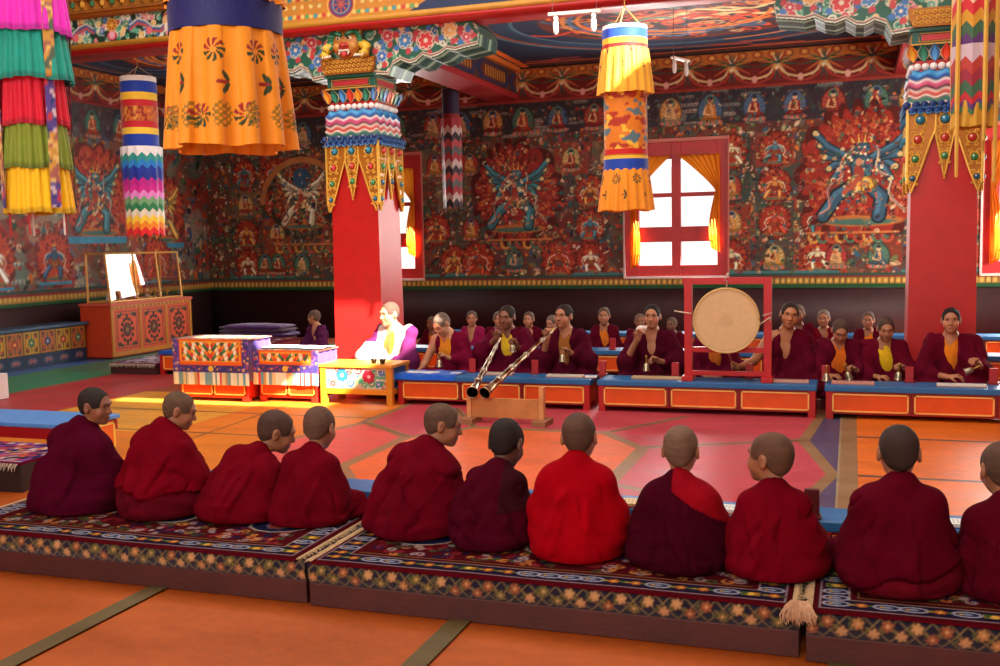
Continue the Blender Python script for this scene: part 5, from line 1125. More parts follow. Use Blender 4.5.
# ------------------------------------------------------------------ glass display cabinet
def cabinet():
    t = thing('display_cabinet', 'orange red painted cabinet with gilt framed glass case on top, at the left corner', 'cabinet', (-9.6, 11.52, 0)); L = 1.8; D = .52
    B = MB(); B.box(-D, -.012, 0, L, .03, .74, rgb(196, 62, 30)); B.box(-D + .02, -.03, .02, L - .02, 0, .03, rgb(90, 30, 20)); B.build('body', M_PAINT, t, bevel=.004)
    B = MB(); B.box(-D - .01, .02, -.02, L + .02, .74, .775, rgb(206, 90, 70)); B.build('cabinet_top', M_PAINT, t, bevel=.006)
    B = MB(); g = rgb(190, 120, 40); zz = (.04, .1, .69, .735)
    B.box(-.012, .004, 0, L, zz[0], zz[1], g); B.box(-.012, .004, 0, L, zz[2], zz[3], g)
    for k in range(4): y = k * (L - .05) / 3; B.box(-.012, .006, y, y + .05, .1, .69, g)
    for k in range(60): B.ball((.005, .02 + k * .03, .712), (.003, .01, .012), [rgb(60, 110, 70), rgb(170, 40, 30), rgb(226, 170, 70)][k % 3], 6, 4)
    B.build('gilt_frame', M_PAINT, t)
    for k in range(3):
        y0 = .06 + k * (L - .05) / 3; w = (L - .05) / 3 - .07; C = Can(w, .57, .009, rgb(206, 78, 44), y0, .11); c = y0 + w / 2; dk = rgb(50, 30, 30)
        C.rect(y0, y0 + w, .11, .68, rgb(214, 84, 50)); C.path([(y0 + .03, .14), (y0 + w - .03, .14), (y0 + w - .03, .65), (y0 + .03, .65), (y0 + .03, .14)], .006, rgb(120, 60, 40)); C.path([(y0 + .06, .18), (y0 + .06, .61), (y0 + w - .06, .61), (y0 + w - .06, .18), (y0 + .06, .18)], .006, rgb(70, 60, 40))
        C.ell(c, .395, .085, .1, dk); C.ell(c, .395, .06, .075, rgb(120, 40, 36)); C.ell(c, .395, .04, .05, rgb(40, 70, 60)); C.flower(c, .395, .03, rgb(200, 130, 60), rgb(60, 30, 30), 6)
        for a in range(12): C.curl(c + .12 * math.cos(a * .524), .395 + .16 * math.sin(a * .524), .026, dk, .008, a)
        for su in (-1, 1):
            for sv in (-1, 1): C.curl(c + su * (w / 2 - .09), .395 + sv * .2, .03, dk, .009, 0, su * sv); C.curl(c + su * (w / 2 - .14), .395 + sv * .215, .022, rgb(40, 70, 50), .008, 1, -su * sv); C.ell(c, .395 + sv * .19, .022, .022, dk)
        U, V = np.meshgrid(C.u, C.v); E = MB(); E.box(-.012, .0, y0, y0 + w, .11, .68, rgb(206, 78, 44)); d_ = grid_obj('door', np.stack([np.full_like(U, .001), U, V], -1), C.a, M_PAINT, t, extra=E)
        H = MB(); H.ball((.012, y0 + w - .02, .4), .009, rgb(200, 160, 70), 8, 5); H.build('knob', M_METAL, d_, smooth=True)
    # glass case, front leaning back a little
    B = MB(); gd = rgb(206, 150, 70); zt = 1.46; lean = .06; y1 = L - .1; y0 = .1
    def post(x, y, xt, yt, r=.016): B.tube([(x, y, .775), (xt, yt, zt)], r, gd, 6)
    ys = [y0, y0 + (y1 - y0) * .36, y0 + (y1 - y0) * .68, y1]
    for y in ys: post(-.08, y, -.08 - lean, y)
    for y in (y0, y1): post(-.46, y, -.46, y)
    for x, z in ((-.08, .79), (-.08 - lean, zt), (-.46, .79), (-.46, zt)): B.tube([(x, y0, z), (x, y1, z)], .014, gd, 6)
    for y in (y0, y1):
        for z, x in ((.79, -.08), (zt, -.08 - lean)): B.tube([(x, y, z), (-.46, y, z)], .014, gd, 6)
    B.build('case_frame', M_GILT, t)
    G = MB()
    for a, b in zip(ys[:-1], ys[1:]): G.add([(-.08, a, .79), (-.08, b, .79), (-.08 - lean, b, zt), (-.08 - lean, a, zt), (-.084, a, .79), (-.084, b, .79), (-.084 - lean, b, zt), (-.084 - lean, a, zt)], [(0, 1, 2, 3), (7, 6, 5, 4), (0, 4, 5, 1), (3, 2, 6, 7), (0, 3, 7, 4), (1, 5, 6, 2)], (1, 1, 1))
    for y in (y0, y1): G.box(-.45, -.09, y - .002, y + .002, .79, zt - .01, (1, 1, 1))
    G.build('glass_pane', M_CASEGLASS, t)
    S = MB(); S.box(-.45, -.1, y0 + .01, y1 - .01, .776, .79, rgb(120, 30, 30)); S.box(-.4, -.15, y0 + .02, y1 - .02, 1.08, 1.09, rgb(150, 60, 40)); S.build('shelf', M_PAINT, t)
    return ys
M_CASEGLASS = glass_mat(); M_CASEGLASS.name = 'reflective_case_glass'
M_CASEGLASS.node_tree.nodes['Mix Shader'].inputs[0].default_value = .11
cabinet()
def butter_lamp(loc, label, c=rgb(200, 150, 70), s=1.):
    t = thing('butter_lamp', label, 'lamp', loc, 0, 'butter lamps inside the glass case'); B = MB(); B.lathe([(.02 * s, 0), (.024 * s, .006), (.008 * s, .02), (.008 * s, .04 * s), (.026 * s, .06 * s), (.03 * s, .085 * s), (.026 * s, .085 * s), (.02 * s, .07 * s)], c, 14); B.build('cup', M_METAL, t, smooth=True); return t
for k in range(7): butter_lamp((-9.75 - .06 * (k % 2), 11.75 + k * .2, .79), 'small metal butter lamp inside the glass case', s=1.3)
for k, (c, h) in enumerate([(rgb(206, 150, 150), .12), (rgb(220, 190, 160), .16), (rgb(180, 70, 90), .13), (rgb(200, 160, 120), .15), (rgb(190, 60, 70), .12)]):
    t = thing('offering_cake', ['pale pink', 'tall cream', 'dark rose', 'tan', 'small crimson'][k] + ' offering cake inside the glass case of the cabinet', 'ornament', (-9.9, 11.85 + k * .28, .79)); B = MB(); B.lathe([(.04, 0), (.045, .02), (.03, .03), (.035, h * .5), (.02, h * .8), (.003, h)], [c, c, WHITE, c, rgb(230, 210, 180), rgb(230, 180, 80)], 14); B.build('cone', M_PAINT, t, smooth=True)
    B = MB(); B.lathe([(.02, 0), (.024, .003), (.02, .006)], rgb(236, 226, 200), 12, axis=(1, 0, 0), o=(.03, 0, h * .45)); B.build('disc_ornament', M_PAINT, t)

# ------------------------------------------------------------------ things on and by the desks
def book(w, d, h, loc, rz, label, c=rgb(226, 214, 190), c2=rgb(200, 120, 60)):
    t = thing('loose_leaf_book', label, 'book', loc, rz); B = MB(); B.box(-w / 2, w / 2, -d / 2, d / 2, h * .25, h, c); B.build('page_stack', M_PAPER, t, bevel=.001)
    B = MB(); B.box(-w / 2 - .004, w / 2 + .004, -d / 2 - .004, d / 2 + .004, 0, h * .25, c2); B.build('lower_board', M_PAINT, t)
    B = MB()
    for q in np.linspace(-w / 2 + .03, w / 2 - .03, int(w / .02)): B.box(q, q + .012, -d / 2 + .015, d / 2 - .015, h, h + .0006, tuple(x * .82 for x in c))
    B.build('text_lines', M_PAPER, t)
for x, w, y, c, l in ((-3.83, .32, 8.87, WHITE, 'white page stack in front of the reading monk'), (-3.1, .3, 8.92, rgb(214, 190, 170), 'pinkish page stack behind the left horn'), (-2.44, .34, 8.88, rgb(224, 208, 186), 'long pale page stack in front of the right horn player'), (-1.58, .5, 8.9, rgb(206, 176, 130), 'long tan page stack in front of the conch blower'), (-.5, .34, 8.88, rgb(216, 160, 140), 'pink page stack in front of the drummer'), (.02, .33, 8.87, rgb(220, 150, 130), 'salmon page stack at the left end of the right desk'), (.84, .36, 8.87, rgb(232, 220, 206), 'white page stack in front of the smiling bell player'), (1.25, .2, 8.9, WHITE, 'white page stack at the right edge of the front row')):
    book(w, .09, .018, (x, y, .28), 0, l, c)
book(.1, .08, .015, (-2.2, 8.86, .28), .3, 'small cream booklet at the right end of the left desk', WHITE); book(.09, .07, .015, (-3.5, 8.88, .28), -.2, 'small white booklet beside the blue cloth', WHITE)
def upright(loc, rz, label, h=.13, c=rgb(176, 34, 36)):
    t = thing('upright_board', label, 'board', loc, rz); B = MB(); B.box(-.032, .032, -.012, .012, 0.012, h, c); B.build('panel', M_PAINT, t, bevel=.003)
    B = MB(); B.box(-.04, .04, -.035, .035, 0, .014, tuple(x * .8 for x in c)); B.build('foot', M_PAINT, t, bevel=.002)
for x, l in ((-3.39, 'small upright red board beside the reading monk'), (-2.77, 'small upright red board between the two horn players'), (-2.13, 'small upright red board where the left and middle desks meet'), (-1.47, 'small upright red board right of the conch blower'), (-.83, 'small upright red board below the drum'), (-.2, 'small upright red board left of the bowed boy with a bell'), (.46, 'small upright red board between the last two bell players'), (1.09, 'small upright red board at the right edge of the front desks')): upright((x, 9.03, .28), 0, l)
upright((-2.5, 11.1, .29), 0, 'small upright red board on the second row desk'); 
upright((-.155, 4.6, .27), 0, 'dark upright board standing between the two near boys at right', .13, rgb(96, 16, 20))
book(.3, .1, .02, (-.96, 4.62, .27), .1, 'open pale pages beyond the bright red robed boy', rgb(230, 200, 150), rgb(150, 30, 30)); book(.26, .09, .02, (-.5, 4.62, .27), -.1, 'white page stack on the near desk between two boys', WHITE); book(.3, .09, .02, (.36, 4.62, .27), 0, 'white page stack on the near desk at the right edge', WHITE, rgb(60, 60, 120))
book(.28, .09, .02, (-2.95, 4.62, .27), .1, 'white page stack on the near desk beyond the second boy', WHITE)
# blue cloth over the left end of the front desk
t = thing('blue_cloth', 'bright blue wrinkled cloth over the left end of the front desk', 'cloth', (-4.07, 8.70, .282)); C = Can(.62, .36, .008, rgb(20, 84, 190), 0, 0); U, V = np.meshgrid(C.u, C.v); q = np.stack([U.ravel(), V.ravel(), 0 * U.ravel()], 1)
zz = .008 + .006 * wob(q, 3, 26.).reshape(U.shape); yy = V.copy(); m = V < .03; zz = np.where(m, zz - (.03 - V) * 1.6, zz); grid_obj('fabric', np.stack([U, yy, np.maximum(zz, np.where(m, -.06, .001))], -1), C.a, M_CLOTH, t, smooth=True)
# wooden horn stand
t = thing('horn_stand', 'plain wooden trestle holding the bells of two long horns', 'stand', (-2.70, 7.95, 0)); wd = rgb(196, 130, 70)
B = MB(); B.box(-.3, .3, -.014, .014, .05, .215, wd); B.build('plank', M_PLANK, t, bevel=.003)
for x in (-.33, .3): B = MB(); B.box(x - .005, x + .035, -.03, .03, .03, .32 if x > 0 else .24, rgb(214, 150, 92)); B.build('post', M_PLANK, t, bevel=.003); B = MB(); B.box(x - .045, x + .075, -.12, .12, 0, .05, rgb(150, 100, 66)); B.build('foot', M_PLANK, t, bevel=.004)
def horn(a, b, label):
    a, b = Vector(a), Vector(b); L = (b - a).length; t = thing('long_horn', label, 'horn', tuple(a)); ax = tuple((b - a).normalized()); W = rgb(150, 110, 80); S = rgb(190, 180, 160); Bk = rgb(36, 24, 20)
    B = MB(); pr_ = [(.008, 0), (.014, .006), (.014, .012), (.007, .03)]; B.lathe(pr_, rgb(210, 170, 90), 14, ax); B.build('mouthpiece', M_METAL, t, smooth=True)
    B = MB(); n = 40; pf = []; cs = []
    for k in range(n + 1):
        s = k / n; r = .010 + .022 * s + .03 * max(0, s - .86) ** 1.5 / .14 ** 1.5 * .6; pf.append((r, .03 + (L - .03) * s)); cs.append(rgb(120, 70, 46) if (k // 3) % 2 else rgb(196, 176, 140))
    B.lathe(pf, cs, 18, ax, cap=False); B.build('tube', M_METAL, t, smooth=True)
    for s in (.18, .42, .62, .8):
        r = .010 + .022 * s + .006; B = MB(); B.lathe([(r - .004, 0), (r, .005), (r + .003, .018), (r, .03), (r - .004, .035)], S, 18, ax, o=tuple(Vector(ax) * L * s)); B.build('ring', M_METAL, t, smooth=True)
    B = MB(); e = Vector(ax) * L; B.lathe([(.044, -.03), (.053, -.008), (.056, 0), (.052, .004), (.046, 0), (.036, -.04), (.028, -.1), (.001, -.102)], [W, W, rgb(206, 180, 130), rgb(206, 180, 130), Bk, Bk, Bk, Bk], 24, ax, o=tuple(e), cap=False); B.build('bell', M_METAL, t, smooth=True)
horn((-3.13, 9.1, .60), (-2.965, 7.88, .268), 'left long horn, steeper, from the monk in a yellow shirt to the stand')
horn((-2.59, 9.08, .70), (-2.85, 7.86, .268), 'right long horn, slanting across from the taller monk to the stand')
# drum and frame
t = thing('drum_stand', 'tall red wooden stand resting on the middle desk, holding the drum', 'frame', (-1.0, 8.86, .28)); fr = rgb(190, 26, 28)
for x in (-.33, .335): B = MB(); B.box(x - .03, x + .035, -.03, .03, 0, .885, fr); B.build('post', M_PAINT, t, bevel=.004); B = MB(); B.box(x - .045, x + .05, -.1, .1, 0, .045, fr); B.build('foot', M_PAINT, t, bevel=.004)
for z0, z1, e in ((.83, .885, .045), (.245, .29, .0), (.045, .085, 0)): B = MB(); B.box(-.33 - e, .31 + e, -.022, .022, z0, z1, fr); B.build('crossbar', M_PAINT, t, bevel=.003)
t = thing('drum', 'large round frame drum with pale hide head, hung in the red frame', 'drum', (-1.0, 8.80, .805), 0.1)
B = MB(); cs = rgb(196, 170, 120); B.lathe([(.262, -.06), (.272, -.055), (.276, 0), (.272, .055), (.262, .06)], rgb(170, 120, 60), 56, (0, -1, 0), cap=False); B.build('shell', M_PLANK, t, smooth=True)
for s in (-1, 1):
    B = MB(); n = 16; B.lathe([(.268 * (1 - k / n) + .0005, s * (.062 + .002 * math.sin(k / n * PI))) for k in range(n + 1)], [tuple(np.array(rgb(222, 192, 140)) * (1 - .05 * (k < 2)) * (1 - .04 * (k > 12))) for k in range(n + 1)], 56, (0, -1, 0), cap=False); B.build('drumhead', M_PAPER, t, smooth=False)
    B = MB(); B.tube([(.27 * math.cos(a), -s * .06, .27 * math.sin(a)) for a in np.linspace(0, 2 * PI, 49)], .008, rgb(214, 180, 110), 6); B.build('hoop', M_PLANK, t, smooth=True)
def rope(pts, label, r=.0055):
    o = MB().tube(pts, r, rgb(232, 206, 180), 6).build('rope', M_CLOTH, None, smooth=True); tag(o, label, 'rope')
rope([(-1.0, 8.83, 1.085), (-.998, 8.84, 1.13), (-1.01, 8.8, 1.15), (-.995, 8.83, 1.2), (-.99, 8.88, 1.205), (-1.0, 8.83, 1.12)], 'short cord tying the drum to the top bar', .007)
rope([(-1.29, 8.8, .86), (-1.34, 8.80, .87), (-1.40, 8.82, .875), (-1.4, 8.9, .87), (-1.32, 8.82, .86), (-1.44, 8.8, .885)], 'pale rope tying the drum to the left post')
rope([(-.745, 8.8, .75), (-.70, 8.8, .79), (-.64, 8.82, .83), (-.63, 8.9, .84), (-.70, 8.81, .845), (-.625, 8.81, .87), (-.64, 8.8, .80)], 'pale rope tying the drum to the right post')
# bundles and mats behind the draped cabinets
def mat_(x0, x1, y0, y1, h, col, label, seed, fr=True):
    t = thing('seat_mat', label, 'mat', (x0, y0, 0)); w, d = x1 - x0, y1 - y0; B = MB(); B.box(0, w, 0, d, 0, h - .02, rgb(120, 24, 24)); B.build('cushion', M_CLOTH, t, bevel=.012)
    C = Can(w, d, .015, col, 0, 0); R = random.Random(seed)
    for k in range(int(w * d * 160)): C.ell(R.uniform(0, w), R.uniform(0, d), .04, .02, R.choice([rgb(90, 30, 50), rgb(190, 180, 170), rgb(60, 60, 100), rgb(150, 90, 60)]), R.random() * 3)
    U, V = np.meshgrid(C.u, C.v); E = MB(); E.box(0, w, 0, d, h - .02, h - .001, col); grid_obj('mat_cover', np.stack([U, V, np.full_like(U, h)], -1), C.a, M_CARPET, t, extra=E)
    if fr: B = MB(); fringe(B, (0, 0, h - .004), (w, 0, h - .004), (0, -.6, -.9), int(w * 80), .06, rgb(236, 226, 216)); B.build('fringe', M_CARPET, t)
mat_(-7.2, -6.35, 10.3, 10.95, .40, rgb(110, 40, 50), 'white fringed mat behind the left draped cabinet', 1); mat_(-5.95, -5.35, 9.2, 10.1, .30, rgb(90, 50, 50), 'white fringed dark mat left of the sunlit monk', 2)
low_desk(.46, .5, .40, 'small red desk behind the two draped cabinets', (-6.62, 9.35, 0), 1, cols=(rgb(150, 50, 40), rgb(206, 30, 20), PANEL_O))
t = thing('folded_blanket', 'purple folded blanket on a stand beside the boy seen in profile', 'blanket', (-7.95, 11.6, .0)); B = MB()
B.box(.05, .95, .05, .4, 0, .34, rgb(70, 30, 40)); B.build('stool', M_PLANK, t, bevel=.01)
for k in range(3):
    C = Can(1.0 - .06 * k, .42, .02, rgb(84, 40, 110) if k != 1 else rgb(70, 30, 70), 0, 0); U, V = np.meshgrid(C.u, C.v); q = np.stack([U.ravel(), V.ravel(), 0 * U.ravel() + k], 1)
    z = .34 + .05 * (k + 1) + .008 * wob(q, 8 + k, 14.).reshape(U.shape) - .03 * np.exp(-np.minimum(np.minimum(U, C.u[-1] - U), np.minimum(V, .42 - V)) / .03); E = MB(); E.box(.01, C.u[-1] - .01, .01, .41, .34 + .05 * k, .34 + .05 * k + .025, C.a[0, 0]); grid_obj('fold', np.stack([U + .03 * k, V, z], -1), C.a, M_CLOTH, t, smooth=True, extra=E)
t = thing('white_scarf', 'white crumpled scarf lying over the lower draped cabinet', 'scarf', (-5.5, 8.66, .515)); C = Can(.72, .3, .012, rgb(238, 236, 232), 0, 0); U, V = np.meshgrid(C.u, C.v); q = np.stack([U.ravel(), V.ravel(), 0 * U.ravel()], 1); grid_obj('fabric', np.stack([U, V + .03 * np.sin(U * 6), .012 + .009 * wob(q, 5, 22.).reshape(U.shape)], -1), C.a, M_CLOTH, t, smooth=True)
for q, l in (((-4.18, 8.72, .385), 'small dark teacup on the sunlit yellow table'), ((-4.28, 8.74, .385), 'small metal incense cup left of the teacup on the yellow table')):
    t = thing('cup', l, 'cup', q); B = MB(); B.lathe([(.016, 0), (.02, .004), (.03, .03), (.033, .045), (.03, .045), (.024, .02), (.001, .01)], rgb(70, 60, 50), 16); B.build('bowl', M_METAL, t, smooth=True); B = MB(); B.lathe([(.035, 0), (.04, .003), (.02, .004)], rgb(150, 110, 70), 16); B.build('saucer', M_METAL, t)
for x0, x1, y0, y1, h, l in ((-4.62, -2.2, 9.2, 9.82, .09, 'long maroon seat mat under the reading monk and both horn players'), (-2.15, -.3, 9.2, 9.82, .09, 'long maroon seat mat under the conch blower and drummer'), (-.25, 1.7, 9.2, 9.82, .09, 'long maroon seat mat under the bell players at right'), (-5.3, 2.2, 11.45, 12.1, .06, 'long maroon seat mat under the second row of boys'), (-6.95, -6.2, 11.5, 12.1, .06, 'short maroon seat mat under the boy seen in profile')):
    t = thing('seat_mat', l, 'mat', (x0, y0, 0)); B = MB(); B.box(0, x1 - x0, 0, y1 - y0, 0, h - .002, rgb(90, 20, 30)); B.build('cushion', M_CLOTH, t, bevel=.015)
    B = MB()
    for q in np.arange(.03, x1 - x0, .12): B.box(q, q + .01, .0, y1 - y0, h - .012, h - .001, rgb(140, 60, 60))
    B.build('stripes', M_CLOTH, t)
# ------------------------------------------------------------------ people: smooth volumes turned into one continuous surface
def rotm(yaw=0., pitch=0., roll=0.):
    """yaw about z (positive turns to the figure's left, i.e. towards +x when facing -y), pitch forward nod, roll sideways tilt"""
    cy, sy = math.cos(yaw), math.sin(yaw); cp, sp_ = math.cos(pitch), math.sin(pitch); cr, sr = math.cos(roll), math.sin(roll)
    Z = np.array([[cy, -sy, 0], [sy, cy, 0], [0, 0, 1]]); X = np.array([[1, 0, 0], [0, cp, -sp_], [0, sp_, cp]]); Yr = np.array([[cr, 0, sr], [0, 1, 0], [-sr, 0, cr]])
    return Z @ Yr @ X
class Vol:
    def __init__(s, lo, hi, h):
        s.h = h; s.lo = np.array(lo, float); s.n = [int(math.ceil((hi[i] - lo[i]) / h)) + 1 for i in range(3)]
        s.ax = [lo[i] + h * np.arange(s.n[i]) for i in range(3)]; s.d = np.full(s.n, .3, np.float32)
    def blk(s, lo, hi):
        sl = []
        for i in range(3):
            a = max(0, int((lo[i] - s.lo[i]) / s.h) - 1); b = min(s.n[i], int((hi[i] - s.lo[i]) / s.h) + 2)
            if b <= a: return None
            sl.append(slice(a, b))
        X = s.ax[0][sl[0]][:, None, None]; Y = s.ax[1][sl[1]][None, :, None]; Z = s.ax[2][sl[2]][None, None, :]
        return tuple(sl), X, Y, Z
    def put(s, sl, p, k, op):
        d = s.d[sl]
        if op == '-': p = -p; h = np.clip(.5 - .5 * (p - d) / -k, 0, 1) if False else np.maximum(k - np.abs(d - p), 0) / k; s.d[sl] = np.maximum(d, p) + h * h * k * .25
        else: h = np.maximum(k - np.abs(d - p), 0) / k; s.d[sl] = np.minimum(d, p) - h * h * k * .25
    def ell(s, c, r, R=None, k=.03, op='+'):
        c = np.array(c, float); r = np.array(r, float); m = r.max() + k + 2.5 * s.h; b = s.blk(c - m, c + m)
        if b is None: return s
        sl, X, Y, Z = b; X, Y, Z = X - c[0], Y - c[1], Z - c[2]
        if R is not None: X, Y, Z = (R[0, 0] * X + R[1, 0] * Y + R[2, 0] * Z, R[0, 1] * X + R[1, 1] * Y + R[2, 1] * Z, R[0, 2] * X + R[1, 2] * Y + R[2, 2] * Z)
        k0 = np.sqrt((X / r[0]) ** 2 + (Y / r[1]) ** 2 + (Z / r[2]) ** 2); k1 = np.sqrt((X / r[0] ** 2) ** 2 + (Y / r[1] ** 2) ** 2 + (Z / r[2] ** 2) ** 2) + 1e-6
        s.put(sl, (k0 * (k0 - 1) / k1).astype(np.float32), k, op); return s
    def cap(s, a, b, r0, r1=None, k=.03, op='+'):
        a, b = np.array(a, float), np.array(b, float); r1 = r0 if r1 is None else r1; m = max(r0, r1) + k + 2.5 * s.h
        q = s.blk(np.minimum(a, b) - m, np.maximum(a, b) + m)
        if q is None: return s
        sl, X, Y, Z = q; e = b - a; L = e @ e + 1e-9; X, Y, Z = X - a[0], Y - a[1], Z - a[2]
        t = np.clip((X * e[0] + Y * e[1] + Z * e[2]) / L, 0, 1)
        s.put(sl, (np.sqrt((X - t * e[0]) ** 2 + (Y - t * e[1]) ** 2 + (Z - t * e[2]) ** 2) - (r0 + (r1 - r0) * t)).astype(np.float32), k, op); return s
    def clip_below(s, z): s.d = np.maximum(s.d, (z - s.ax[2])[None, None, :].astype(np.float32)); return s
    def mesh(s):
        d = s.d; d[0] = d[-1] = .1; d[:, 0] = d[:, -1] = .1; d[:, :, 0] = d[:, :, -1] = .1
        ins = d < 0; c = np.zeros([n - 1 for n in s.n], np.int8)
        S = [(i, j, k) for i in (0, 1) for j in (0, 1) for k in (0, 1)]; sh = lambda A, o: A[o[0]:A.shape[0] - 1 + o[0], o[1]:A.shape[1] - 1 + o[1], o[2]:A.shape[2] - 1 + o[2]]
        for o in S: c += sh(ins, o)
        act = (c > 0) & (c < 8); idx = np.full(act.shape, -1, np.int64); I = np.argwhere(act); idx[act] = np.arange(len(I))
        acc = np.zeros((len(I), 3)); cnt = np.zeros(len(I)); g = lambda o: d[I[:, 0] + o[0], I[:, 1] + o[1], I[:, 2] + o[2]]
        for o in S:
            for a in range(3):
                if o[a] == 0:
                    p = list(o); p[a] = 1; va, vb = g(o), g(p); m = (va < 0) != (vb < 0); t = np.where(m, va / np.where(m, va - vb, 1), 0)
                    q = np.array(o, float)[None] + 0 * acc; q[:, a] = t; acc[m] += q[m]; cnt += m
        V = (I + acc / np.maximum(cnt, 1)[:, None]) * s.h + s.lo; F = []
        for a in range(3):
            u, v = (a + 1) % 3, (a + 2) % 3; lo = [slice(None)] * 3; hi = [slice(None)] * 3; lo[a] = slice(0, -1); hi[a] = slice(1, None)
            A, B = ins[tuple(lo)], ins[tuple(hi)]; E = np.argwhere(A != B); E = E[(E[:, u] > 0) & (E[:, v] > 0) & (E[:, u] < s.n[u] - 1) & (E[:, v] < s.n[v] - 1)]
            fl = A[E[:, 0], E[:, 1], E[:, 2]]; q = []
            for du, dv in ((-1, -1), (0, -1), (0, 0), (-1, 0)):
                e = E.copy(); e[:, u] += du; e[:, v] += dv; q.append(idx[e[:, 0], e[:, 1], e[:, 2]])
            q = np.stack(q, 1); q[~fl] = q[~fl][:, ::-1]; F.append(q)
        F = np.concatenate(F); F = F[(F >= 0).all(1)]; return V, F
def normals(V, F):
    n = np.cross(V[F[:, 2]] - V[F[:, 0]], V[F[:, 3]] - V[F[:, 1]]); N = np.zeros_like(V)
    for k in range(4): np.add.at(N, F[:, k], n)
    return N / (np.linalg.norm(N, axis=1)[:, None] + 1e-9)
def relax(V, F, it=2, lam=.5):
    for _ in range(it):
        A = np.zeros_like(V); c = np.zeros(len(V))
        for k in range(4):
            a, b = F[:, k], F[:, (k + 1) % 4]; np.add.at(A, a, V[b]); np.add.at(A, b, V[a]); np.add.at(c, a, 1); np.add.at(c, b, 1)
        V = V + lam * (A / np.maximum(c, 1)[:, None] - V)
    return V
def subset(V, F, keepv):
    fk = keepv[F].sum(1) >= 2; F2 = F[fk]; u, inv = np.unique(F2, return_inverse=True); return u, inv.reshape(-1, 4)
def sm(x, a, b): t = np.clip((x - a) / (b - a), 0, 1); return t * t * (3 - 2 * t)

class Fig:
    """joint positions of a seated figure facing -y, in metres at adult size"""
    def __init__(s, lean=.12, side=0., head=(0, 0, 0), arms=None, neck=.0, hunch=0., width=1., hs=1., top=None, kneew=1., shz=.385):
        s.R = rotm(0, lean, side); P = np.array([0, .03, .10]); s.P = P; s.w = width
        s.at = lambda x, y, z: P + s.R @ np.array([x, y, z])
        s.chest = s.at(0, 0, .29); s.N = s.at(0, -.005 - hunch * .04, .455); s.HR = rotm(*head); up = .5 * s.R[:, 2] + .5 * s.HR[:, 2]
        s.hs = hs; s.H = s.N + up * (.05 + .1 * hs + neck) + s.HR @ np.array([0, -.035, .01]) - np.array([0, hunch * .03, 0])
        s.hp = lambda x, y, z: s.H + s.HR @ (np.array([x, y, z]) * hs); s.top = s.H[2] + .113 * hs
        s.S = [s.at(-.15 * width, .0, shz), s.at(.15 * width, .0, shz)]; s.knee = [np.array([-.29 * kneew, -.25, .085]), np.array([.29 * kneew, -.25, .085])]
        s.foot = [np.array([.09, -.33, .045]), np.array([-.09, -.31, .05])]
        d = [dict(E=(-.25, -.10, .26), W=(-.09, -.27, .20), cover=.5), dict(E=(.25, -.10, .26), W=(.09, -.27, .2), cover=.5)]
        for q, a in zip(d, arms or [{}, {}]): q.update(a)
        s.arms = d
def head_sdf(v, f, s, ears=True):
    H, R, S0 = f.H * s, f.HR, s; p = lambda x, y, z: (f.hp(x, y, z)) * S0
    s0 = s; s = s * f.hs; e = lambda c, r, k=.02, op='+': v.ell(p(*c), np.array(r) * s, R, k * s, op)
    e((0, .018, .035), (.074, .09, .08), .03); e((0, -.03, .0), (.064, .06, .085), .03); e((0, -.035, -.055), (.05, .052, .045), .03); e((0, -.07, -.088), (.022, .02, .018), .03)
    for q in (-1, 1): e((q * .042, -.062, -.03), (.022, .02, .026), .02)
    e((0, -.084, .028), (.045, .014, .012), .02)
    for q in (-1, 1): e((q * .03, -.098, .008), (.018, .014, .011), .012, '-')
    v.cap(p(0, -.086, .012), p(0, -.105, -.024), .008 * s, .013 * s, .01 * s)
    for q in (-1, 1): e((q * .013, -.095, -.028), (.009, .01, .008), .006)
    e((0, -.09, -.052), (.022, .011, .007), .006); e((0, -.088, -.064), (.018, .011, .007), .006)
    if ears:
        for q in (-1, 1): e((q * .077, .012, -.005), (.011, .02, .033), .006); e((q * .086, .006, -.0), (.007, .012, .018), .005, '-')
def hand_sdf(v, W, d, n, s, curl=.8, thumb=1, spread=1.):
    """palm, four fingers of different length with two bends each, and a thumb from the side of the palm"""
    W = np.array(W, float) * s; d = np.array(d, float); d /= np.linalg.norm(d); n = np.array(n, float); n -= d * (n @ d); n /= np.linalg.norm(n); sd = np.cross(d, n)
    for q in (-.026, -.009, .009, .026): v.cap(W + sd * q * .7 * s, W + (d * .078 + sd * q) * s, .015 * s, .0115 * s, .012 * s)
    for i, (q, L) in enumerate(((-.028, .8), (-.0095, .95), (.0095, 1.), (.028, .9))):
        q *= spread; a = W + (d * .08 + sd * q) * s; c1 = curl * (1 + .08 * i); d1 = d * math.cos(c1) + n * math.sin(c1); b = a + d1 * .038 * L * s; c2 = c1 + curl * .9; d2 = d * math.cos(c2) + n * math.sin(c2); c = b + d2 * .027 * L * s; c3 = c2 + curl * .6; d3 = d * math.cos(c3) + n * math.sin(c3)
        v.cap(a, b, .0095 * s, .0088 * s, .004 * s); v.cap(b, c, .0088 * s, .0082 * s, .004 * s); v.cap(c, c + d3 * .018 * L * s, .0082 * s, .0072 * s, .004 * s)
    a = W + (d * .025 + sd * -.028 * thumb) * s; t1 = (-sd * .75 * thumb + d * .6 + n * .35); t1 /= np.linalg.norm(t1); b = a + t1 * .036 * s; t2 = (-sd * .25 * thumb + d * .8 + n * .6); t2 /= np.linalg.norm(t2)
    v.cap(a, b, .0125 * s, .0105 * s, .008 * s); v.cap(b, b + t2 * .03 * s, .0102 * s, .0085 * s, .004 * s)
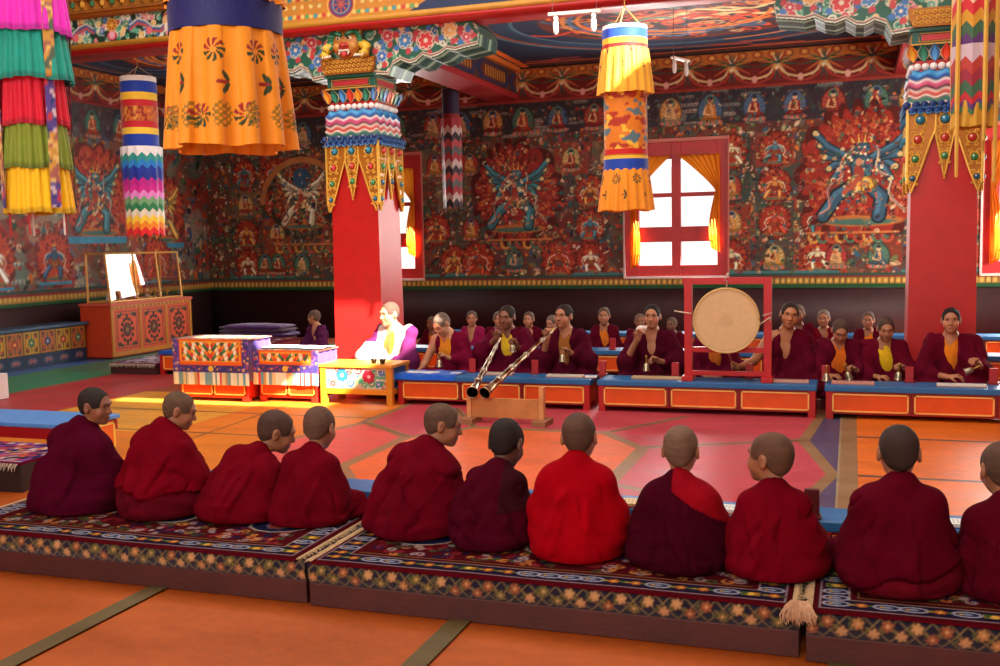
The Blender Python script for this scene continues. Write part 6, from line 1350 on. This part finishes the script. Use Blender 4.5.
def body_mesh(f, s, tone, h, hands=True, lips=True, low=.0, eyes_shut=False):
    v = Vol((-.42 * s, -.52 * s, -.01), (.42 * s, .26 * s, 1.02 * s), h)
    v.ell(f.at(0, .0, .05) * s, np.array((.15 * f.w, .11, .12)) * s, f.R, .05); v.ell(f.at(0, 0, .2) * s, np.array((.13 * f.w, .09, .17)) * s, f.R, .05); v.ell(f.chest * s, np.array((.15 * f.w, .095, .15)) * s, f.R, .05)
    for q in (0, 1):
        v.cap(f.S[q] * s, f.at(0, 0, .42) * s, .05 * s, .06 * s, .05); v.cap(f.P * s, f.knee[q] * s, .085 * s, .06 * s, .05); v.cap(f.knee[q] * s, f.foot[q] * s, .055 * s, .038 * s, .03); v.cap(f.foot[q] * s, (f.foot[q] + np.array([(1 - 2 * q) * .1, -.0, .0])) * s, .036 * s, .026 * s, .02)
        a = f.arms[q]; E, W = np.array(a['E']), np.array(a['W']); v.cap(f.S[q] * s, E * s, .05 * s, .038 * s, .03); v.cap(E * s, W * s, .038 * s, .024 * s, .015)
        if hands:
            d = a.get('d'); d = (W - E) if d is None else np.array(d, float); n = a.get('n', (0, 0, -1)); hand_sdf(v, W, d, n, s, a.get('curl', .75), a.get('thumb', 1 if q == 0 else -1))
    v.cap(f.at(0, 0, .4) * s, (f.N + np.array([0, 0, .0])) * s, .075 * s, .055 * s, .03); v.cap(f.N * s, f.hp(0, .01, -.04) * s, .050 * s, .048 * s * f.hs, .03 * s)
    head_sdf(v, f, s); v.clip_below(.002); V, F = v.mesh(); V = relax(V, F, 1, .35)
    C = np.tile(np.array(tone), (len(V), 1)); L = (V / s - f.H) @ f.HR / f.hs
    near = np.linalg.norm(L, axis=1) < .16
    C *= (1 + .05 * wob(V, 3, 60.))[:, None]
    def dab(c, r, col, al=1.):
        q = (((L - np.array(c)) / np.array(r)) ** 2).sum(1); m = (np.clip(1.6 - 1.6 * q, 0, 1) * al * near)[:, None]; C[:] = C * (1 - m) + np.array(col) * m
    t = np.array(tone)
    for q in (-1, 1):
        dab((q * .05, -.075, -.03), (.025, .03, .02), t * np.array([1.08, .9, .86]), .5); dab((q * .079, 0, 0), (.014, .022, .03), t * .85, .6)
        dab((q * .031, -.09, .032), (.022, .02, .0055), t * .35, .85)
        if eyes_shut: dab((q * .03, -.088, .004), (.017, .02, .0045), t * .4, .9)
        else: dab((q * .03, -.088, .009), (.016, .02, .0075), rgb(232, 224, 214), .55); dab((q * .03, -.088, .010), (.0085, .02, .0085), rgb(24, 16, 14), 1.); dab((q * .03, -.088, .0185), (.018, .02, .003), t * .4, .8)
    if lips: dab((0, -.095, -.058), (.023, .02, .010), rgb(150, 70, 66) if t.mean() > .4 else t * np.array([1., .7, .7]), .75); dab((0, -.1, -.058), (.021, .02, .0022), t * .35, .8)
    dab((0, -.118, -.034), (.012, .012, .004), t * .5, .6)
    return V, F, C
def hair_mesh(f, s, col, h, off=.0022, line=.062):
    v = Vol(f.H * s - .14 * s * f.hs, f.H * s + .145 * s * f.hs, h); R = f.HR; S0 = s; p = lambda x, y, z: (f.hp(x, y, z)) * S0; s = s * f.hs
    o = off / s
    v.ell(p(0, .018, .035), np.array((.074 + o, .09 + o, .08 + o)) * s, R, .03 * s); v.ell(p(0, -.03, .02), np.array((.064 + o * .6, .058 + o, .066 + o)) * s, R, .03 * s); v.ell(p(0, .05, -.01), np.array((.058, .045, .06)) * s, R, .03 * s)
    v.ell(p(0, -.142, .024), np.array((.106, .09, .093)) * s, R, .008 * s, '-')       # face stays bare
    v.ell(p(0, .04, -.155), np.array((.12, .13, .085)) * s, R, .008 * s, '-')
    for q in (-1, 1): v.ell(p(q * .084, .004, -.012), np.array((.016, .03, .04)) * s, R, .006 * s, '-')
    V, F = v.mesh(); return V, F, np.tile(np.array(col), (len(V), 1)) * (1 + .10 * wob(V, 5, 110.) + .06 * wob(V, 9, 40.))[:, None]
def drape(V, F, f, s, seed, amp=1., mode=0, back=False):
    """cloth folds pushed along the normals: radiating from the neck, gathered at the lap, with diagonal swags"""
    N = normals(V, F); r = np.random.RandomState(seed); Q = V / s; x, y, z = Q.T; nx, ny, nz = f.N
    w1 = wob(Q, seed, 7.); w2 = wob(Q, seed + 1, 13.)
    phi = np.arctan2(x - nx, np.maximum(nz + .12 - z, .02)); dist = np.sqrt((x - nx) ** 2 + (z - nz) ** 2)
    fr = r.uniform(7, 10); a = np.sin(phi * fr + w1 * 1.6 + r.rand() * 6); rad = (np.sign(a) * np.abs(a) ** .8) * sm(dist, .08, .3)
    g = r.uniform(-.9, .9) if mode == 0 else mode; dg = np.sin((x * math.cos(g) + z * math.sin(g)) * r.uniform(34, 46) + 2.2 * w1 + r.rand() * 6); dgm = sm(w2, -.2, .5) * sm(z, .12, .3)
    cr_ = 1 - np.abs(np.sin(phi * fr * .62 + 1.1 * w2 + w1 + r.rand() * 6)); crease = -(cr_ ** 4) * 1.7 * sm(dist, .1, .25) * sm(w1, -.6, .3)
    lap = np.sin(z * 60 + 10 * np.abs(x) + w1 * 2.5) * sm(.24 - z, 0, .12)
    pl = 0
    if back:
        for k in range(5):     # long hanging pleats: a slow rise and a sharp edge
            x0 = r.uniform(-.17, .17); sl = r.uniform(-.5, .5); cv = r.uniform(-.8, .8); wd = r.uniform(.035, .07); sg = r.choice([-1, 1])
            e = (x - x0 - sl * (z - .3) - cv * (z - .3) ** 2 - .012 * w1) * sg / wd; z0_, z1_ = r.uniform(.0, .15), r.uniform(.34, .46)
            pl = pl + np.where(e < 0, np.exp(-e * e * .9), np.exp(-e * e * 26)) * sm(z, z0_ - .06, z0_ + .03) * sm(z1_ - z, -.04, .06) * r.uniform(.7, 1.2)
        g2 = r.uniform(.5, 1.1) * r.choice([-1, 1]); q2 = (x * math.cos(g2) + z * math.sin(g2)) * r.uniform(26, 34) + 1.3 * w1
        pl = pl + .55 * (1 - np.abs(np.sin(q2))) ** 2.2 * sm(w2 + .4 * w1, -.3, .4) * sm(z, .1, .2) * sm(.44 - z, 0, .08)
    D = (.007 * rad + .013 * pl + .003 * dg * dgm + .002 * lap + .004 * w2 + .011 * crease) if back else (.010 * rad + .010 * dg * dgm + .006 * lap + .004 * w2 + .011 * crease)
    D = np.maximum(D, -.006) if not back else D
    return V + N * (D * amp * s * sm(z, -.02, .05))[:, None]
def robe_mesh(f, s, h, seed, inflate=.028, open_=True, cover=(True, True), back=False, wide=1., amp=1.):
    v = Vol((-.47 * s, -.54 * s, -.01), (.47 * s, .3 * s, .82 * s), h); o = inflate; w = f.w * wide
    v.ell(f.at(0, .01, .05) * s, np.array((.17 * w + o, .13 + o, .14 + o)) * s, f.R, .08 * s); v.ell(f.at(0, .005, .2) * s, np.array((.14 * w + o, .10 + o, .18 + o)) * s, f.R, .06 * s); v.ell(f.at(0, 0, .27 if back else .31) * s, np.array((.15 * w + o * .8, .09 + o * .8, (.13 if back else .145) + o * .4)) * s, f.R, .05 * s)
    v.ell((0, -.06 * s, .055 * s), np.array((.34 * w, .30, .085)) * s, None, .06 * s)
    for q in (0, 1):
        sg = 2 * q - 1; v.cap(f.P * s, f.knee[q] * s, (.085 + o) * s, (.06 + o) * s, .08 * s); v.cap(f.knee[q] * s, f.foot[q] * s, (.055 + o) * s, (.045 + o) * s, .05 * s)
        a = f.arms[q]; E, W = np.array(a['E']), np.array(a['W'])
        if cover[q]:
            v.cap(f.S[q] * s, f.at(0, .01, .43) * s, (.045 + o * .7) * s, (.045 + o * .5) * s, .05 * s); v.cap(f.S[q] * s, E * s, (.052 + o) * s, (.05 + o) * s, .06 * s)
            t = a['cover']; M_ = E + (W - E) * t; v.cap(E * s, M_ * s, (.05 + o) * s, (.042 + o * .7) * s, .05 * s)
            v.cap(E * s, (np.array([E[0] * .9, E[1] * .7, .12])) * s, (.05 + o) * s, (.06 + o) * s, .08 * s)   # cloth hanging from the elbow
    if back:
        for q in (-1, 1): v.cap(f.at(0, .01, .44) * s, f.at(q * .15 * w, .0, .315) * s, (.03 + o) * s, (.045 + o) * s, .06 * s); v.cap(f.at(q * .14 * w, .0, .315) * s, (q * .2 * w * s, -.04 * s, .12 * s), (.06 + o) * s, (.09 + o) * s, .1 * s)
        v.ell((0, .01 * s, .12 * s), np.array((.25 * w, .17, .15)) * s, None, .1 * s); v.ell((0, -.02 * s, .03 * s), np.array((.31 * w, .235, .09)) * s, None, .09 * s)
    if back: v.cap(f.at(0, .012, .465) * s, f.at(0, .01, .36) * s, .058 * s, .085 * s, .05 * s)
    v.cap(f.N * s + np.array([0, -.004, .015]) * s, f.hp(0, 0, 0) * s, .058 * s, .075 * s, .012 * s, '-')
    if open_: v.cap(f.at(0, -.12 - o, .45) * s, f.at(open_ if isinstance(open_, float) else .02, -.135 - o, .12) * s, .09 * s, .045 * s, .02 * s, '-')
    v.clip_below(.001); V, F = v.mesh(); V = relax(V, F, 2, .5); V = drape(V, F, f, s, seed, amp, 0, back)
    V[:, 2] = np.maximum(V[:, 2], .0015); return V, F
def shirt_mesh(f, s, h, seed, side=0):
    v = Vol((-.3 * s, -.3 * s, .05 * s), (.3 * s, .25 * s, .75 * s), h); o = .014
    v.ell(f.at(0, 0, .2) * s, np.array((.13 * f.w + o, .095 + o, .17 + o)) * s, f.R, .05); v.ell(f.at(0, 0, .3) * s, np.array((.132 * f.w + o, .093 + o, .135 + o)) * s, f.R, .05)
    for q in (0, 1): v.cap(f.S[q] * .97 * s, f.at(0, 0, .41) * s, (.036 + o) * s, (.052 + o) * s, .03)
    v.cap(f.at(0, 0, .4) * s, f.N * s, .08 * s, .066 * s, .02)
    v.cap(f.N * s + np.array([0, -.03, .0]) * s, f.hp(0, 0, 0) * s, .052 * s, .07 * s, .008 * s, '-'); v.cap(f.at(0, -.12, .47) * s, f.at(0, -.15, .37) * s, .035 * s, .012 * s, .008 * s, '-')
    V, F = v.mesh(); V = relax(V, F, 1, .5); N = normals(V, F); Q = V / s
    return V + N * (.004 * s * np.sin(Q[:, 0] * 70 + 3 * wob(Q, seed, 8.)))[:, None], F
PEOPLE = []
def person(label, loc, rz, f, s, robe, skin, hair, h=.0075, hh=.006, shirt=None, skirt=None, hem=.2, slope=0., seed=1, open_=True, cover=(True, True), back=False, group=None, wide=1., amp=1., sash=None, hands=True, shut=False, accent=None, inflate=.028):
    t = thing('person', label, 'person', loc, rz, group)
    V, F, C = body_mesh(f, s, skin, h, hands, eyes_shut=shut); b = mesh_obj('body', V, F, M_SKIN, t, True, C)
    V, F, C = hair_mesh(f, s, hair, hh); mesh_obj('cropped_hair', V, F, M_HAIR, t, True, C)
    V, F = robe_mesh(f, s, h * 1.1, seed, inflate, open_, cover, back, wide, amp); Q = V / s
    C = np.tile(np.array(robe), (len(V), 1)) * (1 + .07 * wob(Q, seed + 4, 5.))[:, None]
    if accent is not None:     # second cloth layer over a shoulder; on the sunlit monk, painted shade
        m = accent[0](Q, f); C[m] = np.array(accent[1]) * (1 + .05 * wob(Q[m], seed, 5.))[:, None]
        V = V + normals(V, F) * (m * .006 * s)[:, None]
    zz = Q[:, 2] - hem - slope * Q[:, 0] - .02 * np.sin(Q[:, 0] * 17 + seed)
    if skirt is not None:
        V = V + normals(V, F) * ((zz > 0) * .007 * s)[:, None]
        for nm, m, c in (('shawl', zz > -.012, None), ('skirt', zz <= .0, skirt)):
            u, f2 = subset(V, F, m); mesh_obj(nm, V[u], f2, M_ROBE, t, True, C[u] if c is None else np.tile(np.array(c), (len(u), 1)))
    else: mesh_obj('robe', V, F, M_ROBE, t, True, C)
    if shirt is not None: V, F = shirt_mesh(f, s, h * 1.1, seed); mesh_obj('shirt', V, F, M_CLOTH, t, True, np.tile(np.array(shirt), (len(V), 1)))
    if sash is not None:   # collar roll showing at the nape
        B = MB(); n = 18; pts = [f.N * s + f.R @ np.array([.062 * math.cos(a), .056 * math.sin(a) + .012, .05 - .03 * (math.sin(a) < 0) * abs(math.sin(a))]) * s for a in np.linspace(-.5, PI + .5, n)]; B.tube([tuple(p) for p in pts], .013 * s, sash, 8); B.build('collar', M_CLOTH, t, True)
    PEOPLE.append((t, f, s)); return t
# ------------------------------------------------------------------ the near row, seen from behind
SK = rgb(150, 96, 66)
def near(n, label, px, by, base_y, top, headw, robe, wpx_m, lean=.3, side=0., head=(0, .2, 0), hunch=.5, hair=rgb(92, 66, 50), skin=SK, turn=0., seed=1, **kw):
    z0 = .203; kw.setdefault('neck', -.024); kwf = {k: kw.pop(k) for k in ('kneew', 'arms', 'neck') if k in kw}
    kwf.setdefault('arms', [dict(E=(-.2, -.10, .24), W=(-.08, -.27, .2), cover=.9), dict(E=(.2, -.10, .24), W=(.08, -.27, .2), cover=.9)])
    hs = 1.; s = .75
    for _ in range(8):
        f = Fig(lean=lean, side=side, head=head, hunch=hunch, width=.86, hs=hs, shz=.345, **kwf); s = (top - z0) / f.top; hs = headw / (.148 * s)
    t = person(label, (px, base_y, z0), PI + turn, f, s, (robe[0] * .82, robe[1] * .5, robe[2] * .8), skin, tuple(x * .86 for x in hair), h=.007, hh=.0055, seed=seed, open_=False, back=True, wide=wpx_m / (.66 * s) * 1.13, amp=1.6, inflate=.04, **kw)
    return t
MR = rgb(112, 12, 28); DM = rgb(74, 10, 26); BR = rgb(150, 8, 22)
near(1, 'boy in plum robe, leftmost of the near row, face in profile to the right', -3.720, 0, 4.12, 0.809, 0.1204, rgb(84, 8, 34), 0.437, lean=.22, side=-.12, head=(-1.15, .15, 0), hair=rgb(44, 34, 30), seed=11, hunch=.2, sash=rgb(190, 140, 60), skin=rgb(132, 82, 58), turn=-.25)
near(2, 'boy in red shawl over a darker skirt, second from left in the near row', -3.235, 0, 4.15, 0.789, 0.1179, rgb(132, 6, 26), 0.376, lean=.22, side=-.06, head=(-.9, .35, 0), hair=rgb(104, 76, 56), seed=12, skirt=rgb(88, 8, 22), hem=.17, slope=.05, hunch=.4, turn=-.12)
near(3, 'boy leaning far right with a yellow collar at his nape', -2.810, 0, 4.18, 0.699, .135, rgb(124, 6, 24), 0.437, lean=.45, side=-.3, head=(-.8, .35, -.1), hair=rgb(84, 58, 46), seed=13, hunch=.6, sash=rgb(210, 150, 40), turn=-.1)
near(4, 'boy in crimson robe with head straight, left of the boy leaning right with turned face', -2.430, 0, 4.2, 0.729, .135, rgb(120, 6, 24), 0.380, lean=.3, side=-.02, head=(.05, .25, 0), hair=rgb(110, 78, 60), seed=14)
near(5, 'broad boy leaning right with face turned right, left of the dark haired boy', -1.880, 0, 4.17, 0.769, 0.1243, rgb(116, 6, 26), 0.418, lean=.3, side=-.18, head=(-1.0, .25, 0), hair=rgb(100, 72, 56), seed=15, hunch=.5, turn=-.15)
near(6, 'smaller boy in dark wine robe with the darkest head, left of the bright red robe', -1.475, 0, 4.08, 0.719, .140, rgb(84, 6, 28), 0.325, lean=.35, side=-.1, head=(-.1, .4, 0), hair=rgb(40, 26, 22), skin=rgb(96, 58, 44), seed=16,
     accent=(lambda Q, f: (Q[:, 0] < -.11) & (Q[:, 2] > .26), rgb(50, 12, 20)))
near(7, 'boy in the brightest scarlet robe, centre of the near row', -1.080, 0, 4.04, 0.774, 0.1363, rgb(190, 2, 20), 0.370, lean=.22, side=.0, head=(.1, .15, .04), hair=rgb(96, 66, 50), seed=17, hunch=.5, neck=-.045)
near(8, 'boy in dark wine shawl with red shirt showing at his right shoulder', -0.645, 0, 4.0, 0.749, 0.1320, rgb(70, 6, 24), 0.380, lean=.2, side=0, head=(0, .1, 0), hair=rgb(124, 92, 72), seed=18, hunch=.2,
     accent=(lambda Q, f: (Q[:, 2] > .475 + .6 * Q[:, 0]) & (Q[:, 0] < .03), rgb(140, 10, 24)))
near(9, 'boy in crimson robe looking to the left, third from right in the near row', -0.270, 0, 4.0, 0.739, 0.1334, rgb(130, 4, 24), 0.370, lean=.2, side=.0, head=(.95, .0, 0), hair=rgb(106, 72, 52), seed=19, hunch=.3, turn=.1)
near(10, 'largest boy in maroon robe, second from right in the near row, head straight', 0.175, 0, 3.96, 0.789, 0.1380, rgb(98, 6, 26), 0.385, lean=.2, side=0, head=(.05, .12, 0), hair=rgb(60, 42, 34), seed=20, hunch=.2, skirt=rgb(92, 8, 22), hem=.1, slope=-.2)
near(11, 'rightmost boy of the near row, cut by the right edge', 0.560, 0, 3.98, 0.734, .135, rgb(90, 6, 24), 0.380, lean=.25, side=.08, head=(.2, .15, 0), hair=rgb(96, 68, 52), seed=21)
# ------------------------------------------------------------------ things they hold
def hand_bell(loc, label, s=1., tilt=(0, 0)):
    t = thing('hand_bell', label, 'bell', loc, 0); t.rotation_euler = (tilt[0], tilt[1], 0)
    B = MB(); pr_ = [(.036, -.045), (.034, -.04), (.03, -.02), (.026, .005), (.018, .02), (.006, .026), (.001, .027)]; B.lathe([(r * s, z * s) for r, z in pr_], rgb(190, 180, 150), 20, cap=False); B.lathe([(.028 * s, -.042 * s), (.022 * s, 0), (.001, .018 * s)], rgb(60, 50, 40), 16, cap=False); B.build('bell_cup', M_METAL, t, True)
    B = MB(); B.lathe([(r * s, z * s) for r, z in [(.009, .024), (.012, .03), (.007, .036), (.007, .045), (.011, .052), (.007, .06), (.01, .07), (.013, .08), (.008, .092), (.002, .1)]], rgb(176, 130, 60), 12); B.build('handle', M_METAL, t, True)
    B = MB(); B.tube([(0, 0, .01 * s), (0, 0, -.035 * s)], .003, rgb(90, 80, 60), 5); B.ball((0, 0, -.04 * s), .007 * s, rgb(90, 80, 60)); B.build('clapper', M_METAL, t); return t
SKM = rgb(176, 116, 82); SKD = rgb(146, 92, 64); SKL = rgb(196, 136, 100); HD = rgb(42, 32, 28); HG = rgb(112, 92, 80)
ZS = .091
def front(label, x, top, head, arms, robe, shirt, seed, y=9.53, z0=ZS, skin=SKM, hair=HD, lean=.08, side=0., cover=(True, True), turn=0., hs=1., bell=None, opening=True, h=.0072, width=.95, kneew=.86, **kw):
    s = .9
    for _ in range(4): kw.setdefault('neck', -.02); f = Fig(lean=lean, side=side, head=head, arms=arms, width=width, hs=hs, kneew=kneew, **{k: kw[k] for k in ('hunch', 'neck') if k in kw}); s = (top - z0) / f.top
    t = person(label, (x, y, z0), turn, f, s, robe, skin, hair, h=h, hh=.0058, shirt=shirt, seed=seed, open_=opening, cover=cover, wide=1.0, amp=1.6, **{k: kw[k] for k in ('shut', 'accent') if k in kw})
    def world(p): c, q = math.cos(turn), math.sin(turn); p = np.array(p) * s; return (x + c * p[0] - q * p[1], y + q * p[0] + c * p[1], z0 + p[2])
    return t, f, s, world
LAP = [dict(E=(-.22, -.10, .24), W=(-.08, -.28, .20), cover=.7, d=(.9, -.3, .1), n=(0, .4, -1), curl=.6), dict(E=(.22, -.10, .24), W=(.08, -.28, .2), cover=.7, d=(-.9, -.3, .1), n=(0, .4, -1), curl=.6)]
MRB = rgb(92, 12, 32)
# the sunlit monk: white glare and purple shade painted into his robe
t, f, s, W = front('monk in a robe painted white for sun and purple for shade, beside the red pillar', -4.37, .925, (-.35, .12, 0), [dict(E=(-.24, -.14, .26), W=(-.16, -.33, .22), cover=.55, d=(-.2, -1, .0), n=(0, 0, -1), curl=.4), dict(E=(.24, -.12, .25), W=(.10, -.32, .21), cover=.6, d=(-.4, -1, 0), n=(0, 0, -1), curl=.4)], rgb(220, 196, 190), rgb(226, 110, 30), 31, y=9.42, skin=SKL, hair=rgb(84, 60, 50), turn=-.15,
     accent=(lambda Q, f: (Q[:, 0] > .10 + .25 * (Q[:, 2] - .2)) | (Q[:, 2] < .10) | ((Q[:, 0] < -.13) & (Q[:, 2] > .42)), rgb(104, 36, 84)))
t, f, s, W = front('monk with orange yellow shirt and bare arm, head bowed to read', -3.80, .815, (-.45, .62, -.05), [dict(E=(-.25, -.12, .24), W=(-.27, -.36, .13), cover=0., d=(-.3, -.8, -.3), n=(0, 0, -1), curl=.3), dict(E=(.23, -.10, .25), W=(.06, -.27, .31), cover=.7, d=(-.75, -.25, .5), n=(-.3, -.3, -.6), curl=1.1)], rgb(110, 14, 44), rgb(226, 140, 24), 32, skin=SKL, hair=HG, lean=.25, cover=(False, True), shut=True, opening=-.04)
hand_bell(W((.0, -.34, .27)), 'metal hand bell held by the bowed reading monk')
t, f, s, W = front('monk in yellow shirt blowing the left long horn', -3.18, .885, (-.12, .12, 0), [dict(E=(-.22, -.16, .34), W=(-.05, -.27, .50), cover=.5, d=(.35, -.1, 1), n=(.5, -.8, .2), curl=1.1), dict(E=(.25, -.10, .30), W=(.16, -.25, .42), cover=.55, d=(-.3, -.35, .9), n=(-.5, -.6, -.2), curl=1.1)], rgb(92, 12, 38), rgb(222, 180, 30), 33, skin=rgb(132, 82, 60))
hand_bell(W((.13, -.31, .42)), 'metal hand bell held by the monk in the yellow shirt', tilt=(.2, 0))
t, f, s, W = front('tall monk with bare forearm blowing the slanting right horn', -2.60, .895, (-.3, .0, 0), [dict(E=(-.19, -.16, .29), W=(-.12, -.27, .51), cover=.1, d=(.2, -.1, 1), n=(.6, -.7, .2), curl=1.1), dict(E=(.24, -.10, .27), W=(.12, -.27, .36), cover=.6, d=(-.75, -.25, .5), n=(-.2, -.5, -.5), curl=1.0)], rgb(78, 10, 32), rgb(150, 90, 30), 34, skin=SKM)
hand_bell(W((.05, -.34, .335)), 'metal hand bell held low by the tall right horn player')
t, f, s, W = front('monk with raised bare arm blowing a white conch shell', -1.76, .895, (.05, .0, 0), [dict(E=(-.22, -.17, .28), W=(-.10, -.26, .50), cover=.0, d=(.35, .0, 1), n=(.6, -.7, .1), curl=.9), dict(E=(.24, -.10, .25), W=(.11, -.27, .30), cover=.6, d=(-.85, -.25, .4), n=(-.2, -.5, -.5), curl=1.0)], rgb(74, 10, 30), None, 35, skin=SKM, hair=rgb(28, 22, 20))
hand_bell(W((.0, -.345, .265)), 'metal hand bell held low by the conch blower')
cw = W((-.05, -.22, .60)); t = thing('conch_shell', 'white conch shell held to the mouth of the monk with raised arm', 'shell', cw)
B = MB(); pts = []; 
def conch():
    n, m = 26, 16; P = np.zeros((n, m + 1, 3)); C = np.zeros_like(P); ax = Vector((-.75, -.35, -.45)).normalized(); e1 = ax.cross(Vector((0, 0, 1))).normalized(); e2 = ax.cross(e1)
    for i in range(n):
        q = i / (n - 1); r = .036 * (math.sin(PI * min(1, q * 1.08)) ** .75) * (.55 + .6 * q if q < .72 else 1.0) + .003
        for j in range(m + 1):
            a = 2 * PI * j / m; rr = r * (1 + .16 * math.cos(a - q * 9) + .05 * math.sin(q * 40)); p = ax * ((q - .35) * .14) + e1 * rr * math.cos(a) + e2 * rr * math.sin(a); P[i, j] = tuple(p); C[i, j] = rgb(236, 216, 206) if math.cos(a - q * 9) > -.6 else rgb(214, 150, 140)
    return P, C
P, C = conch(); B.grid(P, C); B.build('spiral_body', M_CERAM, t, True); B = MB(); B.tube([(.028, .013, .017), (.044, .02, .028)], [.006, .008], rgb(190, 150, 90), 8); B.build('mouthpiece', M_METAL, t, True)
t, f, s, W = front('bare shouldered monk beating the drum, head tilted, facing the camera', -.57, .915, (.15, .06, .16), [dict(E=(-.24, -.2, .30), W=(-.36, -.34, .26), cover=0., d=(-.7, -.3, .35), n=(0, -.7, -.5), curl=1.1), dict(E=(.22, -.08, .25), W=(.06, -.24, .15), cover=.9)], rgb(86, 10, 30), None, 36, skin=rgb(182, 118, 78), hair=rgb(50, 36, 30), cover=(False, True), side=.06, lean=.05, opening=-.03)
hb = W((-.42, -.38, .30)); st = MB(); st.tube([(hb[0] + .02, hb[1], hb[2] - .05), (hb[0] - .02, hb[1] - .02, hb[2] + .11)], .008, rgb(150, 60, 50), 6); st.ball((hb[0] - .024, hb[1] - .02, hb[2] + .12), .018, rgb(206, 160, 140)); o = st.build('drumstick', M_PAINT, None, True); tag(o, 'short drumstick in the hand of the drumming monk', 'drumstick')
front('monk mostly hidden behind the round drum', -1.18, .80, (0, .2, 0), [dict(LAP[0]), dict(LAP[1])], rgb(88, 12, 36), rgb(206, 110, 30), 37, skin=SKM)
t, f, s, W = front('boy with bowed head and orange shirt, ringing a bell at the right desk', -.10, .77, (.15, .55, .05), [dict(E=(-.21, -.10, .24), W=(-.08, -.27, .22), cover=.6, d=(.8, -.5, .1), n=(0, .2, -1), curl=.7), dict(E=(.23, -.10, .24), W=(.17, -.27, .28), cover=.6, d=(-.7, -.3, .5), n=(-.3, -.4, -.5), curl=1.0)], rgb(92, 12, 34), rgb(226, 110, 20), 38, skin=SKM, hair=rgb(80, 60, 50), lean=.18, shut=True)
hand_bell(W((.09, -.34, .25)), 'metal hand bell of the boy in the orange shirt', tilt=(.15, -.3))
t, f, s, W = front('boy in bright yellow shirt with a bell, looking down, beside the right pillar', .28, .785, (.12, .3, .0), [dict(E=(-.21, -.10, .24), W=(-.07, -.27, .22), cover=.6, d=(.8, -.5, .1), n=(0, .2, -1), curl=.7), dict(E=(.23, -.10, .26), W=(.18, -.27, .31), cover=.6, d=(-.7, -.3, .5), n=(-.3, -.4, -.5), curl=1.0)], rgb(98, 12, 34), rgb(230, 184, 20), 39, skin=SKM, hair=rgb(76, 56, 46), lean=.12, shut=True)
hand_bell(W((.12, -.34, .26)), 'metal hand bell of the boy in the yellow shirt', tilt=(.1, .1))
t, f, s, W = front('smiling monk in orange shirt with bell, seated before the right pillar', .81, .868, (-.1, .02, .0), [dict(E=(-.22, -.12, .23), W=(-.04, -.3, .22), cover=.5, d=(1, -.3, .2), n=(0, .2, -1), curl=.6), dict(E=(.23, -.12, .25), W=(.21, -.29, .32), cover=.6, d=(-.5, -.3, .8), n=(-.6, -.4, -.3), curl=1.1)], rgb(98, 12, 34), rgb(236, 130, 20), 40, skin=rgb(190, 124, 88), hair=rgb(36, 26, 24), width=1.0)
hand_bell(W((.13, -.35, .29)), 'metal hand bell of the smiling monk at right', tilt=(0, 1.1))
hand_bell((-.19, 8.93, .332), 'small brass bell standing at the joint of the two front desks', s=.95)
# ------------------------------------------------------------------ second row of boys
def boy(x, top, yawh, label, variant, pitch=.05, robe=MRB, shirt=None, y=11.75, turn=0., skin=SKM):
    front(label, x, top, (yawh, pitch, 0), [dict(LAP[0]), dict(LAP[1])], robe, shirt, 50 + variant, y=y, z0=.062, skin=skin, hair=HG if variant % 2 else rgb(92, 72, 60), hs=1.12, turn=turn, h=.011, kneew=.62, width=.88)
OS = rgb(226, 120, 30)
boy(-4.92, .60, -.2, 'boy of the second row with orange shirt, just left of the reading monk', 1, shirt=OS, skin=SKD)
boy(-4.40, .675, .3, 'boy of the second row in a pinkish robe, left of the left horn player', 2, robe=rgb(150, 30, 80), skin=SKL)
boy(-4.06, .665, .5, 'boy of the second row, half hidden left of the left horn player', 3, skin=SKL, shirt=OS)
boy(-3.66, .665, 0, 'boy of the second row with orange shirt, right of the left horn player', 4, shirt=OS, skin=SKL)
boy(-3.36, .625, -.3, 'boy of the second row bowing slightly, left of the tall horn player', 5, .3, skin=SKL)
boy(-2.74, .72, .1, 'tallest boy of the second row, between right horn player and conch blower', 6, shirt=OS)
boy(-2.32, .645, .2, 'boy of the second row close to the left of the conch blower', 7, shirt=OS, skin=SKD)
boy(-1.94, .605, -.2, 'boy of the second row peering over the shoulder of the conch blower', 8, skin=rgb(126, 80, 58))
boy(-1.55, .58, 0, 'boy of the second row behind the left post of the drum frame', 9, shirt=OS, skin=SKD)
boy(-.55, .75, -.1, 'boy of the second row with yellow shirt, close behind the drummer', 10, shirt=rgb(226, 170, 30), skin=SKD)
boy(-.28, .695, -.1, 'boy of the second row between the drummer and the bowed bell boy', 11, robe=rgb(120, 14, 30))
boy(.18, .675, -.1, 'boy of the second row with orange shirt, left of the yellow shirted bell boy', 12, shirt=rgb(240, 140, 20))
boy(-6.55, .68, -1.2, 'boy seen in profile facing left, alone left of the middle pillar', 13, robe=rgb(96, 40, 84), turn=-.35, skin=SKL)
